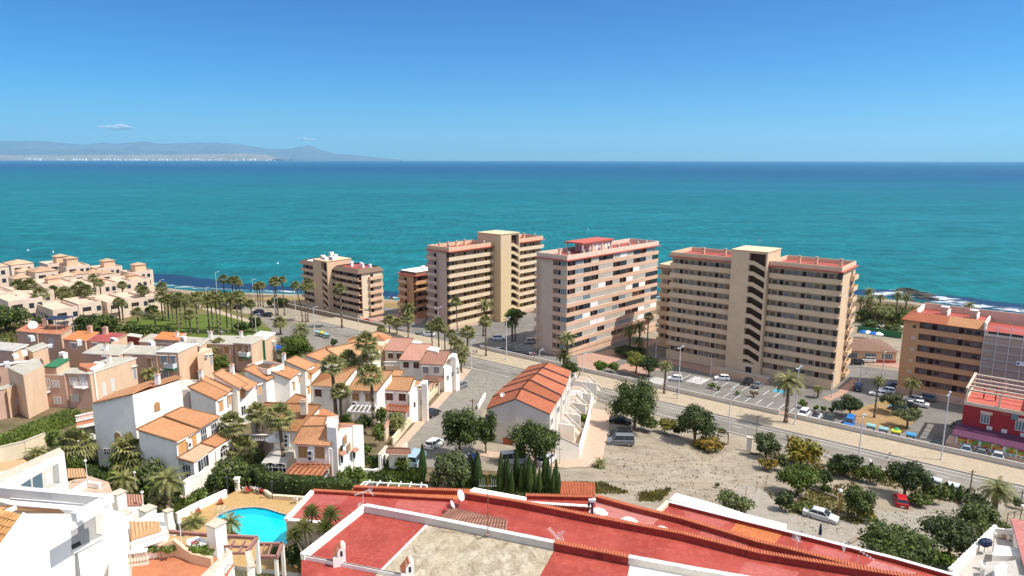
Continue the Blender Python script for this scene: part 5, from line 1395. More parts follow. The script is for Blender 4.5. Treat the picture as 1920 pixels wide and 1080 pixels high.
for i,(l_,c_,r_,ww_,lab)in enumerate([((32,622),(70,626),(92,612),[(50,640,1.2,1.4,'open')],'red roofed peach house at the far left with the big white dish'),((70,626),(115,629),(135,614),[(98,643,1.2,1.6,'louvre')],'red roofed peach house with the dark roof awning'),((120,638),(160,641),(185,625),[(140,650,1.2,1.2,'grey')],'orange roofed peach house in the middle of the red roofed row'),((160,640),(203,643),(238,628),[(180,650,1.2,1.2,'grey')],'bright red roofed peach house at the right end of the red roofed row')]):
 h=flat_house(lab,l_,c_,r_,6.0,roofm=['terracotta_flat','terracotta_flat','orange_membrane','red_membrane'][i],winsL=ww_,mL='peach_shaded',fascia='salmon_render')
 h.chimney(*[(86,613),(86,613),(170,626),(199,628)][i],6.1,'salmon_render',1.5,.8)
 if i==1:
  mb=MB();v=Vector(h.L(h.pt(114,616,6.2)))
  for x in(-2,2):
   for y in(-1.5,1.5):mb.box(x-.05,x+.05,y-.05,y+.05,0,2.3,'metal_dark')
  mb.box(-2.3,2.3,-1.8,1.8,2.3,2.4,'canvas_navy');mb.build('roof_awning',h.t,v)
 h.done()
h=flat_house(PF+'with a dark grey roof at the left edge',(-30,655),(25,660),(52,648),6.0,roofm='concrete',winsR=[(45,660,.8,1.5,'grey')]);h.done()
h=flat_house(PF+'with white roof clutter at the left edge',(-30,690),(20,684),(70,676),5.4,roofm='metal_galv');h.done()
h=flat_house(PF+'with a teal door behind the green roof',(52,655),(62,661),(90,650),5.6,roofm='flat_roof_gravel',mL='peach_render');h.done()
h=flat_house(PF+'with a red inner wall left of the downpipe',(240,631),(262,634),(266,630),5.2,roofm='pale_peach_render',mL='red_membrane');h.done()
K=GP(475,655,2.8);t=thing('awning',(K.x,K.y,K.z-2.8),R(-10),'bright blue flat awning beside the end of the peach houses','awning')
mb=MB();mb.box(0,9,0,4.5,2.7,2.8,'canvas_blue');mb.box(0,9,-.03,0,2.1,2.8,'canvas_blue');mb.build('canopy',t)
for x in(.1,4.5,8.8):
 for y in(.1,4.3):mb=MB();mb.box(x,x+.1,y,y+.1,0,2.7,'metal_galv');mb.build('post',t)
F0=P(915,767,14.0)
ridge=[(967,749),(979,728),(994,712),(1008,700),(1019,689.5)]
eL=[(913,768),(925,744),(944,727),(961,714),(978,700)]
eR=[(1032,778),(1044,756),(1054,742),(1062,724),(1067,709)]
nxt=lambda a,i:a[i+1]if i+1<len(a)else(a[i][0]+(a[i][0]-a[i-1][0])*.8,a[i][1]+(a[i][1]-a[i-1][1])*.8)
for i in range(5):
 h=House('townhouse',('nearest grey rendered townhouse with the blank gable and red door' if i==0 else f'red tiled townhouse, {ORD[i]} from the blank grey gable'),'house',(960,775),7.0,'red tiled townhouses in the centre')
 st=0.25*i
 k0,k1=5.2+st,7.6+st
 rn0,rn1=ridge[i],nxt(ridge,i);l0,l1=eL[i],nxt(eL,i);r0,r1=eR[i],nxt(eR,i)
 h.body([l0,rn0,rn1,l1],[k0,k1,k1,k0],'grey_render',inset=.01)
 h.body([rn0,r0,r1,rn1],[k1,k0,k0,k1],'grey_render',inset=.01)
 h.roof([l0,l1,rn1,rn0],[k0,k0,k1,k1],'tile_red');h.roof([r0,r1,rn1,rn0],[k0,k0,k1,k1],'tile_red')
 h.last=[h.pt(*r0,k0),h.pt(*r1,k0)];h.cen=h.pt(990,720,5)
 h.win(0,r0[0]+3,r0[1]+12,1.4,1.2,'glass')
 if i==0:
  h.last=[h.pt(913,768,5.2),h.pt(967,749,7.6)];h.win(0,943,786,1.6,1.0,'slot');h.win(0,935,835,1.3,.8,'glass');h.win(0,953,835,1.7,2.6,'reddoor')
 h.done()
for i in range(5):
 a=(1043+i*12.5,800-i*21)
 K=GP(a[0],a[1]+22)
 t=thing('porch',K,R(-24),f'white stepped porch with outside stairs, {ORD[i]} from the near end of the red roofed range','porch','porches of the red roofed townhouses')
 mb=MB();mb.box(-2.2,3.4,0,.25,-.6,2.9,'white_render');mb.box(-2.2,0,.25,4.6,-.6,2.7,'grey_render','patio_paving');mb.build('wall',t)
 mb=MB()
 for k in range(9):mb.box(0+k*.34,.34+k*.34,3.2,4.4,-.6,2.6-k*.3,'white_render','patio_paving')
 mb.build('stairs',t)
 mb=MB();mb.xz([(0,2.7),(0,3.3),(3.4,.6),(3.4,-.6),(3.1,-.6),(0,2.0)],4.42,4.58,'grey_render');mb.build('stair_wall',t)
 mb=MB();mb.obox((-2.2,.1,3.7),(3.3,.1,3.7),.08,.08,'white_plain')
 for k in range(12):mb.box(-2.2+k*.48,-2.14+k*.48,.08,.14,2.9,3.7,'white_plain')
 mb.build('railing',t)
 mb=MB();mb.lathe((0,0,0),[(.28,0),(.45,.5),(.3,.9),(.05,1.7),(0,1.8)],'white_plain',6);mb.build('finial',t,(-2.0,.2,3.2))
low_wall('white wall with pilasters beside the pink tiled path of the red roofed range',[(1086,862),(1104,795),(1112,752)],1.7,.3,'white_render')
a_,c_=GP(1040,866),GP(1086,862);t=thing('garden_wall',a_,0,'grey rendered end wall with a sloping top below the nearest porch','wall');d_=c_-a_;n_=Vector((-d_.y,d_.x,0)).normalized()*.15
mb=MB();vs=[n_*-1,d_-n_,d_+n_,n_];mb.add([v+Vector((0,0,-.5))for v in vs]+[v+Vector((0,0,z))for v,z in zip(vs,(4.6,2.4,2.4,4.6))],[(0,1,5,4),(1,2,6,5),(2,3,7,6),(3,0,4,7),(4,5,6,7)],'grey_render');mb.build('wall',t)
mb=MB();mb.obox(Vector((0,0,4.6)),d_+Vector((0,0,2.4)),.45,.12,'stone_coping');mb.build('coping',t)
K=GP(1078,757,2.6);pg=pergola('white slatted pergola at the road end of the red roofed range',[(1069,745),(1092,747),(1091,735),(1073,733)],2.7,(1080,746),8,'white_plain')
low_wall('pale rendered back wall left of the red roofed range',[(897,768),(910,744)],.8,.25,'white_render')
K=GP(1114,748)
t=thing('fence',K,0,'dark metal fence at the end of the pink tiled path','fence')
q=GP(1146,762)-K
for z in(.15,1.35):mb=MB();mb.obox(Vector((0,0,z)),q+Vector((0,0,z)),.05,.05,'metal_dark');mb.build('rail',t)
for k in range(13):p=q*(k/12);mb=MB();mb.tube(p,p+Vector((0,0,1.45)),.035,.035,5,'metal_dark');mb.build('post',t)
h=House('gatehouse','small white gatehouse with a pink tiled canopy and arches at the street end','gatehouse',(745,850),2.9)
h.body([(727,852),(768,853),(766,845),(731,844)],2.5,inset=.15);h.win(0,745,862,1.8,1.6,'slot')
h.roof([(724,851),(771,852),(768,843),(728,842)],[2.9,2.9,3.5,3.5],'tile_pink');h.done()
for lab,p in(('white arch on the left of the gatehouse',((713,886),(727,868))),('white arch on the right of the gatehouse',((757,876),(764,862)))):
 gate_wall(lab,*p,2.6,True,'white_render','stone_coping')
# ================================================================== foreground: red roofs, pool, white terraces
class Blk:
 """a block whose roof outline is given in photo pixels at one absolute height"""
 def __init__(s,name,label,cat,z,ref,group=None,base=None):
  s.z=z;v=P(ref[0],ref[1],z);g=G(v.x,v.y)if base is None else base
  s.org=Vector((v.x,v.y,g));s.t=thing(name,s.org,0,label,cat,group)
 def L(s,px,py,dz=0.0):v=P(px,py,s.z+dz);return v-s.org
 def prism(s,name,pts,dz0,dz1,m,mt=None,top_at=None):
  """outline seen at dz1"""
  w_=[s.L(x,y,dz1 if top_at is None else top_at)for x,y in pts]
  mb=MB();mb.prism([(v.x,v.y)for v in w_],s.z+dz0-s.org.z,s.z+dz1-s.org.z,m,mt);return mb.build(name,s.t)
 def walls(s,pts,m,depth,name='wall',mt=None):return s.prism(name,pts,-depth,0,m,mt)
 def parapet(s,pts,h,m,cap=None,th=.35,ch=.1,name='parapet',tiles=False,capw=.12):
  w_=[s.L(x,y,h)for x,y in pts];mb=MB()
  for a,b_ in zip(w_,w_[1:]):mb.obox(a-Vector((0,0,h)),b_-Vector((0,0,h)),th,h,m)
  mb.build(name,s.t)
  if cap:
   mb=MB()
   for a,b_ in zip(w_,w_[1:]):
    mb.obox(a,b_,th+capw,ch,cap)
    if tiles:
     d=(b_-a);n_=Vector((-d.y,d.x,0)).normalized()*(th/2+.1);k=max(1,int(d.length/.26))
     for i in range(k):
      p=a+d*((i+.5)/k)+Vector((0,0,ch*.8));mb.tube(p-n_,p+n_,.085,.10,6,cap)
   mb.build('coping',s.t)
mat('cap_orange',(0.40,0.11,0.05),0.8,0.15,2.0);mat('cap_white',(0.66,0.64,0.60),0.8,0.2,2.0)
ground_mat('weathered_concrete',(0.33,0.27,0.19),(0.62,0.57,0.47),(0.50,0.42,0.28),1.3,streak=(1.0,0.6,1))
def membrane(name,c,c2):
 n,b,L=nodes_mat(name)
 tc=n.nodes.new('ShaderNodeTexCoord').outputs['Object']
 a=noise(n,L,tc,0.25,5,0.65);f=noise(n,L,tc,1.6,8,0.75)
 col=mixc(n,L,maprange(n,L,a,0.38,0.62),c,c2)
 col=mixc(n,L,maprange(n,L,f,0.62,0.70,0,0.6),col,tuple(min(1,x*1.35+.05)for x in c))
 col=mixc(n,L,maprange(n,L,f,0.36,0.28,0,0.55),col,tuple(x*.55 for x in c))
 pd=noise(n,L,tc,0.45,6,0.6,None,1.5)
 col=mixc(n,L,maprange(n,L,math_(n,L,'ABSOLUTE',math_(n,L,'SUBTRACT',pd,0.5)),0.0,0.018,0.45,0.0),col,tuple(min(1,x*1.5+.09)for x in c))
 col=mixc(n,L,maprange(n,L,pd,0.56,0.66,0,0.35),col,tuple(x*.62+.02 for x in c))
 mp=n.nodes.new('ShaderNodeMapping');mp.inputs['Rotation'].default_value=(0,0,R(22));L(tc,mp.inputs[0])
 br=n.nodes.new('ShaderNodeTexBrick');br.inputs['Scale'].default_value=1.0;br.inputs['Brick Width'].default_value=6.0;br.inputs['Row Height'].default_value=1.0;br.inputs['Mortar Size'].default_value=0.015
 br.inputs['Color1'].default_value=(1,1,1,1);br.inputs['Color2'].default_value=(.90,.90,.90,1);br.inputs['Mortar'].default_value=(.68,.68,.68,1);L(mp.outputs[0],br.inputs['Vector'])
 col=mixc(n,L,1.0,col,br.outputs[0],'MULTIPLY')
 L(col,b.inputs['Base Color']);b.inputs['Roughness'].default_value=0.62;b.inputs['Specular IOR Level'].default_value=0.3
membrane('roof_red',(0.30,0.042,0.028),(0.38,0.066,0.046));membrane('roof_red_pale',(0.37,0.085,0.068),(0.41,0.105,0.085));membrane('roof_orange',(0.44,0.13,0.035),(0.47,0.15,0.05))
membrane('roof_red_deep',(0.30,0.038,0.026),(0.35,0.05,0.034));membrane('roof_pink',(0.43,0.15,0.125),(0.46,0.17,0.15))
b=Blk('flat_roofed_building','low building with an orange membrane roof at the far left of the red roofs','building',19.2,(770,925))
b.walls([(664,913),(882,921),(866,936),(655,927)],'white_render',6,mt='roof_orange');b.parapet([(664,913.5),(882,921)],.45,'roof_red','cap_orange',tiles=True)
b=Blk('flat_roofed_building','small building with a bright white roof slab among the red roofs','building',19.6,(930,930))
b.walls([(873,924),(890,914),(988,932),(983,946)],'white_render',6)
b=Blk('flat_roofed_building','red roofed strip with a small tiled porch roof at its far right corner','building',19.0,(1050,940))
b.walls([(982,946),(986,930),(1112,933),(1112,972),(1050,962)],'white_render',6,mt='roof_red');b.parapet([(986,929),(1112,932)],.35,'roof_red_deep','cap_orange',tiles=True);b.parapet([(983,942),(1110,950)],.5,'roof_red_deep','cap_white')
w_=[b.L(*p)for p in((1051,929),(1117,932),(1116,920),(1053,917))];mb=MB();w_[2].z+=.8;w_[3].z+=.8
tile_quad(mb,*w_,'tile_red');
for i in range(23):p=lerp(w_[0],w_[1],(i+.5)/23);q=lerp(w_[3],w_[2],(i+.5)/23);mb.tube(p+Vector((0,0,.18)),q+Vector((0,0,.18)),.09,.09,6,'cap_orange')
mb.build('porch_roof',b.t)
b=Blk('flat_roofed_building','right hand red roof with one orange patch and a white edge slab','building',18.6,(1400,1000))
b.walls([(1232,961),(1254,940),(1500,1003),(1680,1048),(1800,1082),(1800,1130),(1620,1075),(1425,1024),(1280,978)],'cream_render',6,mt='roof_red')
for pts,m in(([(1280,953),(1330,959),(1372,978),(1345,990),(1290,975)],'roof_red_pale'),([(1385,977),(1467,1001),(1452,1022),(1430,1020),(1368,996)],'roof_orange'),([(1530,1020),(1600,1041),(1585,1062),(1510,1042)],'roof_red_pale'),([(1640,1050),(1720,1072),(1700,1090),(1610,1068)],'roof_pink')):b.prism('roof_patch',pts,.0,.012,m)
b.parapet([(1254,940),(1500,1001),(1680,1046),(1800,1080)],.4,'roof_red_deep','cap_white',ch=.05);b.parapet([(1232,961),(1254,940)],.35,'cream_render','cream_render')
b.prism('white_slab',[(1256,936),(1268,924),(1338,943),(1400,963),(1476,982),(1470,992),(1400,974)],-.5,0.15,'white_render')
b=Blk('flat_roofed_building','narrow wedge of red roof with a pink patch between two tiled parapets','building',19.4,(1200,960))
b.walls([(1114,934),(1280,976),(1425,1020),(1560,1052),(1480,1045),(1280,1004),(1112,970)],'cream_render',6,mt='roof_red')
for pts,m in(([(1118,938),(1236,972),(1222,988),(1116,963)],'roof_pink'),([(1315,992),(1405,1018),(1400,1027),(1310,1008)],'roof_red_pale')):b.prism('roof_patch',pts,0,.012,m)
b.parapet([(1119,931),(1200,953),(1280,972),(1425,1016),(1475,1027),(1612,1062),(1700,1084)],.5,'roof_red_deep','cap_orange',tiles=True)
for x,y,r in((1123,962,1.0),(1180,978,.9),(1242,992,.6)):
 v=b.L(x,y);mb=MB();mb.ell((0,0,0),(r,r*.6,r*.55),'white_render',10,6,0,0,True);mb.box(-r,r,-.3,.3,-.05,.1,'white_render');mb.build('roof_vent',b.t,v,R(-20))
v=b.L(1111,967);mb=MB();mb.box(-.12,.12,-.12,.12,0,1.6,'plum_trim');mb.box(-.4,.35,-.12,.2,1.6,1.9,'ac_white');mb.box(-.5,-.3,-.3,.1,1.2,1.7,'metal_dark');mb.build('floodlight',b.t,v)
b=Blk('flat_roofed_building','long diagonal red roof with a cracked membrane running across the whole foreground','building',20.2,(800,960))
b.walls([(537,975),(587,921),(660,925),(866,937),(873,928),(1110,972),(1280,1006),(1560,1062),(1830,1115),(1800,1230),(1300,1140),(1000,1060),(700,1010),(607,982)],'cream_render',8,mt='roof_red')
b.parapet([(587,920),(660,924),(850,935)],.3,'roof_red_deep','cap_orange');b.parapet([(537,975),(587,921)],.3,'white_render','white_render');b.parapet([(607,981),(537,975)],.15,'white_render','white_render')
b.parapet([(869,924),(982,942),(1110,968),(1280,1000),(1425,1036),(1675,1076),(1830,1098)],.65,'roof_red_deep','cap_orange',tiles=True)
for pts,m in(([(586,926),(655,929),(640,946),(568,950)],'roof_red_pale'),([(747,937),(840,941),(822,966),(738,957)],'roof_red_pale'),([(1400,1052),(1500,1072),(1480,1100),(1380,1082)],'roof_red_pale'),([(560,955),(600,958),(590,975),(545,970)],'roof_red_pale')):b.prism('roof_patch',pts,0,.012,m)
w_=[b.L(*p,.1)for p in((826,972),(950,998),(952,985),(845,962))];mb=MB();w_[2].z+=.5;w_[3].z+=.5
tile_quad(mb,*w_,'tile_pink')
for i in range(22):p=lerp(w_[0],w_[1],(i+.5)/22);q=lerp(w_[3],w_[2],(i+.5)/22);mb.tube(p+Vector((0,0,.18)),q+Vector((0,0,.18)),.085,.085,6,'tile_pink')
mb.build('canopy',b.t)
b=Blk('flat_roofed_building','nearest roof, half red membrane and half stained bare concrete, with white parapets','building',21.4,(800,1000))
b.walls([(566,1046),(686,952),(1042,1024),(1185,1052),(1440,1096),(1400,1300),(1000,1250),(566,1180)],'white_render',9,mt='roof_red')
b.prism('concrete_deck',[(801,985),(1041,1030),(1012,1082),(980,1180),(620,1180),(712,1072)],0,.02,'weathered_concrete')
b.prism('deck_strip',[(799,984),(803,984.6),(715,1073),(711,1072)],0,.03,'white_render')
b.prism('white_deck',[(1183,1054),(1440,1097),(1400,1200),(1165,1150)],0,.02,'white_render')
b.parapet([(568,1041),(686,948)],.5,'white_render','white_render',th=.4);b.parapet([(686,948),(800,969),(1040,1017)],.7,'grey_render','cap_white',th=.4)
b.parapet([(1040,1017),(1180,1044)],.7,'roof_red_deep','cap_orange',th=.4,tiles=True);b.parapet([(1180,1044),(1300,1066),(1440,1090)],.7,'grey_render','cap_white',th=.4,tiles=False)
b.parapet([(568,1041),(700,1066),(830,1092)],.35,'white_render','metal_dark',th=.25,ch=.03,capw=-.12)
def chim(px,py,lab):
 v=P(px,py,21.4);t=thing('chimney',v,R(15),lab,'chimney','tiled chimneys on the nearest roof')
 mb=MB();mb.box(-.55,.55,-.45,.45,0,.9,'white_render');mb.box(-.15,.55,-.45,.45,.9,1.7,'white_render');mb.xz([(-.15,1.7),(.55,1.7),(.3,2.05)],-.45,.45,'white_render');mb.build('stack',t)
 mb=MB();mb.box(.1,.3,-.47,-.44,1.0,1.5,'dark_opening');mb.build('flue',t)
 mb=MB()
 for k in range(3):mb.tube((-.5+.02,-.32+k*.3,1.15),(.2,-.32+k*.3,1.95),.15,.15,8,'tile_red')
 mb.build('tile_cap',t)
chim(638,1058,'white chimney with red tile cap on the red half of the nearest roof');chim(765,1088,'white chimney with red tile cap on the stained concrete deck')
def dish(px,py,z,r,lab,az=60,hh=1.0):
 v=P(px,py,z);t=thing('satellite_dish',v,R(az),lab,'satellite dish')
 mb=MB();mb.tube((0,0,0),(0,0,hh),.04,.04,6,'metal_grey');mb.build('pole',t)
 mb=MB();mb.lathe((0,0,0),[(0,.02),(r*.5,.06),(r,.2),(r*1.02,.2),(r*.5,.02),(0,-.02)],'dish_white',14);o=mb.build('reflector',t,(.05,0,hh+r*.6));o.rotation_euler=(0,R(62),0)
 mb=MB();mb.tube((0,0,hh+r*.1),(r*1.3,0,hh+r*.75),.02,.02,5,'metal_dark');mb.box(r*1.2,r*1.4,-.06,.06,hh+r*.68,hh+r*.9,'metal_dark');mb.build('feed_arm',t)
dish(862,950,20.2,.62,'larger white satellite dish on the long red roof',-20,.9);dish(846,962,20.2,.48,'smaller white satellite dish in front of the larger one',0,.6)
dish(64,622,GP(64,622).z+6,.95,'big white satellite dish on the red roofed row at the far left',-60,.8)
def yagi(px,py,z,lab,rz,hh=1.6,ln=1.8,n_=9,grid=False,lie=0):
 v=P(px,py,z);t=thing('tv_antenna',v,R(rz),lab,'antenna')
 mb=MB();mb.tube((0,0,0),(0,0,hh),.03,.03,5,'metal_galv');mb.build('mast',t)
 mb=MB();mb.tube((-ln/2,0,hh),(ln/2,0,hh+lie),.022,.022,4,'metal_galv')
 for i in range(n_):x=-ln/2+i*ln/(n_-1);w2=.28-.012*i;zz=hh+lie*(x/ln+.5);mb.tube((x,-w2,zz),(x,w2,zz),.014,.014,4,'metal_galv')
 mb.build('boom',t)
 if grid:
  mb=MB()
  for s in(-1,1):
   for i in range(5):z2=hh+s*(.08+i*.13);mb.tube((ln/2-.05+i*.05,-.4,z2),(ln/2-.05+i*.05,.4,z2),.014,.014,4,'metal_galv')
   for y in(-.4,.4):mb.tube((ln/2-.05,y,hh+s*.08),(ln/2+.15,y,hh+s*.62),.014,.014,4,'metal_galv')
  mb.build('reflector',t)
yagi(1040,1014,20.2,'white tv antenna on the long red roof above the grey parapet',-60,.9,1.9,10,True,-.4)
yagi(1608,1066,18.9,'pale tv antenna leaning over the right end of the red roofs',140,1.5,2.6,10,True,.9)
yagi(1495,1032,18.8,'small thin tv antenna on the right hand red roof',80,1.3,1.2,6,True)
yagi(682,950,21.6,'white tv antenna on the far left corner of the nearest roof',40,1.6,1.8,8,True);yagi(676,962,21.6,'short bent aerial just below the corner antenna of the nearest roof',100,.8,1.0,6)
yagi(650,905,14.0,'old aerial standing in front of the clipped hedge',20,2.2,1.6,7,True)
v=P(916,1003,21.6);t=thing('antenna_mast',v,0,'tall thin rusty mast rising from the grey parapet of the nearest roof','mast')
hh=height_at(v.x,v.y,v.z,888);mb=MB();mb.tube((0,0,-.7),(0,0,hh),.05,.035,6,'rust');mb.build('pole',t)
mb=MB()
for s in(-1,1):
 for x in(.35,.55,.75):mb.tube((s*x,0,hh*.80),(s*x,0,hh*.80+.9-x*.3),.015,.015,4,'metal_galv')
mb.tube((-.85,0,hh*.80),(.85,0,hh*.80),.02,.02,4,'metal_galv');mb.build('aerial',t)
mb=MB();mb.tube((0,-.1,.1),(-2.2,-.9,-.45),.03,.03,5,'metal_dark');mb.tube((-.9,-.4,-.2),(-1.5,.2,0),.02,.02,4,'metal_dark');mb.ell((-2.3,-.95,-.5),(.16,.16,.1),'metal_dark',8,5);mb.build('fallen_aerial',t)
mb=MB();mb.lathe((0,0,0),[(.22,-.05),(.3,0),(.22,.05),(.12,0),(.22,-.05)],'tile_pink',10);o=mb.build('collar',t,(0,0,.15))
deck_px=[(332,975),(426,930),(447,919),(480,919),(503,934),(560,938.5),(620,938),(640,1030),(560,1075),(430,1060),(350,1010)]
w0=[GP(x,y)for x,y in deck_px];zd=max(v.z for v in w0)+0.4;print('deck z',zd)
deck=[P(x,y,zd)for x,y in deck_px]
pool_px=[(402,978),(408,970),(420,962),(432,958),(444,955),(458,953),(475,952),(488,953),(501,955),(514,959),(526,963),(544,968),(560,976),(566,992),(560,1010),(545,1020),(520,1022),(500,1020),(480,1015),(460,1006),(440,998),(420,988)]
from mathutils.geometry import tessellate_polygon
pw=[P(x,y,zd)for x,y in pool_px]
org=Vector((deck[0].x,deck[0].y,0))
tris=tessellate_polygon([deck,pw]);allv=deck+pw
mb=MB();mb.add(allv,[tuple(t_)for t_ in tris],'ochre_deck')
mb.f=[f if(Vector(allv[f[1]])-Vector(allv[f[0]])).cross(Vector(allv[f[2]])-Vector(allv[f[0]])).z>0 else f[::-1]for f in mb.f]
k=len(deck)
for i in range(k):a,c=deck[i],deck[(i+1)%k];mb.add([a,c,(c.x,c.y,9),(a.x,a.y,9)],[(0,1,2,3)],'white_render')
tag(mb.build('pool_deck'),kind='structure')
n,b_,L=nodes_mat('pool_water')
tc=n.nodes.new('ShaderNodeTexCoord').outputs['Object']
col=mixc(n,L,maprange(n,L,noise(n,L,tc,1.2,3),.4,.6),(0.0,0.58,0.70),(0.01,0.66,0.76));L(col,b_.inputs['Base Color'])
b_.inputs['Roughness'].default_value=0.08;bu=n.nodes.new('ShaderNodeBump');bu.inputs['Strength'].default_value=.15;L(noise(n,L,tc,3.0,3),bu.inputs['Height']);L(bu.outputs[0],b_.inputs['Normal'])
mat('pool_step',(0.0,0.38,0.52),.15,.03);mat('pool_tile',(0.0,0.25,0.42),.3,.05)
cen=sum(pw,Vector())/len(pw)
tp=thing('swimming_pool',(cen.x,cen.y,zd),0,'bright turquoise free form swimming pool in the ochre deck','swimming pool')
rel=[v-cen for v in pw]
mb=MB();mb.prism([(v.x*.985,v.y*.985)for v in rel],-.3,-.16,'pool_water');mb.build('water',tp)
mb=MB()
for i in range(len(rel)):
 a,c=rel[i],rel[(i+1)%len(rel)]
 mb.add([(a.x,a.y,.0),(c.x,c.y,.0),(c.x,c.y,-.4),(a.x,a.y,-.4)],[(0,1,2,3)],'pool_tile')
mb.build('wall',tp)
mb=MB()
for i in range(len(rel)):
 a,c=rel[i],rel[(i+1)%len(rel)];a2,c2=a*1.07,c*1.07
 mb.add([(a.x,a.y,.05),(c.x,c.y,.05),(c2.x,c2.y,.05),(a2.x,a2.y,.05)],[(0,1,2,3)],'patio_paving');mb.add([(a.x,a.y,.05),(c.x,c.y,.05),(c.x,c.y,-.1),(a.x,a.y,-.1)],[(0,1,2,3)],'patio_paving')
mb.build('coping',tp)
sh_=[P(x,y,zd-.15)-Vector((cen.x,cen.y,zd))for x,y in((406,976),(421,964),(445,957),(475,954),(501,957),(526,965),(543,970),(541,978),(515,972),(480,965),(450,966),(428,972))]
mb=MB();mb.prism([(v.x,v.y)for v in sh_],-.16,-.15,'pool_step');mb.build('shallow_bench',tp)
v=P(417,966,zd)-Vector((cen.x,cen.y,zd));mb=MB()
for s in(-.3,.3):mb.path([v+Vector((s,.5,0)),v+Vector((s,.5,.9)),v+Vector((s,.1,1.05)),v+Vector((s,-.3,.8)),v+Vector((s,-.4,-.3))],.03,6,'metal_galv')
mb.build('ladder',tp)
low_=lambda lab,pts,hgt,z,m='white_render',th=.3,cap=None,name='garden_wall':None
def abs_wall(label,pts,z,hgt,m='white_render',th=.3,cap=None,name='garden_wall',depth=1.0):
 w_=[P(x,y,z)for x,y in pts];o=w_[0];t=thing(name,o,0,label,'wall');mb=MB();mc=MB()
 for p,q in zip(w_,w_[1:]):
  a,c=p-o,q-o;mb.obox(a-Vector((0,0,depth)),c-Vector((0,0,depth)),th,hgt+depth,m);mc.obox(a+Vector((0,0,hgt)),c+Vector((0,0,hgt)),th+.1,.07,cap or m)
 mb.build('wall',t);mc.build('coping',t);return t
abs_wall('low white wall on the garden side of the pool deck',[(333,977),(380,953),(426,932)],zd,.9)
abs_wall('pale kerb wall between the pool deck and the clipped hedge',[(497,925),(510,935),(570,939),(640,940)],zd,.45,'cream_render')
low_wall('white curved wall of the tiled sunroom garden',[(347,935),(362,925),(378,920),(392,905)],2.2,.3,'white_render')
low_wall('cream curved garden wall at the left edge below the hedge',[(-40,885),(10,868),(50,858),(88,842)],2.4,.3,'cream_render','stone_coping')
def chair(px,py,z,rz,lab,m='white_plain',grp=None):
 v=P(px,py,z);t=thing('garden_chair',v,R(rz),lab,'chair',grp)
 mb=MB();mb.box(-.26,.26,-.26,.24,.40,.44,m);mb.build('seat',t)
 mb=MB();mb.add([(-.26,.22,.42),(.26,.22,.42),(.22,.38,.88),(-.22,.38,.88),(-.26,.26,.42),(.26,.26,.42),(.22,.42,.88),(-.22,.42,.88)],[(0,1,2,3),(4,7,6,5),(0,3,7,4),(1,5,6,2),(3,2,6,7)],m);mb.build('backrest',t)
 for x in(-.24,.24):
  for y in(-.24,.22):mb=MB();mb.tube((x*1.1,y*1.1,0),(x,y,.42),.03,.03,5,m);mb.build('leg',t)
  mb=MB();mb.box(x-.03,x+.03,-.24,.3,.62,.66,m);mb.box(x-.02,x+.02,-.24,-.2,.4,.63,m);mb.build('armrest',t)
chair(460,923,zd,200,'white plastic chair, leftmost of those by the hedge');chair(476,922,zd,170,'white plastic chair in the middle of those by the hedge');chair(486,924,zd,160,'white plastic chair next to the red one by the hedge');chair(493,926,zd,150,'dark red plastic chair at the corner of the hedge','red_membrane_dark');chair(468,925,zd,90,'red low seat between white chairs by the hedge','red_membrane_dark');chair(555,944,zd,190,'white plastic chair standing alone by the far pool edge')
for i,(x,y)in enumerate(((368,965),(410,947))):
 v=P(x,y,zd);t=thing('terracotta_pot',v,0,['terracotta pot on its side by the white pool wall, nearer the steps','terracotta pot on its side by the white pool wall, farther back'][i],'pot');mb=MB();mb.lathe((0,0,0),[(.02,0),(.25,.02),(.38,.5),(.42,.55),(.36,.55),(.05,.1)],'tile_red',10);o=mb.build('pot',t,(0,0,.25));o.rotation_euler=(R(70),0,R(120))
for i,(x,y)in enumerate(((428,927),(512,936),(447,921))):
 v=P(x,y,zd);t=thing('pool_shower_post',v,0,['thin dark post on the pool deck by the rock garden','thin post in the hedge kerb','white gate pillar at the pool steps'][i],'post');mb=MB();wd=.05 if i<2 else.25
 mb.box(-wd,wd,-wd,wd,0,2.3 if i<2 else 1.7,'metal_dark' if i<2 else 'white_render');mb.box(-wd-.1,wd+.1,-wd-.1,wd+.1,2.3 if i<2 else 1.7,2.4 if i<2 else 1.8,'metal_dark' if i<2 else 'white_render');mb.build('pole',t)
b=Blk('white_apartment_house','large bright white building with an open roof frame at the bottom left corner','building',32.0,(138,966))
b.walls([(60,958),(138,967),(209,931),(110,918),(-60,925)],'white_render',15,mt='white_render')
b.prism('roof_terrace',[(40,958),(122,963),(112,955),(-60,945),(-60,950)],0,.05,'tile_sand')
def bar(bk,name,a,c,z,th,h,m,cap=None):
 p,q=bk.L(*a,z),bk.L(*c,z);mb=MB();mb.obox(p,q,th,h,m,-h);
 if cap:mb.obox(p,q,th+.04,.05,cap)
 mb.build(name,bk.t)
bar(b,'roof_beam',(-20,912),(200,932),1.5,.45,.8,'white_render','cap_white');bar(b,'roof_beam',(139,965),(209,928),1.4,.5,.55,'white_render','cap_white');bar(b,'roof_rail',(20,935),(160,946),.9,.12,.15,'metal_galv')
bar(b,'roof_beam',(-10,968),(30,950),.8,.25,.25,'white_render')
mb=MB();p,q=P(138,967,32.0),P(209,931,32.0);dd=(q-p);nn2=Vector((dd.y,-dd.x,0)).normalized()
if nn2.x<0:nn2=-nn2
hw=lambda x,y:hit_wall(p,q,x,y)-b.org
fw=[hw(*c)for c in((-30,1078),(47,970),(53,966.5),(138,966.5),(150,1300),(-30,1300))];fb=[v-nn2*.4 for v in fw];k6=len(fw)
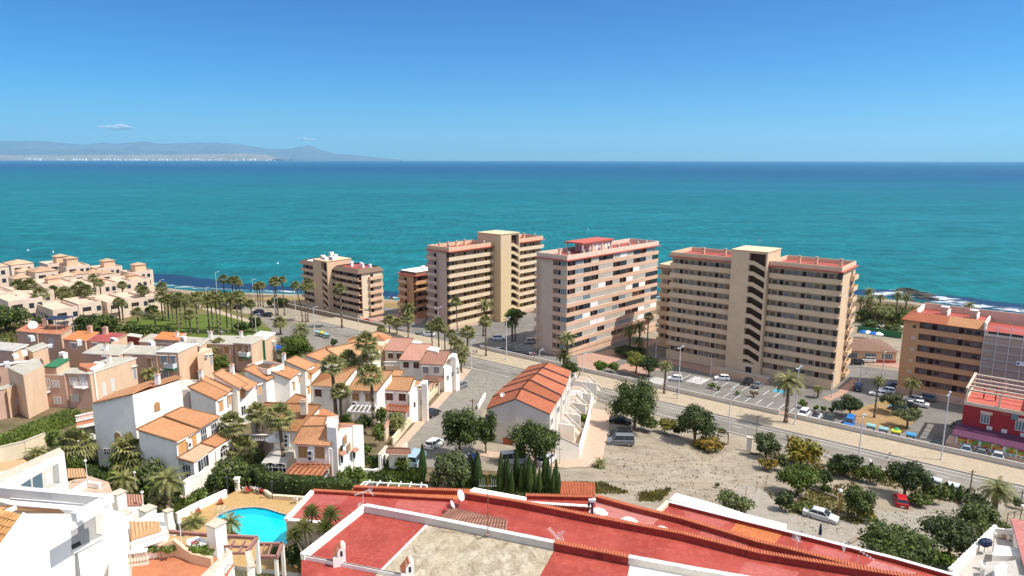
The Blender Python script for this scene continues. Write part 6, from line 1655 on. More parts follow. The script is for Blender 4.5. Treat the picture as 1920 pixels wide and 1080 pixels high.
mb2=MB();mb2.add([v+nn2*.02 for v in fw]+fb,[tuple(range(k6)),tuple(range(k6,2*k6))[::-1]]+[(i,k6+i,k6+(i+1)%k6,(i+1)%k6)for i in range(k6)],'white_render');mb2.build('gable_wall',b.t)
w_=[fw[0]-nn2*9-Vector((0,0,.1)),fw[0]-Vector((0,0,.1)),fw[1]-Vector((0,0,.1)),fw[1]-nn2*9-Vector((0,0,.1))]
tile_quad(mb,*w_,'tile_sand')
for i in range(26):
 p=lerp(w_[0],w_[1],(i+.5)/26);q=lerp(w_[3],w_[2],(i+.5)/26);
 for j in range(8):
  a,c=lerp(p,q,j/8),lerp(p,q,(j+1.08)/8);mb.tube(a+Vector((0,0,.22)),c+Vector((0,0,.16)),.13,.10,6,'tile_body' if 'tile_body' in MATS else mat('tile_body',(0.56,0.29,0.11),.85,.25,1.5).name)
mb.build('tiled_roof',b.t)
mb=MB();mb.obox(fw[0]+nn2*.03,fw[1]+nn2*.03,.3,.3,'white_render');mb.build('verge',b.t)
p,q=P(138,967,32.0),P(209,931,32.0)
def panel(bk,p,q,pix,m,off,name):
 d=q-p;n_=Vector((d.y,-d.x,0)).normalized()
 if n_.x<0:n_=-n_
 pts=[hit_wall(p,q,x,y)-bk.org+n_*off for x,y in pix]
 mb=MB();back=[v-n_*.04 for v in pts];k=len(pts)
 mb.add(pts+back,[tuple(range(k)),tuple(range(k,2*k))[::-1]]+[(i,k+i,k+(i+1)%k,(i+1)%k)for i in range(k)],m);return mb.build(name,bk.t)
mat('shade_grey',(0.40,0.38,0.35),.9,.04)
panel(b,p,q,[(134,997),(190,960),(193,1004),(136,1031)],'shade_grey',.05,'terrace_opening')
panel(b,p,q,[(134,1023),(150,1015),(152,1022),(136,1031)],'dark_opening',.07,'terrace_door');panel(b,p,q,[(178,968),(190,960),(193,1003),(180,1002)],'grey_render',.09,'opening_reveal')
panel(b,p,q,[(133,994),(190,957),(190,960),(133,997)],'white_render',.12,'lintel');panel(b,p,q,[(135,1032),(194,1004),(194,1009),(136,1039)],'white_render',.16,'sill')
b=Blk('white_apartment_house','white wall with a wide terrace opening behind the open roof frame at the left edge','building',29.5,(121,848))
b.prism('wall',[(-60,935),(121,848),(112,840),(-80,925)],-10,0,'white_render','stone_coping')
p,q=P(-60,935,29.5),P(121,848,29.5)
panel(b,p,q,[(25,915),(110,868),(113,906),(84,920),(40,932)],'grey_render',.05,'terrace_opening');panel(b,p,q,[(40,910),(57,899),(60,925),(40,930)],'blue_glass',.08,'glass_door');panel(b,p,q,[(61,897),(78,887),(81,918),(63,925)],'blue_glass',.08,'glass_door');panel(b,p,q,[(99,874),(109,869),(112,905),(101,905)],'shade_grey',.10,'opening_reveal');panel(b,p,q,[(85,893),(94,888),(96,906),(86,912)],'white_render',.10,'low_wall')
b.prism('roof_terrace',[(-60,900),(60,872),(45,862),(-60,878)],-1.2,-1.0,'white_render','tile_sand')
def pillar(lab,px,py,z,wd,ht,m='rose_pale',cap='stone_coping',dp=None):
 v=P(px,py,z);t=thing('chimney_pillar',(v.x,v.y,z-ht),R(-28),lab,'pillar');mb=MB();d2=(dp or wd)/2
 mb.box(-wd/2,wd/2,-d2,d2,0,ht,'white_render');mb.build('shaft',t);mb=MB();mb.box(-wd/2-.08,wd/2+.08,-d2-.08,d2+.08,ht,ht+.12,cap);mb.build('cap',t)
pillar('short pale pillar right of the terrace opening',223,925,25,.9,6);pillar('pale pillar beside the planted trough',277,955,24,1.1,6);pillar('pale blocky pillar below the short one',233,964,25.5,1.0,6)
pillar('tallest pale pillar in front of the pool',406,983,25.5,1.15,8.0);pillar('low white pillar at the top of the pool steps',316,959,22.5,.6,4)
def tblock(lab,z,ref,pts,depth=5,m='white_render',mt='white_render',name='terrace_block'):
 bk=Blk(name,lab,'building',z,ref);bk.walls(pts,m,depth,mt=mt);return bk
bk=tblock('white terrace block with an orange tiled strip behind the first pillar',22.5,(150,900),[(126,905),(164,892),(205,905),(212,925),(130,935)],6,mt='patio_paving');w_=[bk.L(*p,.1)for p in((128,899),(164,896),(160,889),(128,889))];w_[2].z+=.5;w_[3].z+=.5;mb=MB();tile_quad(mb,*w_,'tile_sand');mb.build('tiled_strip',bk.t);bk.parapet([(130,925),(165,905),(188,909)],.5,'white_render','white_render',th=.25)
bk=tblock('white sloping lean-to with a pink tiled roof beside the garden palms',21.5,(250,945),[(229,950),(270,946),(284,958),(236,966)],5);w_=[bk.L(*p,.1)for p in((231,950),(268,949),(272,940),(232,938))];w_[2].z+=.6;w_[3].z+=.6;mb=MB();tile_quad(mb,*w_,'tile_pink');mb.build('tiled_roof',bk.t)
bk=tblock('white block with an orange tiled lean-to in the middle of the lower terraces',24.5,(270,1000),[(240,985),(276,966),(290,990),(306,994),(316,1012),(252,1025)],7);w_=[bk.L(*p,.1)for p in((247,1014),(304,997),(300,990),(244,990))];w_[2].z+=.5;w_[3].z+=.5;mb=MB();tile_quad(mb,*w_,'tile_sand');mb.build('tiled_roof',bk.t);bk.parapet([(246,1022),(316,998)],.6,'white_render','white_render',th=.25)
bk=tblock('white terrace slab with metal rails above the pool steps',21.0,(300,985),[(285,965),(322,960),(330,985),(300,992)],5)
bk=tblock('white block at the bottom left with a peach balustraded balcony',27,(250,1020),[(206,955),(238,966),(240,1110),(205,1110)],9)
bk=Blk('terrace','terracotta floored roof terrace with a wavy peach planter wall above the pool','terrace',23.0,(350,1050))
bk.walls([(232,1045),(305,1030),(402,1045),(440,1060),(400,1130),(232,1130)],'white_render',8,mt='terracotta_flat')
w_=[(238,1020,1.1),(262,1016,1.6),(275,1026,1.0),(305,1034,1.2),(330,1030,1.6),(350,1036,1.0),(365,1044,.9),(400,1052,.9)]
mb=MB()
for(x0,y0,h0_),(x1,y1,h1_)in zip(w_,w_[1:]):
 a,c=bk.L(x0,y0+12),bk.L(x1,y1+12);n_=Vector((-(c.y-a.y),c.x-a.x,0)).normalized()*.15
 vs=[a-n_,c-n_,c+n_,a+n_];top=[vs[0]+Vector((0,0,h0_)),vs[1]+Vector((0,0,h1_)),vs[2]+Vector((0,0,h1_)),vs[3]+Vector((0,0,h0_))]
 mb.add(vs+top,[(0,1,5,4),(1,2,6,5),(2,3,7,6),(3,0,4,7),(4,5,6,7)],'peach_render')
mb.build('planter_wall',bk.t)
bk.prism('inner_terrace',[(316,1004),(400,1012),(398,1040),(330,1034),(306,1026)],-.2,.3,'white_render','ochre_deck');bk.prism('bench',[(350,1012),(372,1006),(392,1014),(380,1028),(352,1022)],.3,1.0,'white_render','cap_white');bk.prism('parapet',[(376,1082),(430,1030),(436,1034),(392,1090)],0,1.2,'white_render','stone_coping')
balp=P(240,1034,24.3)
def abs_bal(label,p0,p1,z,n_,m='pale_peach_render',h=1.3):
 a,c=P(*p0,z),P(*p1,z);t=thing('balustrade',a,0,label,'balustrade');d=c-a
 mb=MB();mb.obox((0,0,0),d,.3,.15,m);mb.build('plinth',t);mb=MB();mb.obox((0,0,h-.15),d+Vector((0,0,h-.15)),.35,.15,'white_render');mb.build('handrail',t)
 bal=MB();bal.lathe((0,0,0),[(.1,.15),(.07,.22),(.14,.45),(.07,.75),(.07,.9),(.11,h-.15)],m,8);me=bal.mesh('baluster')
 for i in range(n_):put('baluster',me,t,d*((i+.5)/n_))
abs_bal('peach balustrade with bulging balusters at the bottom left',(236,1064),(280,1058),25.2,8)
def bars(label,z,segs,h=2.6,th=.28,hh=.3,m='wood_mauve',posts=(),cat='pergola',name='pergola'):
 o=P(*segs[0][0],z);t=thing(name,(o.x,o.y,z-h),0,label,cat);base=Vector((o.x,o.y,z-h))
 for i,(a,c)in enumerate(segs):mb=MB();mb.obox(P(*a,z)-base,P(*c,z)-base,th if i<3 else th*.55,hh if i<3 else hh*.7,m,-.3);mb.build('beam',t)
 for p in posts:v=P(*p,z)-base;mb=MB();mb.box(v.x-.15,v.x+.15,v.y-.15,v.y+.15,-1,h-.3,'white_render');mb.build('post',t)
mat('wood_mauve',(0.30,0.15,0.12),.8,.1,2)
bars('heavy brown roof terrace pergola around the tallest pillar',23.6,[((316,995),(392,1001)),((421,1003),(483,1006)),((483,1006),(464,1032)),((421,1021),(468,1022)),((421,1034),(464,1034)),((440,1012),(428,1034)),((460,1012),(448,1034))],posts=((318,996),(482,1007)))
bars('brown beams over the garden below the pool, right of the white arch',20.5,[((486,1018),(530,1018)),((486,1042),(520,1042)),((530,1016),(520,1044)),((497,1018),(489,1044)),((511,1016),(502,1042))],posts=((530,1018),(518,1042)))
a=P(466,1034,23.6);t=thing('arch',(a.x,a.y,18),R(-62),'white wall with a round arched opening beside the brown pergola','arch');mb=MB()
for i in range(16):
 x0,x1=i*.16,i*.16+.16;xm=(x0+x1)/2-1.28;zb=0.0;rr=.85**2-xm*xm
 if rr>0:mb.box(x0,x1,-.2,.2,0,3.9-rr**.5,'white_render');mb.box(x0,x1,-.2,.2,3.9+rr**.5,5.5,'white_render')
 else:mb.box(x0,x1,-.2,.2,0,5.5,'white_render')
mb.build('wall',t);mb=MB();mb.box(-.05,2.6,-.26,.26,5.5,5.6,'stone_coping');mb.build('coping',t)
a=P(440,1082,24.5);t=thing('iron_ornament',a,R(-25),'black wrought iron wheel ornament at the bottom edge','ironwork')
mb=MB()
for r_ in(1.0,.75):
 for i in range(20):u,v=i*math.pi/10,(i+1)*math.pi/10;mb.tube((r_*math.cos(u),0,r_*math.sin(u)),(r_*math.cos(v),0,r_*math.sin(v)),.022,.022,4,'metal_dark')
mb.build('rim',t);mb=MB()
for i in range(20):u=i*math.pi/10;mb.tube((.75*math.cos(u),0,.75*math.sin(u)),(1.15*math.cos(u),0,1.15*math.sin(u)),.016,.016,4,'metal_dark')
mb.build('spoke',t)
def small_lamp(px,py,ht,lab,z=None,m='white_plain',globe=.16):
 v=GP(px,py)if z is None else P(px,py,z);t=thing('garden_lamp',v,0,lab,'lamp',None);mb=MB();mb.tube((0,0,0),(0,0,ht),.045,.035,6,m);mb.build('pole',t);mb=MB();mb.ell((0,0,ht+globe),(globe,)*3,'white_plain',10,6);mb.build('lamp_globe',t)
small_lamp(342,1026,2.2,'white lantern on the peach planter terrace',23.2);small_lamp(257,904+20,2.6,'white garden lamp among shrubs below the grey end wall');small_lamp(113,846,2.8,'white garden lamp beside the hedge at the left');small_lamp(165,900,2.0,'small white lamp on the terrace wall left of the garden',23);small_lamp(271,960,2.0,'thin lamp at the corner of the pink tiled lean-to',21)
b=Blk('white_terrace_house','white walled terrace with railings at the bottom right corner','building',15.5,(1850,1030))
b.walls([(1780,1085),(1866,990),(1905,990),(1960,1010),(1960,1150),(1780,1150)],'white_render',6,mt='concrete')
pp=[(1784,1068),(1866,988)];b.parapet(pp,.9,'white_render','white_render',th=.3)
for i in range(16):k=i/15;v=b.L(lerp(1784,1866,k),lerp(1066,986,k),.9);mb=MB();mb.ell(v,(.28,.28,.2),'white_render',8,4,.15,i);mb.build('wall_stone',b.t)
b.prism('terrace_block',[(1868,1020),(1925,1028),(1940,1042),(1862,1040)],0,1.2,'white_render','cap_white');b.prism('terrace_block',[(1850,1052),(1900,1050),(1920,1044),(1950,1060),(1950,1100),(1845,1090)],-.5,1.4,'grey_render','concrete');b.prism('white_wall',[(1865,1062),(1884,1052),(1890,1060),(1868,1078)],0,2.4,'white_render')
b.parapet([(1868,990),(1905,995),(1940,1010)],1.0,'white_render','white_render',th=.08,name='rail');b.parapet([(1840,1068),(1860,1078),(1885,1085)],.9,'white_plain','white_plain',th=.06,name='rail')
for i in range(8):v=b.L(1878+i*6,1008+i*1.2);mb=MB();mb.ell(v+Vector((0,0,.25)),(.25,.25,.25),['stone_coping','tile_pink','white_render'][i%3],8,5,.2,i);mb.build('stone',b.t)
chair(1846,1068,15.5,30,'white chair with an orange cushion at the bottom right corner');small_lamp(1862,1034,2.0,'grey lamp on the white terrace at the bottom right',15.6,'metal_grey')
v=P(1846,1035,15.6);t=thing('parasol',v,0,'closed dark blue parasol bundle on the bottom right terrace','parasol');mb=MB();mb.tube((0,0,0),(0,0,1.2),.04,.04,6,'metal_grey');mb.build('pole',t);mb=MB();mb.ell((0,0,1.2),(.75,.5,.45),'canvas_navy',10,6,.15,3);mb.build('canopy',t)
v=P(1912,1012,17.5);t=thing('roof_corner',(v.x,v.y,11),R(-30),'pinkish red roof corner cut by the right edge','building');mb=MB();mb.box(0,8,-6,5,0,6.3,'white_render');mb.build('wall',t);mb=MB();mb.box(-.2,8,-6.2,5.2,6.3,6.5,'roof_pink');mb.build('roof',t)
t=thing('fence',GP(1888,985),0,'dark metal frame fence beyond the white terrace at the right edge','fence');q=GP(1925,975)-GP(1888,985)
for z in(.1,1.9):mb=MB();mb.obox(Vector((0,0,z)),q+Vector((0,0,z)),.06,.06,'metal_dark');mb.build('rail',t)
for k in range(4):p=q*(k/3);mb=MB();mb.tube(p,p+Vector((0,0,2)),.05,.05,5,'metal_dark');mb.build('post',t)
K=GP(680,915,2.2);pergola('thin white empty pergola frame behind the orange membrane roof',[(676,911),(800,917),(801,909),(684,903)],2.4,(740,912),6,'white_plain')
# ================================================================== vegetation
def leaf_mat(name,c1,c2,sc=0.5):
 n,b,L=nodes_mat(name)
 tc=n.nodes.new('ShaderNodeTexCoord').outputs['Object']
 oi=n.nodes.new('ShaderNodeObjectInfo')
 f=noise(n,L,tc,sc,4,.6)
 f2=math_(n,L,'ADD',f,math_(n,L,'MULTIPLY',math_(n,L,'SUBTRACT',oi.outputs['Random'],.5),.18))
 col=ramp(n,L,f2,[(.36,c1),(.64,c2)])
 g=n.nodes.new('ShaderNodeNewGeometry')
 col=mixc(n,L,1.0,col,ramp(n,L,g.outputs['Random Per Island'],[(0,.6),(1,1.45)]),'MULTIPLY')
 L(col,b.inputs['Base Color']);b.inputs['Roughness'].default_value=.55;b.inputs['Specular IOR Level'].default_value=.25
 tr=n.nodes.new('ShaderNodeBsdfTranslucent');L(col,tr.inputs[0])
 mx=n.nodes.new('ShaderNodeMixShader');mx.inputs[0].default_value=.22
 L(b.outputs[0],mx.inputs[1]);L(tr.outputs[0],mx.inputs[2]);L(mx.outputs[0],n.nodes['Material Output'].inputs[0])
leaf_mat('leaf_dark',(.028,.048,.012),(.062,.090,.021));leaf_mat('leaf_mid',(.070,.100,.016),(.135,.170,.032));leaf_mat('leaf_bright',(0.075,0.130,0.012),(0.150,0.210,0.025))
leaf_mat('leaf_olive',(0.081,0.098,0.040),(0.161,0.172,0.081));leaf_mat('leaf_yellow',(0.170,0.160,0.020),(0.300,0.240,0.030));leaf_mat('leaf_gold',(0.220,0.120,0.015),(0.340,0.220,0.030))
leaf_mat('palm_leaf',(.10,.12,.028),(.21,.21,.065),.8);leaf_mat('palm_light',(.15,.15,.05),(.32,.29,.11),.8);leaf_mat('palm_dead',(0.160,0.100,0.050),(0.260,0.180,0.090),.8);leaf_mat('cypress_leaf',(0.034,0.068,0.020),(0.076,0.128,0.031),.8)
leaf_mat('dry_weed',(0.200,0.150,0.060),(0.340,0.270,0.120));leaf_mat('flower_pink',(0.500,0.030,0.100),(0.600,0.080,0.180));leaf_mat('flower_white',(0.600,0.600,0.550),(0.750,0.750,0.700))
mat('bark',(.13,.095,.065),.95,.2,2.5,.4);mat('palm_bark',(.17,.125,.085),.95,.22,3.0,.4,stretch=(1,1,6));mat('bark_pale',(.28,.22,.16),.95,.2,2.5)
def frond_fan(mb,rn,az,el,m,R0=1.0,R1=1.15):
 c,s=math.cos(az),math.sin(az)
 d=Vector((c*math.cos(el),s*math.cos(el),math.sin(el)));side=Vector((-s,c,0));up=side.cross(d)*-1
 if up.z<0:up=-up
 pet=d*R0+Vector((0,0,-.15*R0));n_=13
 mb.add([(0,0,0),side*.04+pet,side*-.04+pet],[(0,1,2)],m)
 for k in range(n_):
  a=(k/(n_-1)-.5)*R(200)
  q=d*math.cos(a)+side*math.sin(a);l=R1*(1-.25*abs(a)/R(100))*rn.uniform(.85,1.1)
  w_=side*math.cos(a)-d*math.sin(a);w_=w_*.085
  mid=pet+q*l*.55+up*.06;tip=pet+q*l+Vector((0,0,-.30*l))
  mb.add([pet,mid+w_,tip,mid-w_],[(0,1,2,3)],m)
def fan_crown(seed,n_=36,sc=1.0,m='palm_leaf',m2='palm_light'):
 rn=random.Random(seed);mb=MB()
 for i in range(n_):
  t=i/n_;el=R(78-112*t**.85)+rn.uniform(-.1,.1);az=i*2.399+rn.uniform(-.2,.2)
  frond_fan(mb,rn,az,el,m if rn.random()<.6 else m2,.95*sc*rn.uniform(.85,1.1),1.0*sc*rn.uniform(.9,1.15))
 return mb.mesh('crown')
def dead_skirt(seed,sc=1.0):
 rn=random.Random(seed);mb=MB()
 for i in range(16):
  az=i*2.399;el=R(-55-rn.uniform(0,25));frond_fan(mb,rn,az,el,'palm_dead',.7*sc,.6*sc)
 return mb.mesh('dead_fronds')
def feather_crown(seed,n_=40,ln=3.0,m='palm_leaf',m2='palm_light',droop=1.0):
 rn=random.Random(seed);mb=MB()
 for i in range(n_):
  t=i/n_;el=R(80-95*t)+rn.uniform(-.08,.08);az=i*2.399+rn.uniform(-.15,.15);L_=ln*rn.uniform(.85,1.1);mm=m if rn.random()<.6 else m2
  c,s=math.cos(az),math.sin(az);p=Vector((0,0,0));e=el;pts=[p.copy()];dirs=[]
  for k in range(9):
   d=Vector((c*math.cos(e),s*math.cos(e),math.sin(e)));p=p+d*L_/9;pts.append(p.copy());dirs.append(d);e-=R(11)*droop
  side=Vector((-s,c,0))
  for k in range(9):
   a,b_=pts[k],pts[k+1];mb.add([a+side*.03,b_+side*.02,b_-side*.02,a-side*.03],[(0,1,2,3)],mm)
   if k==0:continue
   for sg in(-1,1):
    for j in range(3):
     q=a.lerp(b_,j/3);w_=.62*ln/3*math.sin(math.pi*min(1,(k+.6+j/3)/9.6))**.6
     tip=q+side*sg*w_*.8+dirs[k]*w_*.55+Vector((0,0,.10-.28*w_))
     mb.add([q,q+dirs[k]*.11,tip],[(0,1,2)],mm)
 return mb.mesh('crown')
def trunk_mesh(h,r0,r1,m='palm_bark',lean=(0,0),base=1.5,seg=7):
 mb=MB();pts=[Vector((lean[0]*(i/seg)**1.7,lean[1]*(i/seg)**1.7,h*i/seg))for i in range(seg+1)];pts[0].z=-.4
 rs=[r0*base if i==0 else(r0+(r1-r0)*i/seg)for i in range(seg+1)]
 mb.path(pts,rs,7,m);return mb.mesh('trunk',True),pts[-1]
FANS=[fan_crown(1),fan_crown(2,32,1.05),fan_crown(3,40,.95)];SKIRT=[dead_skirt(5),dead_skirt(6)]
FEATH=[feather_crown(11),feather_crown(12,46,3.3)];FEATHD=feather_crown(13,44,3.0,'leaf_dark','palm_leaf')
PRN=random.Random(77)
def palm(bx,by,cy,label,kind='fan',sc=1.0,group=None,cx=None,trunk_r=.17,h=None,name='palm_tree',skirt=None):
 b_=GP(bx,by);hh=height_at(b_.x,b_.y,b_.z,cy)if h is None else h;hh=max(hh,.5)
 t=thing(name,b_,PRN.uniform(0,6.28),label,'palm tree',group);rz=t.rotation_euler[2]
 lean=Vector((0,0))
 if cx is not None:
  dist=b_.y*CP-(b_.z-HC)*SP;dx=(cx-bx)/FPX*dist-0;lean=Vector((dx,PRN.uniform(-.3,.3)))
 else:lean=Vector((PRN.uniform(-.04,.04)*hh,PRN.uniform(-.03,.03)*hh))
 c,s=math.cos(-rz),math.sin(-rz);ll=(lean.x*c-lean.y*s,lean.x*s+lean.y*c)
 me,top=trunk_mesh(hh,trunk_r*1.15,trunk_r*.8,lean=ll);put('trunk',me,t)
 if kind=='fan':me=PRN.choice(FANS);sc*=PRN.uniform(.8,1.08)
 elif kind=='dark':me=FEATHD
 else:me=PRN.choice(FEATH)
 put('crown',me,t,top,PRN.uniform(0,6),(sc,sc,sc*PRN.uniform(.9,1.05)))
 if(skirt if skirt is not None else(kind=='fan' and hh>5)):put('dead_fronds',PRN.choice(SKIRT),t,top-Vector((0,0,.15)),0,(sc*.8,)*3)
 return t
def prow(pts,lab,group,kind='fan',sc=1.0,tr=.17):
 for i,p in enumerate(pts):
  palm(p[0],p[1],p[2],lab.format(ORD[i]),kind,sc*(p[3]if len(p)>3 else 1),group,trunk_r=tr)
G1='tall palms along the far left park'
prow([(24,575,551,1.1),(40,580,537,1.15),(46,584,545),(64,585,536,1.2),(81,600,552,1.15),(103,588,548,1.2),(122,590,551),(134,592,555,.9),(143,590,549),(154,590,537),(166,592,546,1.1)],'{} palm from the left in the row before the pink coastal houses',G1,sc=1.25,tr=.24)
prow([(183,584,523),(193,580,532),(176,596,566,.8),(233,575,535),(226,604,567),(232,606,570,.9),(268,588,542,1.1),(275,590,546)],'palm before the white balconied coastal houses, {} from the left',G1,sc=1.2,tr=.22)
prow([(306,602,558),(311,598,538,1.1),(317,603,561),(325,604,564),(334,615,572),(341,618,558,1.1),(350,612,566,.8),(372,628,560,1.05),(358,628,592,1.1),(292,614,590),(260,607,586,.8)],'palm in the dense clump on the lawn, {} of the clump from the left',G1,sc=1.2,tr=.2)
prow([(393,622,560),(401,628,561),(410,626,557),(415,629,562),(427,625,560),(436,620,558),(448,629,556),(456,626,557),(475,625,570,1.1)],'{} slender palm from the left along the right half of the lawn',G1,sc=1.15,tr=.17)
prow([(421,556,524),(438,558,527),(444,558,525),(450,559,531)],'{} palm from the left of the beach palms rising above the lawn row','palms beside the beach',sc=1.35,tr=.2)
prow([(485,574,538),(489,573,535),(494,575,536)],'{} palm from the left in the short trio beside the far road','palms beside the beach',sc=1.15)
palm(522,592,528,'tall broad crowned palm left of the tan block, by the low brown wall',sc=1.45,trunk_r=.22);palm(518,592,529,'slimmer palm directly left of the broad crowned one by the low brown wall',sc=1.1);palm(534,591,525,'palm standing closest to the left corner of the tan block',sc=1.2)
palm(568,603,536,'leaning palm, leftmost of three before the stair tower of the tan block',sc=1.25,cx=558);palm(574,604,538,'middle palm of three before the stair tower of the tan block',sc=1.2);palm(578,603,533,'right palm of three before the stair tower of the tan block, leaning right',sc=1.25,cx=583)
palm(642,615,541,'single tall palm on the promenade before the right wing of the tan block',sc=1.4,trunk_r=.26)
palm(527,628,606,'short palm beside the road junction',sc=1.35,trunk_r=.25);palm(567,645,618,'wide low date palm behind the rubbish containers','feather',1.25,trunk_r=.4)
GC='palms around the central blocks'
palm(767,622,578,'dark bushy date palm before the small orange block','dark',1.25,GC,trunk_r=.35);palm(731,625,600,'fan palm left of the dark date palm by the orange block',sc=1.25,group=GC);palm(745,628,606,'lower fan palm between the dark date palm and the road',sc=1.2,group=GC);palm(766,634,596,'fan palm in front of the dark date palm',sc=1.4,group=GC);palm(716,640,618,'short fan palm at the far end of the promenade gap',sc=1.2,group=GC)
palm(858,622,566,'slender tall palm against the cream galleries',sc=1.25,group=GC);palm(811,656,613,'fan palm beside the white parked car, leftmost of the cluster',sc=1.25,group=GC);palm(824,664,608,'large fan palm before the grey end wall of the cream block',sc=1.45,group=GC,trunk_r=.22);palm(835,660,618,'narrow fan palm second behind the large one',sc=1.1,group=GC);palm(846,662,627,'low fan palm in the cluster before the cream block',sc=1.3,group=GC);palm(877,660,623,'fan palm at the right of the cluster before the cream block',sc=1.45,group=GC,trunk_r=.25)
palm(907,630,572,'tall date palm before the cream stair tower','feather',1.2,GC,trunk_r=.32);palm(912,668,602,'fan palm on the kerb by the dark car park',sc=1.6,group=GC,trunk_r=.22);palm(961,640,602,'dark drooping date palm between the two tall blocks','dark',1.2,GC,trunk_r=.3)
palm(862,690,648,'leafy young palm at the end of the estate street, upper',sc=1.2,group=GC);palm(866,700,670,'leafy young palm at the end of the estate street, lower',sc=1.1,group=GC);palm(852,672,640,'palm beside the last white house of the estate street',sc=1.1,group=GC);palm(872,686,655,'bushy palm where the estate street meets the main road','feather',.7,group=GC)
palm(1063,702,634,'date palm in front of the salmon block corner','feather',1.1,GC,trunk_r=.36);palm(1058,700,664,'shorter bushy palm under the date palm at the salmon block','feather',1.0,GC,trunk_r=.34);palm(1181,662,620,'left date palm of the trio at the right end of the salmon block','feather',1.0,GC,trunk_r=.28);palm(1199,662,612,'right date palm of the trio at the salmon block','feather',1.0,GC,trunk_r=.28);palm(1196,668,640,'low date palm under the trio at the salmon block','feather',.85,GC,trunk_r=.28);palm(1213,672,593,'thin tall dark palm right of the date palm trio',sc=1.1,group=GC,trunk_r=.2)
palm(1246,738,686,'sunlit fan palm before the zebra crossing','feather',.75,GC,trunk_r=.26);palm(1474,792,716,'large date palm on the wall before the big shaded block','feather',1.25,GC,trunk_r=.36);palm(1640,782,712,'slender palm on the planted island in the right car park','feather',.7,GC,trunk_r=.2);palm(1706,752,718,'broad fan palm at the corner of the orange block','feather',.85,trunk_r=.3);palm(1534,745,728,'small palm by the right corner of the big shaded block','feather',.55,trunk_r=.2)
GR='palms in the right hand seaside park'
prow([(1612,590,560),(1626,600,546),(1629,604,560),(1645,600,571,.8),(1650,580,556,.8),(1663,605,580),(1680,600,553),(1697,596,556),(1668,612,590),(1655,618,586,.8),(1640,612,580,.8)],'{} date palm from the left in the seaside park beside the reef',GR,'feather',.95,.26)
palm(1792,600,582,'palm top peeping above the orange block roof, left','feather',.8,GR);palm(1815,596,572,'palm top peeping above the orange block roof, right','feather',.9,GR)
GE='garden palms of the estate'
palm(632,802,684,'left of the twin tall palms between the white terraces',sc=1.45,group=GE,trunk_r=.32);palm(703,818,703,'right tall palm with a bare trunk in front of the tan shutters',sc=1.45,group=GE,trunk_r=.3,cx=700);palm(641,803,734,'shorter palm next to the left tall palm trunk',sc=1.4,group=GE,trunk_r=.25);palm(656,740,674,'palm crown just right of the left tall palm',sc=1.5,group=GE,trunk_r=.26);palm(674,730,682,'palm between the twin tall palms behind the roofs','feather',.85,group=GE,trunk_r=.26);palm(694,745,643,'highest palm crown above the roofs in the estate centre',sc=1.7,group=GE,trunk_r=.3);palm(700,735,664,'palm crown directly under the highest one',sc=1.4,group=GE)
palm(493,862,776,'left palm with a ragged brown trunk before the balustraded villa',sc=1.3,group=GE,trunk_r=.42,cx=487);palm(535,892,782,'slim palm before the air conditioners of the wide villa',sc=1.3,group=GE,trunk_r=.28,cx=529);palm(441,866,796,'palm in front of the tiled roof at the right end of the front wing',sc=1.15,group=GE,trunk_r=.28)
palm(456,868,842,'bushy fan palm right of the sunroom roof',sc=1.6,group=GE);palm(283,728,702,'fan palm against the wall of the black railed house','feather',.75,group=GE);palm(411,690,652,'palm between the two peach houses by the lawn',sc=1.4,group=GE);palm(150,886,834,'palm with a thick trunk at the left of the rock garden',sc=1.8,group=GE,trunk_r=.4,cx=146);palm(252,890,850,'palm against the tall grey end wall',sc=1.7,group=GE,trunk_r=.3);palm(318,960,905,'broad fan palm in the rock garden before the sunroom','feather',.95,group=GE,trunk_r=.42);palm(172,865,844,'drooping date palm beside the tall grey wall','feather',.8,group=GE);palm(238,922,902,'low bushy palm in the rock garden','feather',.8,group=GE);palm(133,895,865,'low palm behind the white wall at the far left','feather',.7,group=GE)
palm(304,960,945,'small feathery palm under the white steps of the rock garden','feather',.6,group=GE);palm(72,862,852,'spiky low palm behind the cream curved wall','feather',.65,group=GE);palm(365,992,982,'fern like palm at the near end of the pool deck','feather',.65,group=GE);palm(436,1012,1000,'palm crown between the pillar and the pool','feather',.6,group=GE,h=2.0)
palm(1865,958,918,'large pale date palm by the wooden pole at the right','feather',1.0,trunk_r=.4);palm(1303,808+55,860,'young squat palm on the tiled path corner','feather',.5,h=.6)if False else palm(1125,875,868,'young squat palm where the tiled path meets the dirt lot','feather',.5,h=.5)
palm(748,815,792,'feathery palm in the garden beside the orange pergola','feather',.7,group=GE)
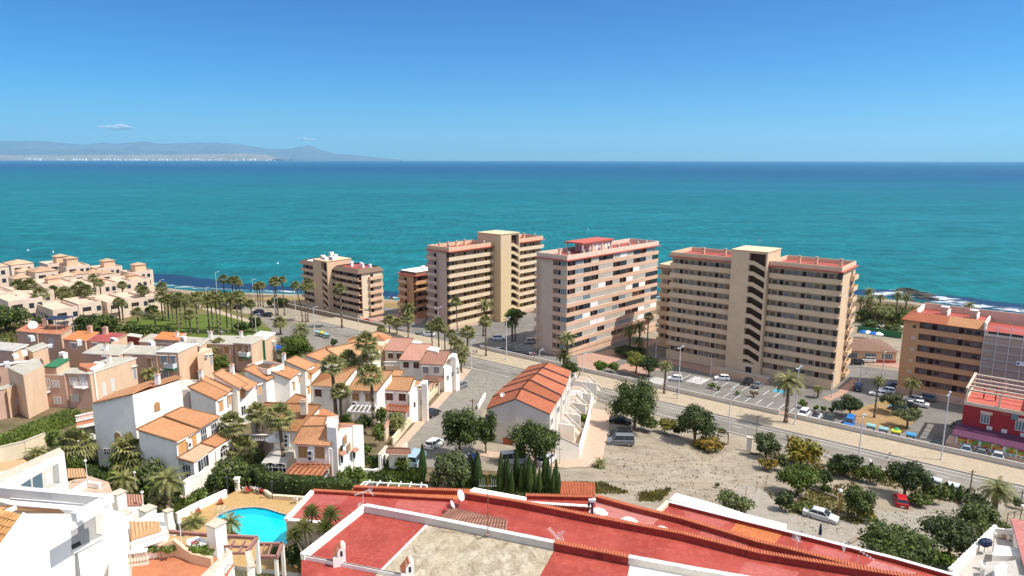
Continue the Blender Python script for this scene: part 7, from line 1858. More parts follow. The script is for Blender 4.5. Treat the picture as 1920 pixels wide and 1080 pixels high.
def crown_mesh(rx,ry,rz,seed,m,leaf=.34,dens=1.5,blobs=9,spiky=0.0,mats2=None,gap=0.0):
 rn=random.Random(seed);mb=MB();bl=[(Vector((0,0,0)),.60)]
 for i in range(int(blobs*1.6)):
  u=i*2.399+rn.uniform(-.5,.5);z=rn.uniform(-.6,.85);q=math.sqrt(max(0,1-z*z))*rn.uniform(.42,.78)
  bl.append((Vector((math.cos(u)*q,math.sin(u)*q,z*.62)),rn.uniform(.20,.42)))
 for c,r_ in bl:
  mb.ell((c.x*rx,c.y*ry,c.z*rz),(r_*rx*.6,r_*ry*.6,r_*rz*.6),m,8,5,.15,rn.randint(0,999))
 tot=4*math.pi*((rx+ry+rz)/3)**2;N=int(min(15000,tot/leaf**2*dens*1.35))
 ws=[r_**2 for _,r_ in bl]
 for _ in range(N):
  c,r_=rn.choices(bl,ws)[0]
  d=Vector((rn.gauss(0,1),rn.gauss(0,1),rn.gauss(0,1))).normalized()
  k=r_*rn.uniform(.68,1.10+spiky*rn.random())
  p=Vector(((c.x+d.x*k)*rx,(c.y+d.y*k)*ry,(c.z+d.z*k)*rz))
  nn_=(d+Vector((rn.gauss(0,.6),rn.gauss(0,.6),rn.gauss(0,.6)+.25))).normalized();a=nn_.orthogonal().normalized();b_=nn_.cross(a);t=rn.uniform(0,6.28)
  e=(a*math.cos(t)+b_*math.sin(t))*leaf*rn.uniform(.5,.95);f=(b_*math.cos(t)-a*math.sin(t))*leaf*rn.uniform(.3,.6)
  mm=m if not mats2 or rn.random()<.62 else rn.choice(mats2)
  mb.add([p-e,p-f*.9,p+e,p+f],[(0,1,2,3)],mm)
 return mb.mesh('crown')
TSEED=[100]
def tree(label,x0,x1,top,bot,m='leaf_dark',name='tree',base=None,leaf=.27,dens=1.4,blobs=10,mats2=None,cat=None,group=None,trunk=True,spiky=.1,deep=1.0,hfix=None):
 """crown box in photo pixels: x0..x1, top..bot; base: pixel row of the trunk foot"""
 TSEED[0]+=1;cx=(x0+x1)/2;by=base if base is not None else bot+2
 b_=GP(cx,by);dist=b_.y*CP-(b_.z-HC)*SP
 rx=(x1-x0)/2/FPX*dist;ht=height_at(b_.x,b_.y,b_.z,top)
 hb=max(0,height_at(b_.x,b_.y,b_.z,min(bot,by-.5)))if base is not None and base>bot+3 else ht*.05
 rz=max(.4,(ht-hb)/2*1.0);cz=hb+rz
 t=thing(name,b_,PRN.uniform(0,6.28),label,cat or name.replace('_',' '),group)
 put('crown',crown_mesh(rx,rx*deep,rz,TSEED[0],m,leaf,dens,blobs,spiky,mats2),t,(0,0,cz))
 if trunk:
  mb=MB();r0=max(.08,rx*.07);mb.path([(0,0,-.3),(.05*rx,0,cz*.5),(0,.03*rx,cz)],[r0,r0*.75,r0*.5],7,'bark')
  for i in range(5):
   u=i*1.26;mb.path([(0,0,cz*.55),(math.cos(u)*rx*.35,math.sin(u)*rx*.35,cz*.95),(math.cos(u)*rx*.6,math.sin(u)*rx*.6,cz+rz*.3)],[r0*.55,r0*.4,r0*.15],5,'bark')
  mb.build('trunk',t)
 return t
MX=['leaf_mid'];MB_=['leaf_bright','leaf_mid']
tree('largest dark round tree beside the main road left of the centre',1142,1238,702,802,base=806,blobs=14,leaf=.3,mats2=MX)
tree('tall dark tree before the left end of the grey townhouse wall',822,906,753,856,base=858,blobs=12,mats2=MX)
tree('smaller dark tree touching the right side of the tall dark one',888,936,767,846,base=850,blobs=9,mats2=MX)
tree('dark rounded tree hiding the lower right of the grey gable',957,1055,782,873,base=876,blobs=12,mats2=MX)
tree('broad olive green tree behind the cypress pair and the orange roof',803,882,842,916,'leaf_olive',base=922,blobs=11,mats2=['leaf_mid','leaf_dark'])
tree('grey green bushy tree on the dirt lot beside the main road',1262,1346,754,826,'leaf_dark',base=829,blobs=12,mats2=['leaf_olive','leaf_mid'])
tree('conical grey green tree by the low gate post',1409,1463,807,856,'leaf_dark',base=858,blobs=9,mats2=['leaf_olive'])
tree('golden yellow tree beside the main road',1466,1540,817,870,'leaf_yellow',base=872,blobs=9,mats2=['leaf_gold','leaf_mid'],spiky=.5,leaf=.45)
tree('bright green round tree on the near dirt lot',1455,1536,866,922,'leaf_mid',base=928,blobs=11,mats2=['leaf_bright'])
tree('dark thin tree touching the bright green round tree',1526,1561,874,912,'leaf_dark',base=918,blobs=6)
tree('dark flat topped tree beside the road behind the garden plot',1548,1620,848,888,'leaf_dark',base=894,blobs=9)
tree('dark dense shrub tree right of the silver saloon',1576,1640,904,968,'leaf_dark',base=970,blobs=10,mats2=['leaf_mid'])
tree('dark broad tree above the small red car',1656,1738,858,920,'leaf_dark',base=930,blobs=11)
tree('mid green shrub tree above the bottom right terrace',1782,1888,938,1010,'leaf_mid',base=1012,blobs=11,mats2=['leaf_olive'])
tree('dark tree with a visible trunk near the bottom right terrace',1725,1830,966,1036,'leaf_dark',base=1050,blobs=11,mats2=['leaf_olive'])
tree('very wide dark dome shaped tree at the edge of the red roof',1608,1760,984,1062,'leaf_dark',base=1070,blobs=16,mats2=['leaf_mid'],leaf=.3)
tree('olive shrub behind the white edge slab of the red roof',1341,1413,921,966,'leaf_olive',base=967,blobs=9,mats2=['leaf_mid'])
tree('small dark round tree on the right car park island',1563,1622,741,774,'leaf_dark',base=782,blobs=8)
tree('thin leaved tree by the bins with crooked trunk',1672,1731,760,792,'leaf_olive',base=802,blobs=8,dens=.9,mats2=['leaf_mid'])
tree('thin brownish tree on the planted island',1648,1700,732,765,'leaf_olive',base=774,blobs=7,dens=.8)
tree('yellow green small tree beside the date palm trio',1168,1217,655,692,'leaf_mid',base=700,blobs=8,mats2=['leaf_yellow'])
tree('dark round tree on the walkway before the big block',1194,1240,665,703,'leaf_dark',base=706,blobs=8)
tree('bright round bush in the central car park',1113,1142,673,698,'leaf_bright',base=699,blobs=7,trunk=False,name='bush')
tree('darker round bush beside the bright one in the car park',1138,1163,675,697,'leaf_mid',base=698,blobs=6,trunk=False,name='bush')
tree('dark bush around the foot of the salmon block palm',1048,1090,676,704,'leaf_dark',base=704,blobs=7,trunk=False,name='bush')
tree('dark bush under the date palm trio',1150,1215,648,668,'leaf_dark',base=668,blobs=8,trunk=False,name='bush')
tree('bright green tree behind the blue awning',522,592,624,672,'leaf_mid',base=690,blobs=10,mats2=['leaf_bright'])
tree('low green tree in front of the one behind the blue awning',520,572,655,690,'leaf_mid',base=692,blobs=8,mats2=['leaf_bright'])
tree('green pine like tree between the peach houses',394,437,664,700,'leaf_mid',base=704,blobs=8,mats2=['leaf_bright'])
tree('flat green pine top before the cream block galleries',946,988,577,600,'leaf_mid',base=640,blobs=7,mats2=['leaf_bright'])
tree('small dark tree by the junction kerb',618,636,634,648,'leaf_dark',base=650,blobs=5)
tree('round bush in the car park before the stair tower',1328,1343,717,728,'leaf_mid',base=728,blobs=5,trunk=False,name='bush',leaf=.22)
tree('bare twiggy shrub by the walkway',1404,1422,729,742,'palm_dead',base=744,blobs=4,dens=.5,leaf=.22)
for i,(a,c,t_,b_)in enumerate([(1495,1514,747,762),(1524,1537,758,768),(1538,1552,760,770),(1552,1566,762,771),(1378,1388,732,738),(1343,1352,722,730)]):
 tree(f'small shrub beside the pink walkway, {ORD[i]} in the strip',a,c,t_,b_,'leaf_mid','shrub',leaf=.22,blobs=4,trunk=False,group='walkway shrubs',mats2=['leaf_bright'])
GL='dark trees behind the red roofed row'
for i,q in enumerate([(-30,52,571,622),(12,62,562,596),(88,138,588,610),(60,82,594,612),(136,168,570,594),(168,232,584,642),(228,290,604,640),(286,336,612,644),(138,178,590,622),(268,300,570,590)]):
 tree(f'dense dark tree or shrub at the far left park, {ORD[i]} of the group',*q,m='leaf_dark',name='tree',group=GL,blobs=9,leaf=.42,mats2=['leaf_mid'])
for i,q in enumerate([(440,470,602,624),(465,494,592,622),(340,352,620,628),(372,384,640,650),(500,512,560,574),(508,545,556,572)]):
 tree(['dark bush on the lawn edge, left of two','dark bush on the lawn edge, right of two','tiny bush on the lawn','tiny bush under the lawn palms','beach shrub left of the tan block','beach hedge by the corner of the tan block'][i],*q,m='leaf_dark',name='bush',leaf=.4,trunk=False,blobs=6)
for i,q in enumerate([(1605,1640,575,600),(1632,1665,568,606),(1660,1700,574,612),(1690,1740,580,606),(1612,1650,595,618),(1650,1690,604,622)]):
 tree(f'green shrub thicket in the right seaside park, {ORD[i]} from the left',*q,m='leaf_mid',name='bush',leaf=.45,trunk=False,blobs=7,mats2=['leaf_olive'],group='thickets in the seaside park')
GS='garden shrubs'
sh=[(160,205,872,925,'leaf_dark','dark shrub in the middle of the rock garden'),(205,250,850,895,'leaf_mid','mid green shrub against the tall grey wall'),(196,232,882,915,'leaf_bright','bright shrub at the centre of the rock garden'),(258,312,858,912,'leaf_olive','grey green olive tree against the front wing'),(262,298,912,950,'leaf_mid','bright green shrub left of the broad fan palm'),(355,395,917,948,'leaf_mid','green shrub above the pool wall'),(345,366,935,958,'leaf_mid','small shrub next to the pool wall'),(398,470,855,905,'leaf_olive','wide olive shrub right of the sunroom'),(385,430,880,925,'leaf_dark','dark shrub below the wide olive one'),(430,480,882,922,'leaf_dark','dark shrub touching the clipped hedge'),(90,125,800,850,'leaf_mid','green bush at the end of the cream curved wall'),(120,160,850,900,'leaf_mid','shrub around the thick trunked palm'),(146,185,900,940,'leaf_dark','dark shrub above the white terrace'),(513,535,875,902,'leaf_bright','light green bush between the villa palms'),(476,500,838,885,'leaf_dark','dark climbing shrub by the terrace'),(646,662,868,905,'leaf_bright','light bush right of the pergola porch'),(628,652,880,912,'leaf_mid','bush below the sunlit villa wall'),(674,700,832,852,'leaf_bright','round topped small tree in the lawn garden'),(664,700,775,812,'leaf_dark','round dark bush in front of the tan shuttered house'),(634,662,775,800,'leaf_bright','bright bush at the foot of the twin palms'),(706,728,758,800,'leaf_mid','ivy covered shrub left of the orange pergola'),(728,760,772,808,'leaf_olive','tangled shrub under the orange pergola'),(700,725,790,836,'leaf_mid','garden shrub beside the cream gate wall'),(604,620,752,772,'leaf_mid','climbing plant by the white wall left of the twin palms'),(740,770,855,882,'leaf_mid','small tree before the gatehouse'),(545,560,640,668,'leaf_dark','dark shrub beside the wide date palm'),(1082,1105,775,795,'leaf_bright','bright green bush in the porch gardens, upper'),(1074,1090,798,812,'leaf_bright','bright green bush in the porch gardens, lower'),(700,740,890,912,'leaf_dark','low shrubs before the lawn garden'),(655,690,915-40,905,'leaf_mid','loose shrub on the lawn edge'),(540,570,1010,1075,'leaf_dark','dark bush beside the yuccas at the pool end'),(512,545,1015,1062,'leaf_dark','dark cone shaped bush behind the brown beams'),(555,590,1035,1085,'leaf_olive','brownish bush at the foot of the yuccas')]
for a,c,t_,b_,m,lab in sh:tree(lab,a,c,t_,b_,m,'shrub',leaf=.3,blobs=8,trunk=False,group=GS,mats2=['leaf_mid','leaf_bright']if m!='leaf_dark' else['leaf_mid'],spiky=.3)
for a,c,t_,b_,m,lab in[(1196,1236,778,806,'leaf_mid','green climbers at the foot of the largest dark tree'),(1232,1270,780,810,'leaf_yellow','yellow green hedge bush along the road'),(1262,1285,795,815,'leaf_dark','low dark bush between the yellow hedge and the grey green tree'),(1300,1362,818,840,'leaf_gold','low golden weeds around the grey green tree'),(1346,1362,800,815,'leaf_olive','small shrub behind the broken gate frame'),(1456,1480,850,880,'leaf_dark','dark low bush left of the golden tree'),(1418,1460,856,878,'leaf_gold','dry golden weeds below the conical tree'),(1452,1492,922,955,'leaf_dark','dark bush left of the dry garden plot'),(1490,1530,940,958,'leaf_mid','weeds at the near edge of the dry garden plot'),(1538,1560,906,922,'leaf_mid','low green plant beside the log edging'),(1600,1640,942,975,'leaf_yellow','yellow green weeds under the dark shrub tree'),(1600,1640,868,900,'leaf_mid','loose shrub in the middle of the roadside strip'),(1625,1662,870,905,'leaf_mid','green shrub left of the broad dark tree'),(1738,1780,905,942,'leaf_mid','bush before the left roadside container'),(1700,1745,918,945,'leaf_mid','weeds beside the small red car'),(1800,1850,928,950,'leaf_olive','shrubs under the pale date palm'),(1746,1800,1036,1066,'leaf_bright','bright shrub at the foot of the trunked dark tree'),(1895,1920,930,950,'leaf_olive','shrub at the right edge of the roadside'),(1340,1350,905,912,'leaf_olive','tiny weed on the dirt lot')]:
 tree(lab,a,c,t_,b_,m,'shrub',leaf=.3,blobs=7,trunk=False,group='roadside shrubs',mats2=['leaf_mid','leaf_olive'],spiky=.4)
cyp=MB();rn=random.Random(4)
def cyp_mesh(seed):
 rn=random.Random(seed);mb=MB();mb.lathe((0,0,0),[(.25,.05),(.8,.2),(.92,.4),(.7,.7),(.3,.92),(.02,1.0)],'cypress_leaf',9)
 for i in range(1500):
  z=rn.random()**.9;r_=(.25+2.6*z if z<.25 else.95*(1-(z-.25)/.75)**.7+.03)*rn.uniform(.85,1.18);u=rn.uniform(0,6.28)
  p=Vector((math.cos(u)*r_,math.sin(u)*r_,z));e=Vector((rn.gauss(0,.09),rn.gauss(0,.09),.035));f=Vector((-math.sin(u),math.cos(u),0))*.10
  mb.add([p-f,p-e,p+f,p+e+Vector((0,0,.03))],[(0,1,2,3)],rn.choice(['cypress_leaf','cypress_leaf','leaf_mid']))
 return mb.mesh('crown')
CY=[cyp_mesh(1),cyp_mesh(2)]
def cypress(x,by,top,r,label,grp='cypresses'):
 b_=GP(x,by);h_=height_at(b_.x,b_.y,b_.z,top);t=thing('cypress',b_,PRN.uniform(0,6),label,'cypress',grp)
 put('crown',PRN.choice(CY),t,(0,0,.2),0,(r,r,h_));mb=MB();mb.tube((0,0,-.3),(0,0,h_*.5),.12,.06,6,'bark');mb.build('trunk',t)
for i,(x,by,tp,r)in enumerate([(940,925,854,.55),(948,920,862,.42),(953,928,858,.45),(969,914,846,.5),(977,924,876,.35),(985,918,866,.5),(993,926,857,.55),(1002,918,868,.4),(1012,928,880,.38),(1022,916,850,.5),(1028,926,862,.45),(1038,930,884,.35),(1043,924,866,.45),(960,932,884,.35),(1049,932,890,.3)]):
 cypress(x,by,tp,r,f'dark slim cypress in the row before the dirt lot, {ORD[i]} in the row')
cypress(885,912,858,.6,'left cypress of the pair behind the broad olive tree');cypress(896,914,852,.75,'right cypress of the pair behind the broad olive tree');cypress(794,905,838,.6,'single thin cypress beside the gatehouse car')
for i,(x,by,tp)in enumerate([(858,918,885),(866,918,890),(818,918,895),(846,920,898)]):cypress(x,by,tp,.5,f'low young cypress under the olive tree, {ORD[i]} planted')
for i,(x,by,tp)in enumerate([(1783,938,908),(1798,940,912),(1735,930,895),(1773,935,905),(1634,885,868),(1813,940,918)]):cypress(x,by,tp,.55,['small cypress before the right roadside container','dark small cypress right of the roadside containers','small cypress left of the left container','small cypress between the two containers','thin cypress top behind the roadside trees','reddish dark cypress by the wooden pole'][i],'roadside cypresses')
def hedge(label,pts,hgt,th,m='leaf_dark',z=None,name='hedge'):
 w_=[GP(*p)if z is None else P(*p,z)for p in pts];o=w_[0];t=thing(name,o,0,label,'hedge');mb=MB();rn=random.Random(len(label))
 for p,q in zip(w_,w_[1:]):
  a,c=p-o,q-o;mb.obox(a-Vector((0,0,.3)),c-Vector((0,0,.3)),th,hgt+.2,m);d=c-a;n_=Vector((-d.y,d.x,0)).normalized()
  for i in range(int(d.length*(hgt*2+th)*16)):
   k=rn.random();e=rn.uniform(-1,1);u=rn.random()
   if u<.4:v=a+d*k+n_*e*th/2+Vector((0,0,hgt-.1+rn.uniform(-.05,.15)))
   else:v=a+d*k+n_*(th/2+rn.uniform(-.05,.12))*(1 if u<.7 else-1)+Vector((0,0,rn.random()*hgt))
   g=Vector((rn.gauss(0,1),rn.gauss(0,1),rn.gauss(0,1))).normalized()*.2;f=g.orthogonal().normalized()*.14
   mb.add([v-g,v-f,v+g,v+f],[(0,1,2,3)],m if rn.random()<.7 else 'leaf_mid')
 mb.build('foliage',t);return t
hedge('tall dark clipped hedge curving behind the pool deck',[(482,905),(500,924),(560,932),(668,938)],2.6,1.4,z=14.6)
hedge('thick green hedge sloping along the nearest peach house',[(-20,852),(20,838),(60,822),(100,806),(142,790)],2.0,2.4,'leaf_mid')
hedge('low clipped hedge around the small lawn garden',[(655,876),(700,868),(735,872)],1.1,.7)
drape('garden_lawn',[(660,905),(668,885),(720,880),(760,890),(790,905),(780,915)],'lawn_green',.05)
low_wall('white kerb wall around the small lawn',[(660,903),(664,886),(702,888),(720,882)],.5,.25,'white_render')
rn=random.Random(50)
def scatter(name,label,polys,N,m,size,cat='weeds'):
 mb=MB()
 for poly,wgt in polys:
  w_=[GP(*p).xy for p in poly];xs=[v.x for v in w_];ys=[v.y for v in w_];k=0;tries=0
  def inside(x,y):
   c=False
   for i in range(len(w_)):
    a,b_=w_[i],w_[i-1]
    if(a.y>y)!=(b_.y>y)and x<(b_.x-a.x)*(y-a.y)/(b_.y-a.y)+a.x:c=not c
   return c
  while k<N*wgt and tries<N*8:
   tries+=1;x,y=rn.uniform(min(xs),max(xs)),rn.uniform(min(ys),max(ys))
   if not inside(x,y):continue
   k+=1;z=G(x,y)
   for j in range(3):
    p=Vector((x+rn.gauss(0,.15),y+rn.gauss(0,.15),z));u=rn.uniform(0,6.28);s=size*rn.uniform(.5,1.2);e=Vector((math.cos(u),math.sin(u),0))*s*.35
    mb.add([p-e,p+e,p+e*.3+Vector((0,0,s))],[(0,1,2)],rn.choice(m))
 tag(mb.build(name),label,cat,kind='stuff')
scatter('dry_weeds','dry weeds and tufts along the roadside strip',[([(1400,850),(1470,862),(1560,890),(1640,905),(1700,920),(1800,945),(1900,940),(1900,925),(1700,895),(1560,875),(1460,850)],1.0),([(1300,828),(1362,832),(1350,842),(1310,840)],.3),([(1440,925),(1600,905),(1640,930),(1640,980),(1600,985),(1530,950),(1470,960)],.6),([(1060,905),(1130,905),(1180,925),(1080,925)],.4),([(1200,925),(1260,915),(1240,938),(1200,940)],.2)],1500,['dry_weed','leaf_olive','leaf_yellow'],.4)
scatter('garden_plants','mixed low planting of the rock gardens',[([(120,860),(250,880),(340,905),(400,900),(470,905),(420,930),(340,965),(230,945),(140,930)],2.0),([(480,880),(540,905),(660,915),(660,880),(600,895)],.6),([(700,870),(790,880),(800,910),(690,900)],.5),([(840,890),(1050,900),(1050,935),(850,925)],1.0)],1500,['leaf_mid','leaf_dark','leaf_bright','leaf_olive'],.5)
scatter('park_plants','rough low plants in the seaside park and dunes',[([(300,552),(380,549),(440,553),(470,572),(420,582),(330,578)],.8),([(1600,600),(1625,568),(1700,574),(1800,592),(1700,622)],1.0),([(-50,600),(200,600),(240,640),(0,645)],1.0)],1200,['leaf_olive','leaf_mid','dry_weed'],.9)
mb=MB()
for i in range(700):
 q=rn.choice([(1130,1450,830,930),(1450,1850,940,1010),(880,980,700,740)]);v=GP(rn.uniform(q[0],q[1]),rn.uniform(q[2],q[3]))
 if-9<S_(v.x,v.y):continue
 r_=rn.uniform(.04,.16);mb.ell(v,(r_*1.5,r_,r_*.7),rn.choice(['stone_coping','shore_rock','kerb_stone','bark']),5,3,.2,i)
tag(mb.build('loose_stones'),'loose stones and litter on the dirt lots','stones',kind='stuff')
scatter('lot_tufts','tiny dry tufts dotted over the dirt lot',[([(1140,880),(1220,850),(1340,850),(1420,900),(1340,950),(1200,940)],1.0),([(1500,960),(1700,950),(1850,960),(1700,1010),(1520,1000)],.6)],260,['dry_weed','leaf_olive'],.22)
mb=MB()
for i in range(60):
 x,y=rn.choice([(rn.uniform(130,250),rn.uniform(890,930)),(rn.uniform(290,360),rn.uniform(905,975)),(rn.uniform(390,425),rn.uniform(900,935))]);v=GP(x,y);r_=rn.uniform(.2,.8);mb.ell(v,(r_,r_*.8,r_*.6),rn.choice(['stone_coping','shore_rock','patio_paving']),7,4,.3,i)
tag(mb.build('garden_rocks'),'sandy stones edging the rock garden beds','rocks',kind='stuff')
def yucca(label,bx,by,z,heads):
 b_=P(bx,by,z);t=thing('yucca',b_,0,label,'yucca')
 for hx,hy,hz,r_ in heads:
  p=P(hx,hy,hz)-b_;mb=MB();mb.path([(0,0,-1),p*.5+Vector((.1,0,.1)),p],[.16,.12,.09],6,'bark_pale');mb.build('stem',t)
  rn=random.Random(int(hx));mb=MB()
  for i in range(85):
   el=R(88-135*(i/85));az=i*2.399;d=Vector((math.cos(az)*math.cos(el),math.sin(az)*math.cos(el),math.sin(el)));s=d.orthogonal().normalized()*.06
   mb.add([p+s*.6,p-s*.6,p+d*r_*.6-s,p+d*r_+Vector((0,0,-.12)),p+d*r_*.6+s],[(0,1,2,3,4)],'palm_leaf' if el>-.3 else 'leaf_dark')
  mb.build('leaf_rosette',t)
yucca('yucca with three spiky heads left of the nearest roof',578,1072,16,[(586,962,21.8,1.15),(572,990,20.9,1.3),(553,1005,20.2,1.1)])
yucca('yucca with two spiky heads against the white roof edge',604,1062,16.5,[(622,966,21.8,1.25),(611,990,20.9,1.25)])
for i,(x,y,r_,m,lab)in enumerate([(288,1028,.7,'leaf_mid','flowering shrub in the peach planter, left end'),(300,1022,.7,'flower_white','white blossoms in the peach planter'),(316,1030,.6,'leaf_mid','green plant in the middle of the peach planter'),(372,1032,.7,'leaf_bright','bright plant in the peach planter, right part'),(388,1036,.6,'leaf_mid','green plant at the right end of the peach planter'),(253,995,.9,'leaf_mid','green plants in the trough by the pale pillar'),(368,1020,.5,'flower_pink','pink flowers in front of the white bench')]):
 v=P(x,y,23.9 if i!=5 else 24);t=thing('planter_plant',v,0,lab,'plant');put('foliage',crown_mesh(r_*1.3,r_,r_*.6,400+i,m,.2,1.4,5,.3,['leaf_mid','leaf_bright']),t)
# ================================================================== vehicles, bins, lamps, people, boats
def paint(name,c,rough=.25,met=.0):
 m=mat(name,c,rough,0.03,2.0,0,.6,met);return name
PAINT={k:paint('paint_'+k,c)for k,c in dict(white=(.78,.78,.77),silver=(.50,.51,.52),grey=(.16,.17,.18),black=(.015,.015,.018),red=(.42,.015,.02),blue=(.02,.16,.48),dark_green=(.03,.045,.035),navy=(.015,.03,.10),teal=(.05,.16,.20),light_blue=(.30,.42,.48)).items()}
mat('tyre',(.02,.02,.02),.9,0);mat('hub',(.45,.45,.46),.35,0,metal=.7);mat('lamp_lens',(.85,.85,.82),.1,0,spec=.8);mat('tail_red',(.40,.01,.01),.3,0);mat('trim_black',(.03,.03,.03),.7,0);mat('plate',(.75,.75,.72),.5,0)
KINDS={'hatch':(3.9,1.72,1.50,.88,[(-1.95,.35),(-1.90,.86),(-1.75,.92),(.70,.92),(1.72,.74),(1.93,.55),(1.93,.30)],(-1.78,.98,-1.50,.30)),'saloon':(4.5,1.75,1.45,.88,[(-2.25,.40),(-2.20,.92),(-1.35,.97),(.85,.92),(2.05,.74),(2.23,.52),(2.23,.30)],(-1.55,1.15,-.95,.40)),'suv':(4.4,1.85,1.66,1.0,[(-2.2,.42),(-2.14,.98),(-2.0,1.04),(.85,1.04),(2.0,.88),(2.18,.62),(2.18,.34)],(-2.02,1.12,-1.75,.48)),'van':(4.7,1.88,1.95,1.08,[(-2.35,.42),(-2.33,1.06),(-2.28,1.12),(1.35,1.12),(2.2,.92),(2.33,.62),(2.33,.34)],(-2.30,1.55,-2.18,.85)),}
def car_parts(kind):
 L_,W,H,belt,prof,gl=KINDS[kind];h=W/2;out={}
 mb=MB();base=prof+[(L_/2-.1,.22),(-L_/2+.1,.25)]
 ys=[(-h,.0),(-h+.05,.05),(-h+.16,.09),(h-.16,.09),(h-.05,.05),(h,.0)]
 k=len(base);cx,cz=0,.6;vs=[]
 for y,e in ys:
  for x,z in base:vs.append((x-(.09-e)*(1 if x>0 else-1)*.9,y,z-((.09-e)*.9 if z>.6 else 0)))
 fs=[]
 for j in range(len(ys)-1):
  for i in range(k):a,b_=j*k+i,j*k+(i+1)%k;fs.append((a,b_,b_+k,a+k))
 fs+=[tuple(range(k)),tuple(range(k*5,k*6))[::-1]]
 mb.add(vs,fs,'BODY')
 out['body']=mb
 mb=MB();z0,z1=belt-.02,H-.07;a,b_,c,d=gl;i0,i1=h-.08,h-.26
 v=[(a,-i0,z0),(b_,-i0,z0),(b_,i0,z0),(a,i0,z0),(c,-i1,z1),(d,-i1,z1),(d,i1,z1),(c,i1,z1)]
 mb.add(v,[(0,1,5,4),(1,2,6,5),(2,3,7,6),(3,0,4,7)],'dark_glass');out['window']=mb
 mb=MB();r_=[(c-.10,-i1-.03,z1-.01),(d+.08,-i1-.03,z1-.01),(d+.08,i1+.03,z1-.01),(c-.10,i1+.03,z1-.01),(c+.1,-i1+.12,z1+.07),(d-.15,-i1+.12,z1+.07),(d-.15,i1-.12,z1+.07),(c+.1,i1-.12,z1+.07)]
 mb.add(r_,[(0,1,5,4),(1,2,6,5),(2,3,7,6),(3,0,4,7),(4,5,6,7),(0,3,2,1)],'ROOF')
 for s in(-1,1):
  for(p,q)in(((a,s*i0,z0),(c,s*i1,z1)),((b_,s*i0,z0),(d,s*i1,z1)),(((a+b_)/2-.05,s*i0,z0),((c+d)/2-.05,s*i1,z1))):mb.tube(p,q,.045,.04,4,'BODY')
 out['roof']=mb
 mb=MB();mb.lathe((0,0,0),[(.0,-.10),(.30,-.10),(.32,-.06),(.32,.06),(.30,.10),(0,.10)],'tyre',14)
 mb.v=[(x,z,y)for x,y,z in mb.v];out['wheel']=mb
 mb=MB();mb.lathe((0,0,0),[(0,.105),(.19,.105),(.20,.09)],'hub',10);mb.lathe((0,0,0),[(.2,-.09),(.19,-.105),(0,-.105)],'hub',10);mb.v=[(x,z,y)for x,y,z in mb.v];out['rim']=mb
 mb=MB();mb.box(-.06,.05,-.17,.17,-.07,.07,'lamp_lens');out['headlight']=mb
 mb=MB();mb.box(-.04,.05,-.12,.12,-.12,.12,'tail_red');out['taillight']=mb
 mb=MB();mb.box(-.02,.02,-.26,.26,-.06,.06,'plate');out['number_plate']=mb
 mb=MB();mb.box(-.08,.08,-.11,.11,-.06,.08,'BODY');out['mirror']=mb
 mb=MB();mb.box(-L_/2+.02,L_/2-.02,-h+.06,h-.06,.20,.36,'trim_black');out['sill']=mb
 return out
CARP={k:car_parts(k)for k in KINDS};CMESH={}
def cmesh(kind,part,col,roofc):
 key=(kind,part,col if part in('body','roof','mirror')else '',roofc if part=='roof' else '')
 if key not in CMESH:
  mb=CARP[kind][part];keep=mb.m;mb.m=[PAINT[col]if m=='BODY' else PAINT[roofc]if m=='ROOF' else m for m in keep];CMESH[key]=mb.mesh(part,part in('wheel',));mb.m=keep
 return CMESH[key]
def car(px,py,head,kind,col,label,group='parked cars',roofc=None,z=None):
 v=GP(px,py)if z is None else P(px,py,z);L_,W,H,belt,prof,gl=KINDS[kind];roofc=roofc or col
 t=thing('parked_car' if kind!='van' else 'parked_van',v+Vector((0,0,.03)),R(head),label,'car' if kind!='van' else 'van',group)
 for p in('body','window','roof','sill'):put(p,cmesh(kind,p,col,roofc),t)
 h=W/2
 for x in(-L_*.30,L_*.31):
  for s in(-1,1):wh=put('wheel',cmesh(kind,'wheel',col,roofc),t,(x,s*(h-.10),.32));put('rim',cmesh(kind,'rim',col,roofc),wh)
 for s in(-1,1):put('headlight',cmesh(kind,'headlight',col,roofc),t,(L_/2-.08,s*(h-.28),.62));put('taillight',cmesh(kind,'taillight',col,roofc),t,(-L_/2+.04,s*(h-.18),.78));put('mirror',cmesh(kind,'mirror',col,roofc),t,(gl[1]-.15,s*(h+.06),belt+.05))
 for x in(-L_/2-.0,L_/2-.03):put('number_plate',cmesh(kind,'number_plate',col,roofc),t,(x,0,.45))
 return t
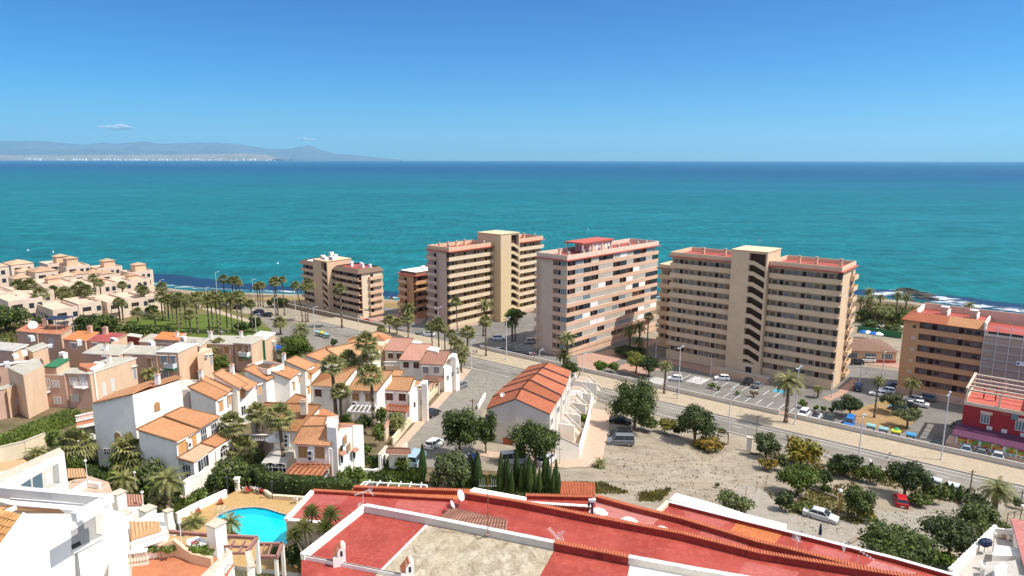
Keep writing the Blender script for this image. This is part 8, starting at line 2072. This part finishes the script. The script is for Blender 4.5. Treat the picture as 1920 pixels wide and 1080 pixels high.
for a in[(1539,972,-36,'saloon','silver','silver saloon parked beside the dry garden plot on the dirt lot'),(1689,944,68,'hatch','red','small red hatchback alone on the gravel by the broad dark tree'),(1164,833,178,'van','grey','dark grey people carrier on the dirt lot, nearest of the pair'),(1164,819,178,'suv','black','black car just behind the grey people carrier'),(1164,793,-12,'saloon','black','dark car half hidden under the largest dark tree'),(816,838,62,'hatch','white','white hatchback parked on the estate street by the dark trees'),(811,780,66,'hatch','black','black hatchback parked along the cream wall of the estate street'),(865,727,70,'saloon','grey','grey car parked farthest up the estate street'),(781,868,80,'van','light_blue','pale blue car partly hidden behind the gatehouse'),(890,868,100,'hatch','navy','dark blue car half hidden under the tall dark tree'),(968,868,10,'van','silver','silver van half hidden behind the cypress row'),(1026,868,60,'suv','white','white car behind the right end of the cypress row'),(1507,780,232,'suv','white','white car, leftmost of four behind the low wall'),(1554,790,232,'suv','dark_green','dark green car between the white coupe and the blue van'),(1593,797,236,'van','blue','bright blue van behind the low wall'),(1757,836,232,'suv','black','black car in the bay beside the double street lamp'),(1812,848,232,'hatch','light_blue','pale blue hatchback below the shop, left of three'),(1840,855,232,'hatch','grey','grey hatchback below the shop, middle of three'),(1871,862,232,'suv','silver','silver car below the shop, right of three'),(1801,800,200,'saloon','black','black car tucked against the left side of the shop'),(1712,752,140,'suv','white','white car with open tail in the middle of the right car park'),(1722,760,142,'saloon','white','long white car in front of the other white one in the right car park'),(1702,763,142,'saloon','black','black car in the right car park nearest the thin trees'),(1736,749,142,'suv','grey','dark grey car in the shade behind the white cars'),(1684,768,142,'hatch','teal','teal car hidden behind the thin leaved tree'),(1646,741,150,'hatch','white','white and red car beside the slender palm'),(1663,735,140,'hatch','white','white car right of the slender palm'),(1678,728,140,'suv','black','black car in the shadow of the orange block'),(1609,729,60,'suv','navy','blue car driving past the corner of the long shaded block'),(1626,678,172,'suv','white','white car parked before the brown roofed restaurant'),(1606,682,172,'hatch','black','black car beside the end wall of the long shaded block'),(1266,713,165,'hatch','white','white car beside the sunlit palm and zebra crossing'),(1354,712,170,'hatch','white','white hatchback below the stair tower of the long shaded block'),(1403,719,60,'suv','black','black car in front of the ramp of the long shaded block'),(1421,725,55,'saloon','grey','silver grey car next to the black one by the ramp'),(936,637,10,'suv','white','white car in the car park between cream and salmon blocks'),(998,643,20,'suv','silver','silver car parked by the salmon block end wall'),(940,660,25,'hatch','grey','grey car in the tower shade, left of three'),(960,662,20,'hatch','black','black car in the tower shade, middle of three'),(984,666,15,'saloon','black','black car in the tower shade, right of three'),(803,630,170,'suv','white','white car under the palms before the cream block'),(788,631,60,'hatch','grey','dark car behind the white one under the palms'),(1238,610,80,'hatch','white','white car seen in the gap beside the salmon block'),(485,589,150,'suv','navy','dark blue car on the far road left of the tan block'),(501,594,170,'hatch','black','black car following the blue one on the far road'),(688,606,20,'hatch','red','bright red car at the corner of the tan block'),(298,571,20,'van','white','white van by the coastal houses'),(218,580,0,'hatch','white','white car between coastal house palms'),(447,580,160,'hatch','black','black car beyond the lawn palms'),(420,574,160,'hatch','grey','grey car at the beach car park left of the black one'),(660,602,150,'hatch','black','dark car in the shade beneath the tan block, right'),(628,596,150,'saloon','grey','grey car in the shade beneath the tan block, left')]:
 car(*a)
car(1529,786,232,'saloon','white','white coupe with a black roof behind the low wall',roofc='black')
mat('bin_grey',(.13,.135,.135),.6,.05);mat('lid_teal',(.25,.45,.45),.5,.04);mat('lid_yellow',(.62,.55,.05),.5,.04);mat('lid_green',(.03,.38,.15),.5,.04);mat('lid_blue',(.05,.28,.55),.5,.04);mat('lid_white',(.62,.66,.68),.4,.04)
def bin_(px,py,lid,label,rz=-38,top=None,z=None):
 v=GP(px,py);t=thing('rubbish_container',v,R(rz),label,'container','street rubbish containers')
 mb=MB();b0=[(-.65,-.55),(.65,-.55),(.65,.55),(-.65,.55)];b1=[(-.8,-.7),(.8,-.7),(.8,.7),(-.8,.7)]
 vs=[(x,y,.15)for x,y in b0]+[(x,y,1.25)for x,y in b1];mb.add(vs,[(0,1,5,4),(1,2,6,5),(2,3,7,6),(3,0,4,7),(0,3,2,1),(4,5,6,7)],'bin_grey');mb.box(-.5,.5,-.72,-.66,.5,.9,'plate');mb.build('body',t)
 mb=MB();n_=8;pts=[(-.75*math.cos(math.pi*i/n_),1.25+.42*math.sin(math.pi*i/n_))for i in range(n_+1)];mb.yz(pts,-.84,.84,lid);mb.build('lid',t)
 if top:mb=MB();mb.ell((0,.2,1.6),(.6,.5,.4),top,10,6);mb.build('hatch',t)
 for x in(-.6,.6):
  for y in(-.4,.4):mb=MB();mb.tube((x,y-.05,.1),(x,y+.05,.1),.1,.1,8,'tyre');mb.build('wheel',t)
bin_(1633,808,'lid_teal','grey container with a pale teal lid, first behind the low wall');bin_(1657,814,'lid_teal','grey container with a pale teal lid, second behind the low wall');bin_(1680,819,'lid_yellow','container with a yellow lid and green dome',top='lid_green');bin_(1708,825,'lid_blue','grey container with a blue lid, rightmost behind the low wall')
bin_(1754,912,'lid_white','roadside container with white curved lid, left of two by the cypresses');bin_(1787,922,'lid_white','roadside container with white curved lid, right of two by the cypresses')
bin_(598,631,'lid_teal','grey container at the far junction, leftmost');bin_(605,632,'lid_yellow','yellow lidded container at the far junction');bin_(613,635,'lid_teal','pale blue container at the far junction, rightmost')
def lamp(px,by,ty,label,double=False,m='metal_galv',arm=1.2,grp='tall street lamps',z=None,az=50):
 v=GP(px,by);h=height_at(v.x,v.y,v.z,ty);t=thing('street_lamp',v,R(az),label,'street lamp',grp)
 mb=MB();mb.tube((0,0,-.1),(0,0,h),.13,.07,8,m);mb.box(-.2,.2,-.2,.2,-.1,.35,m);mb.build('pole',t)
 for s in((-1,1)if double else(1,)):
  mb=MB();mb.tube((0,0,h-.15),(s*arm,0,h),.05,.04,6,m);mb.build('arm',t)
  mb=MB();mb.box(s*arm-.35,s*arm+.35,-.18,.18,h-.05,h+.12,'lamp_shell' if 'lamp_shell' in MATS else mat('lamp_shell',(.36,.44,.49),.4,.03).name);mb.box(s*arm-.25,s*arm+.25,-.12,.12,h-.09,h-.05,'lamp_lens');mb.build('lamp_head',t)
for a in[(1765,862,738,'double headed street lamp on the promenade before the shop',True),(1610,864,781,'single street lamp standing in front of the blue van and bins'),(1366,815,730,'single street lamp beside the grey green tree by the road'),(1272,748,651,'street lamp by the sunlit palm on the promenade',True),(1490,796,689,'street lamp beside the large date palm on the wall',True),(1333,703,661,'slim lamp below the shaded block, left of the tower'),(1560,744,699,'lamp at the right corner of the shaded block'),(1612,722,686,'lamp on the side road beside the blue car',True),(1655,702,661,'lamp before the brown roofed restaurant'),(950,675,597,'tall lamp before the dark car park of the central blocks'),(1093,708,665,'lamp in front of the salmon block corner'),(1012,691,657,'short lamp on the wall left of the salmon block'),(1230,670,640,'lamp beside the date palm trio'),(884,692,640,'thin lamp where the estate street meets the promenade'),(823,640,577,'double lamp before the grey end wall of the cream block',True),(771,640,609,'short lamp among the palms before the orange block'),(674,634,592,'lamp on the promenade right of the single palm'),(590,622,577,'lamp on the promenade below the stair tower of the tan block'),(555,597,540,'pale lamp leaning beside the three palms'),(517,600,560,'thin lamp left of the broad crowned palm'),(641,612,549,'lamp hidden beside the single promenade palm'),(408,560,511,'tall lamp at the beach, left'),(476,568,525,'tall lamp at the beach, right'),(387,556,540,'short lamp at the beach'),(303,560,526,'lamp behind the coastal palms'),(481,628,590,'slim lamp at the right edge of the lawn'),(1238,600,575,'tiny lamp in the gap beside the salmon block')]:
 lamp(a[0],a[1],a[2],a[3],len(a)>4)
def post(px,by,ty,label,m='wood_pole',r_=.11,globe=False,name='wooden_pole',cat='pole'):
 v=GP(px,by);h=height_at(v.x,v.y,v.z,ty);t=thing(name,v,0,label,cat);mb=MB();mb.tube((0,0,-.2),(0,0,h),r_,r_*.8,7,m);mb.build('pole',t)
 mb=MB()
 if globe:mb.ell((0,0,h+.2),(.28,.28,.28),'white_plain',12,8);mb.build('lamp_globe',t)
 else:mb.box(-.5,.5,-.04,.04,h-.4,h-.3,m);mb.build('crossarm',t)
post(1572,972,922,'rusty lamp post with white globe beside the silver saloon','rust',.09,True,'garden_lamp','lamp');post(1389,968,944,'white globe lamp behind the olive shrub','metal_dark',.07,True,'garden_lamp','lamp');post(1916,962,950,'white globe lamp at the right edge','metal_dark',.07,True,'garden_lamp','lamp');post(1630,885,866,'small globe lamp in the roadside shrubs','metal_dark',.06,True,'garden_lamp','lamp')
post(1819,925,880,'dark wooden pole before the pale date palm');post(1034,898,842,'wooden pole at the right end of the cypress row');post(887,790,748,'wooden pole behind the two dark trees');post(1419,815,778,'thin sign pole by the conical tree','metal_dark',.06);post(1916,938,918,'grey post at the right edge of the road','metal_dark',.08);post(1050,870,838,'grey thin pole before the curved porch wall','metal_grey',.07);post(931,720,712,'short pole left of the red tiled roofs','metal_grey',.06)
for i,(x,y)in enumerate(((1398,931),(1418,921),(1437,910))):
 v=GP(x,y);t=thing('fence_post',v,0,f'thin leaning iron stake on the dirt lot, {ORD[i]} from the left','post','iron stakes on the dirt lot');mb=MB();mb.tube((0,0,0),(.15,0,1.7),.04,.04,5,'rust');mb.build('pole',t)
v=GP(1356,832);t=thing('old_gate',v,R(-20),'old dark gate frame beside the grey green tree','gate');mb=MB()
for x in(-.9,.9):mb.box(x-.08,x+.08,-.08,.08,0,2.4,'wood_pole')
mb.box(-1,1,-.08,.08,2.2,2.4,'wood_pole');mb.build('frame',t)
v=GP(1405,846);t=thing('gate_post',v,R(-25),'white rendered gate post left of the conical tree','gate post');mb=MB();mb.box(-.45,.45,-.3,.3,0,2.6,'white_render');mb.build('pillar',t);mb=MB();mb.box(-.55,.55,-.4,.4,2.6,2.75,'stone_coping');mb.build('cap',t)
def log(p0,p1,label):
 a,c=GP(*p0),GP(*p1);t=thing('log',a,0,label,'log','log edging of the dry garden');mb=MB();mb.tube((0,0,.2),c-a+Vector((0,0,.2)),.22,.2,8,'bark_pale');mb.build('timber',t)
log((1482,945),(1510,925),'log edging on the left side of the dry garden plot');log((1522,917),(1572,935),'log edging behind the dry garden plot');log((1592,1020),(1620,1003),'pale log lying near the wide dome tree')
v=GP(1460,895+5);v=GP(1450,992+10)
v=GP(1538,1008);t=thing('closed_parasol',v,0,'closed navy parasol standing on the gravel by the red roof','parasol');mb=MB();mb.tube((0,0,0),(0,0,2.1),.03,.03,6,'metal_dark');mb.build('pole',t);mb=MB();mb.lathe((0,0,0),[(.22,.5),(.2,.9),(.12,1.8),(.03,2.0)],'canvas_navy',8);mb.build('canopy',t)
for i,(x,y)in enumerate(((53,472),(100,475),(521,496),(1003,439),(1103,431),(1397,463))):
 v=P(x,y,SEA_Z);t=thing('buoy',v,0,['white buoy off the coastal houses, left','white buoy off the coastal houses, right','white buoy beyond the tan block','white buoy above the cream block','white buoy above the salmon block','white buoy above the long shaded block'][i],'buoy','buoys on the water');mb=MB();mb.ell((0,0,.4),(.55,.55,.55),'white_plain',10,7);mb.tube((0,0,.8),(0,0,1.5),.1,.05,6,'white_plain');mb.build('float',t)
v=P(441,304,SEA_Z);t=thing('sailing_boat',v,R(20),'tiny white sailing boat before the distant cape','boat');mb=MB();mb.ell((0,0,.3),(9,3,2.2),'white_plain',12,6);mb.build('hull',t);mb=MB();mb.add([(-3,0,2),(7,.3,2),(0,0,22),(0,.4,2)],[(0,1,2),(0,2,3),(1,3,2)],'canvas_white');mb.build('sail',t)
mat('skin',(.50,.30,.22),.6,0);mat('hair',(.05,.03,.02),.8,0)
for k,c in dict(cloth_white=(.6,.6,.58),cloth_black=(.02,.02,.02),cloth_pink=(.55,.10,.22),cloth_blue=(.05,.10,.25),cloth_grey=(.18,.18,.19)).items():mat(k,c,.9,.1,3)
def person(px,py,rz,top,legs,label,step=.25,z=None):
 v=GP(px,py);v.z=max(v.z,v.z+(0.13 if 0.2<S_(v.x,v.y)<7.8 else 0))
 me=bpy.data.meshes.new('person');J=[(0,0,.95),(0,0,1.2),(0,0,1.42),(.02,0,1.54),(.03,0,1.68),(-.0,.10,.88),(step*.6,.11,.50),(step,.11,.07),(step+.16,.11,.04),(0,-.10,.88),(-step*.3,-.11,.50),(-step,-.11,.09),(-step+.15,-.11,.04),(0,.20,1.40),(-.05,.26,1.12),(.05,.27,.88),(.08,.27,.80),(0,-.20,1.40),(.08,-.26,1.14),(.22,-.25,.95),(.27,-.25,.88)]
 E_=[(0,1),(1,2),(2,3),(3,4),(0,5),(5,6),(6,7),(7,8),(0,9),(9,10),(10,11),(11,12),(2,13),(13,14),(14,15),(15,16),(2,17),(17,18),(18,19),(19,20)]
 rad=[.15,.13,.16,.065,.10,.10,.07,.045,.04,.10,.07,.045,.04,.07,.05,.038,.03,.07,.05,.038,.03]
 me.from_pydata(J,E_,[]);o=bpy.data.objects.new('tmp',me);COL.objects.link(o);md=o.modifiers.new('s','SKIN');sub=o.modifiers.new('d','SUBSURF');sub.levels=1;sub.render_levels=1
 lay=me.skin_vertices[0].data
 for i,r_ in enumerate(rad):lay[i].radius=(r_,r_)
 lay[0].use_root=True
 dg=bpy.context.evaluated_depsgraph_get();dg.update();m2=bpy.data.meshes.new_from_object(o.evaluated_get(dg));bpy.data.objects.remove(o);m2.name='person';m2.materials.clear()
 for k in('skin',top,legs,'hair'):m2.materials.append(M(k))
 for p in m2.polygons:
  c=p.center;p.use_smooth=True
  p.material_index=3 if c.z>1.70 or(c.z>1.6 and c.x<-.02)else 0 if c.z>1.47 else 1 if c.z>.96 and abs(c.y)<.3 else(0 if abs(c.y)>.19 and c.z>.7 else 2)
 t=put('person',m2,None,v,R(rz));tag(t,label,'person');return t
person(1286,744,200,'cloth_black','cloth_grey','person in dark clothes walking on the promenade, right of two');person(1271,741,200,'cloth_grey','cloth_black','person in grey walking on the promenade, left of two');person(1087,708,160,'cloth_black','cloth_blue','person in dark clothes walking on the promenade behind the red roofs');person(1002,671,90,'cloth_pink','cloth_black','person in pink in the shaded car park');person(889,664,150,'cloth_white','cloth_blue','person in white on the promenade beside the thin lamp');person(894,665,150,'cloth_grey','cloth_black','person in grey beside the one in white on the promenade');person(738,866,250,'cloth_black','cloth_black','person in black standing in the gatehouse garden');person(1513,764,120,'cloth_black','cloth_pink','person standing behind the leftmost white car');person(1798,757,120,'cloth_white','cloth_grey','person in white by the wall of the orange block')
v=GP(1675,625);t=thing('park_shelter',v,R(-10),'low stone shelter wall in the seaside park','shelter');mb=MB();mb.box(-4,4,0,.5,0,2.2,'stone_coping');mb.box(-4.2,4.2,-.1,2.5,2.2,2.4,'concrete');mb.build('wall',t)
t=thing('screen_fence',GP(1608,622),0,'long dark green screen fence behind the restaurant','fence');q=GP(1690,634)-GP(1608,622);mb=MB();mb.obox((0,0,0),q,.15,2.2,'canvas_green');mb.build('screen',t)
for k in range(7):p=q*(k/6);mb=MB();mb.tube(p,p+Vector((0,0,2.4)),.07,.07,6,'metal_dark');mb.build('post',t)
for i,(x,y,m)in enumerate([(1618,633,'canvas_blue'),(1637,636,'canvas_blue'),(1627,634,'canvas_white'),(1647,637,'canvas_white')]):
 v=GP(x,y);t=thing('terrace_parasol',v,0,['blue parasol behind the restaurant, left','blue parasol behind the restaurant, right','white parasol between the blue ones','white parasol at the right behind the restaurant'][i],'parasol');mb=MB();mb.tube((0,0,0),(0,0,2.3),.05,.05,6,'metal_grey');mb.build('pole',t);mb=MB();mb.lathe((0,0,0),[(1.5,2.0),(.7,2.5),(.02,2.8)],m,8);mb.build('canopy',t)
v=P(519,845,GP(519,860).z+2.6);t=thing('terrace_parasol',v,0,'white parasol on the terrace of the wide villa','parasol');mb=MB();mb.tube((0,0,0),(0,0,2.0),.05,.05,6,'metal_grey');mb.build('pole',t);mb=MB();mb.lathe((0,0,0),[(1.5,1.8),(.8,2.15),(.02,2.3)],'canvas_white',10);mb.build('canopy',t)
rn=random.Random(8)
for i,(x,y,h_)in enumerate([(30,672,5.6),(48,668,5.6),(14,688,5.6),(60,640,6.2),(95,652,6.4),(120,672,6.6),(150,648,6.4),(215,640,6.4),(285,648,6.4),(345,640,6.8)]):
 v=GP(x,y,h_);t=thing('roof_unit',v,R(rn.uniform(-60,0)),f'small unit on the flat peach roofs, {ORD[i]} of those from the left edge','roof unit','units on the flat roofs');mb=MB();w2=rn.uniform(.5,1.1);mb.box(-w2,w2,-.4,.4,0,rn.uniform(.5,1.1),rn.choice(['ac_white','metal_galv','white_render']));mb.box(-w2*.6,w2*.6,-.43,-.4,.15,.4,'metal_dark');mb.build('housing',t)
for i,(x,y,h_)in enumerate([(108,628,6.2),(140,630,6.2),(42,700,7.8),(348,646,7.2),(392,640,6.2),(418,640,6.2)]):
 v=GP(x,y,h_);yagi(x,y,v.z,['aerial on the dark awning roof','aerial on the orange roofed peach house','aerial on the nearest peach house','aerial on the black railed terrace','aerial on the grey roof by the lawn','aerial on the white panel roof'][i],30*i,2.2,1.4,6)
for i,(x,y,h_)in enumerate([(998,703,8.6),(986,722,8.3),(942,748,6.8),(1066,729,6.6)]):
 v=GP(x,y,h_);dish(x,y,v.z,.42,['white dish at the ridge of the red tiled roofs, upper','white dish at the ridge of the red tiled roofs, lower','pale dish on the left slope of the red tiled roofs','cream dish beside the white finials'][i],-70,.5)
for o in COL.objects:
 l=o.get('label')
 if l and(len(l.split())>16 or len(l.split())<4):print('LBL',len(l.split()),l)
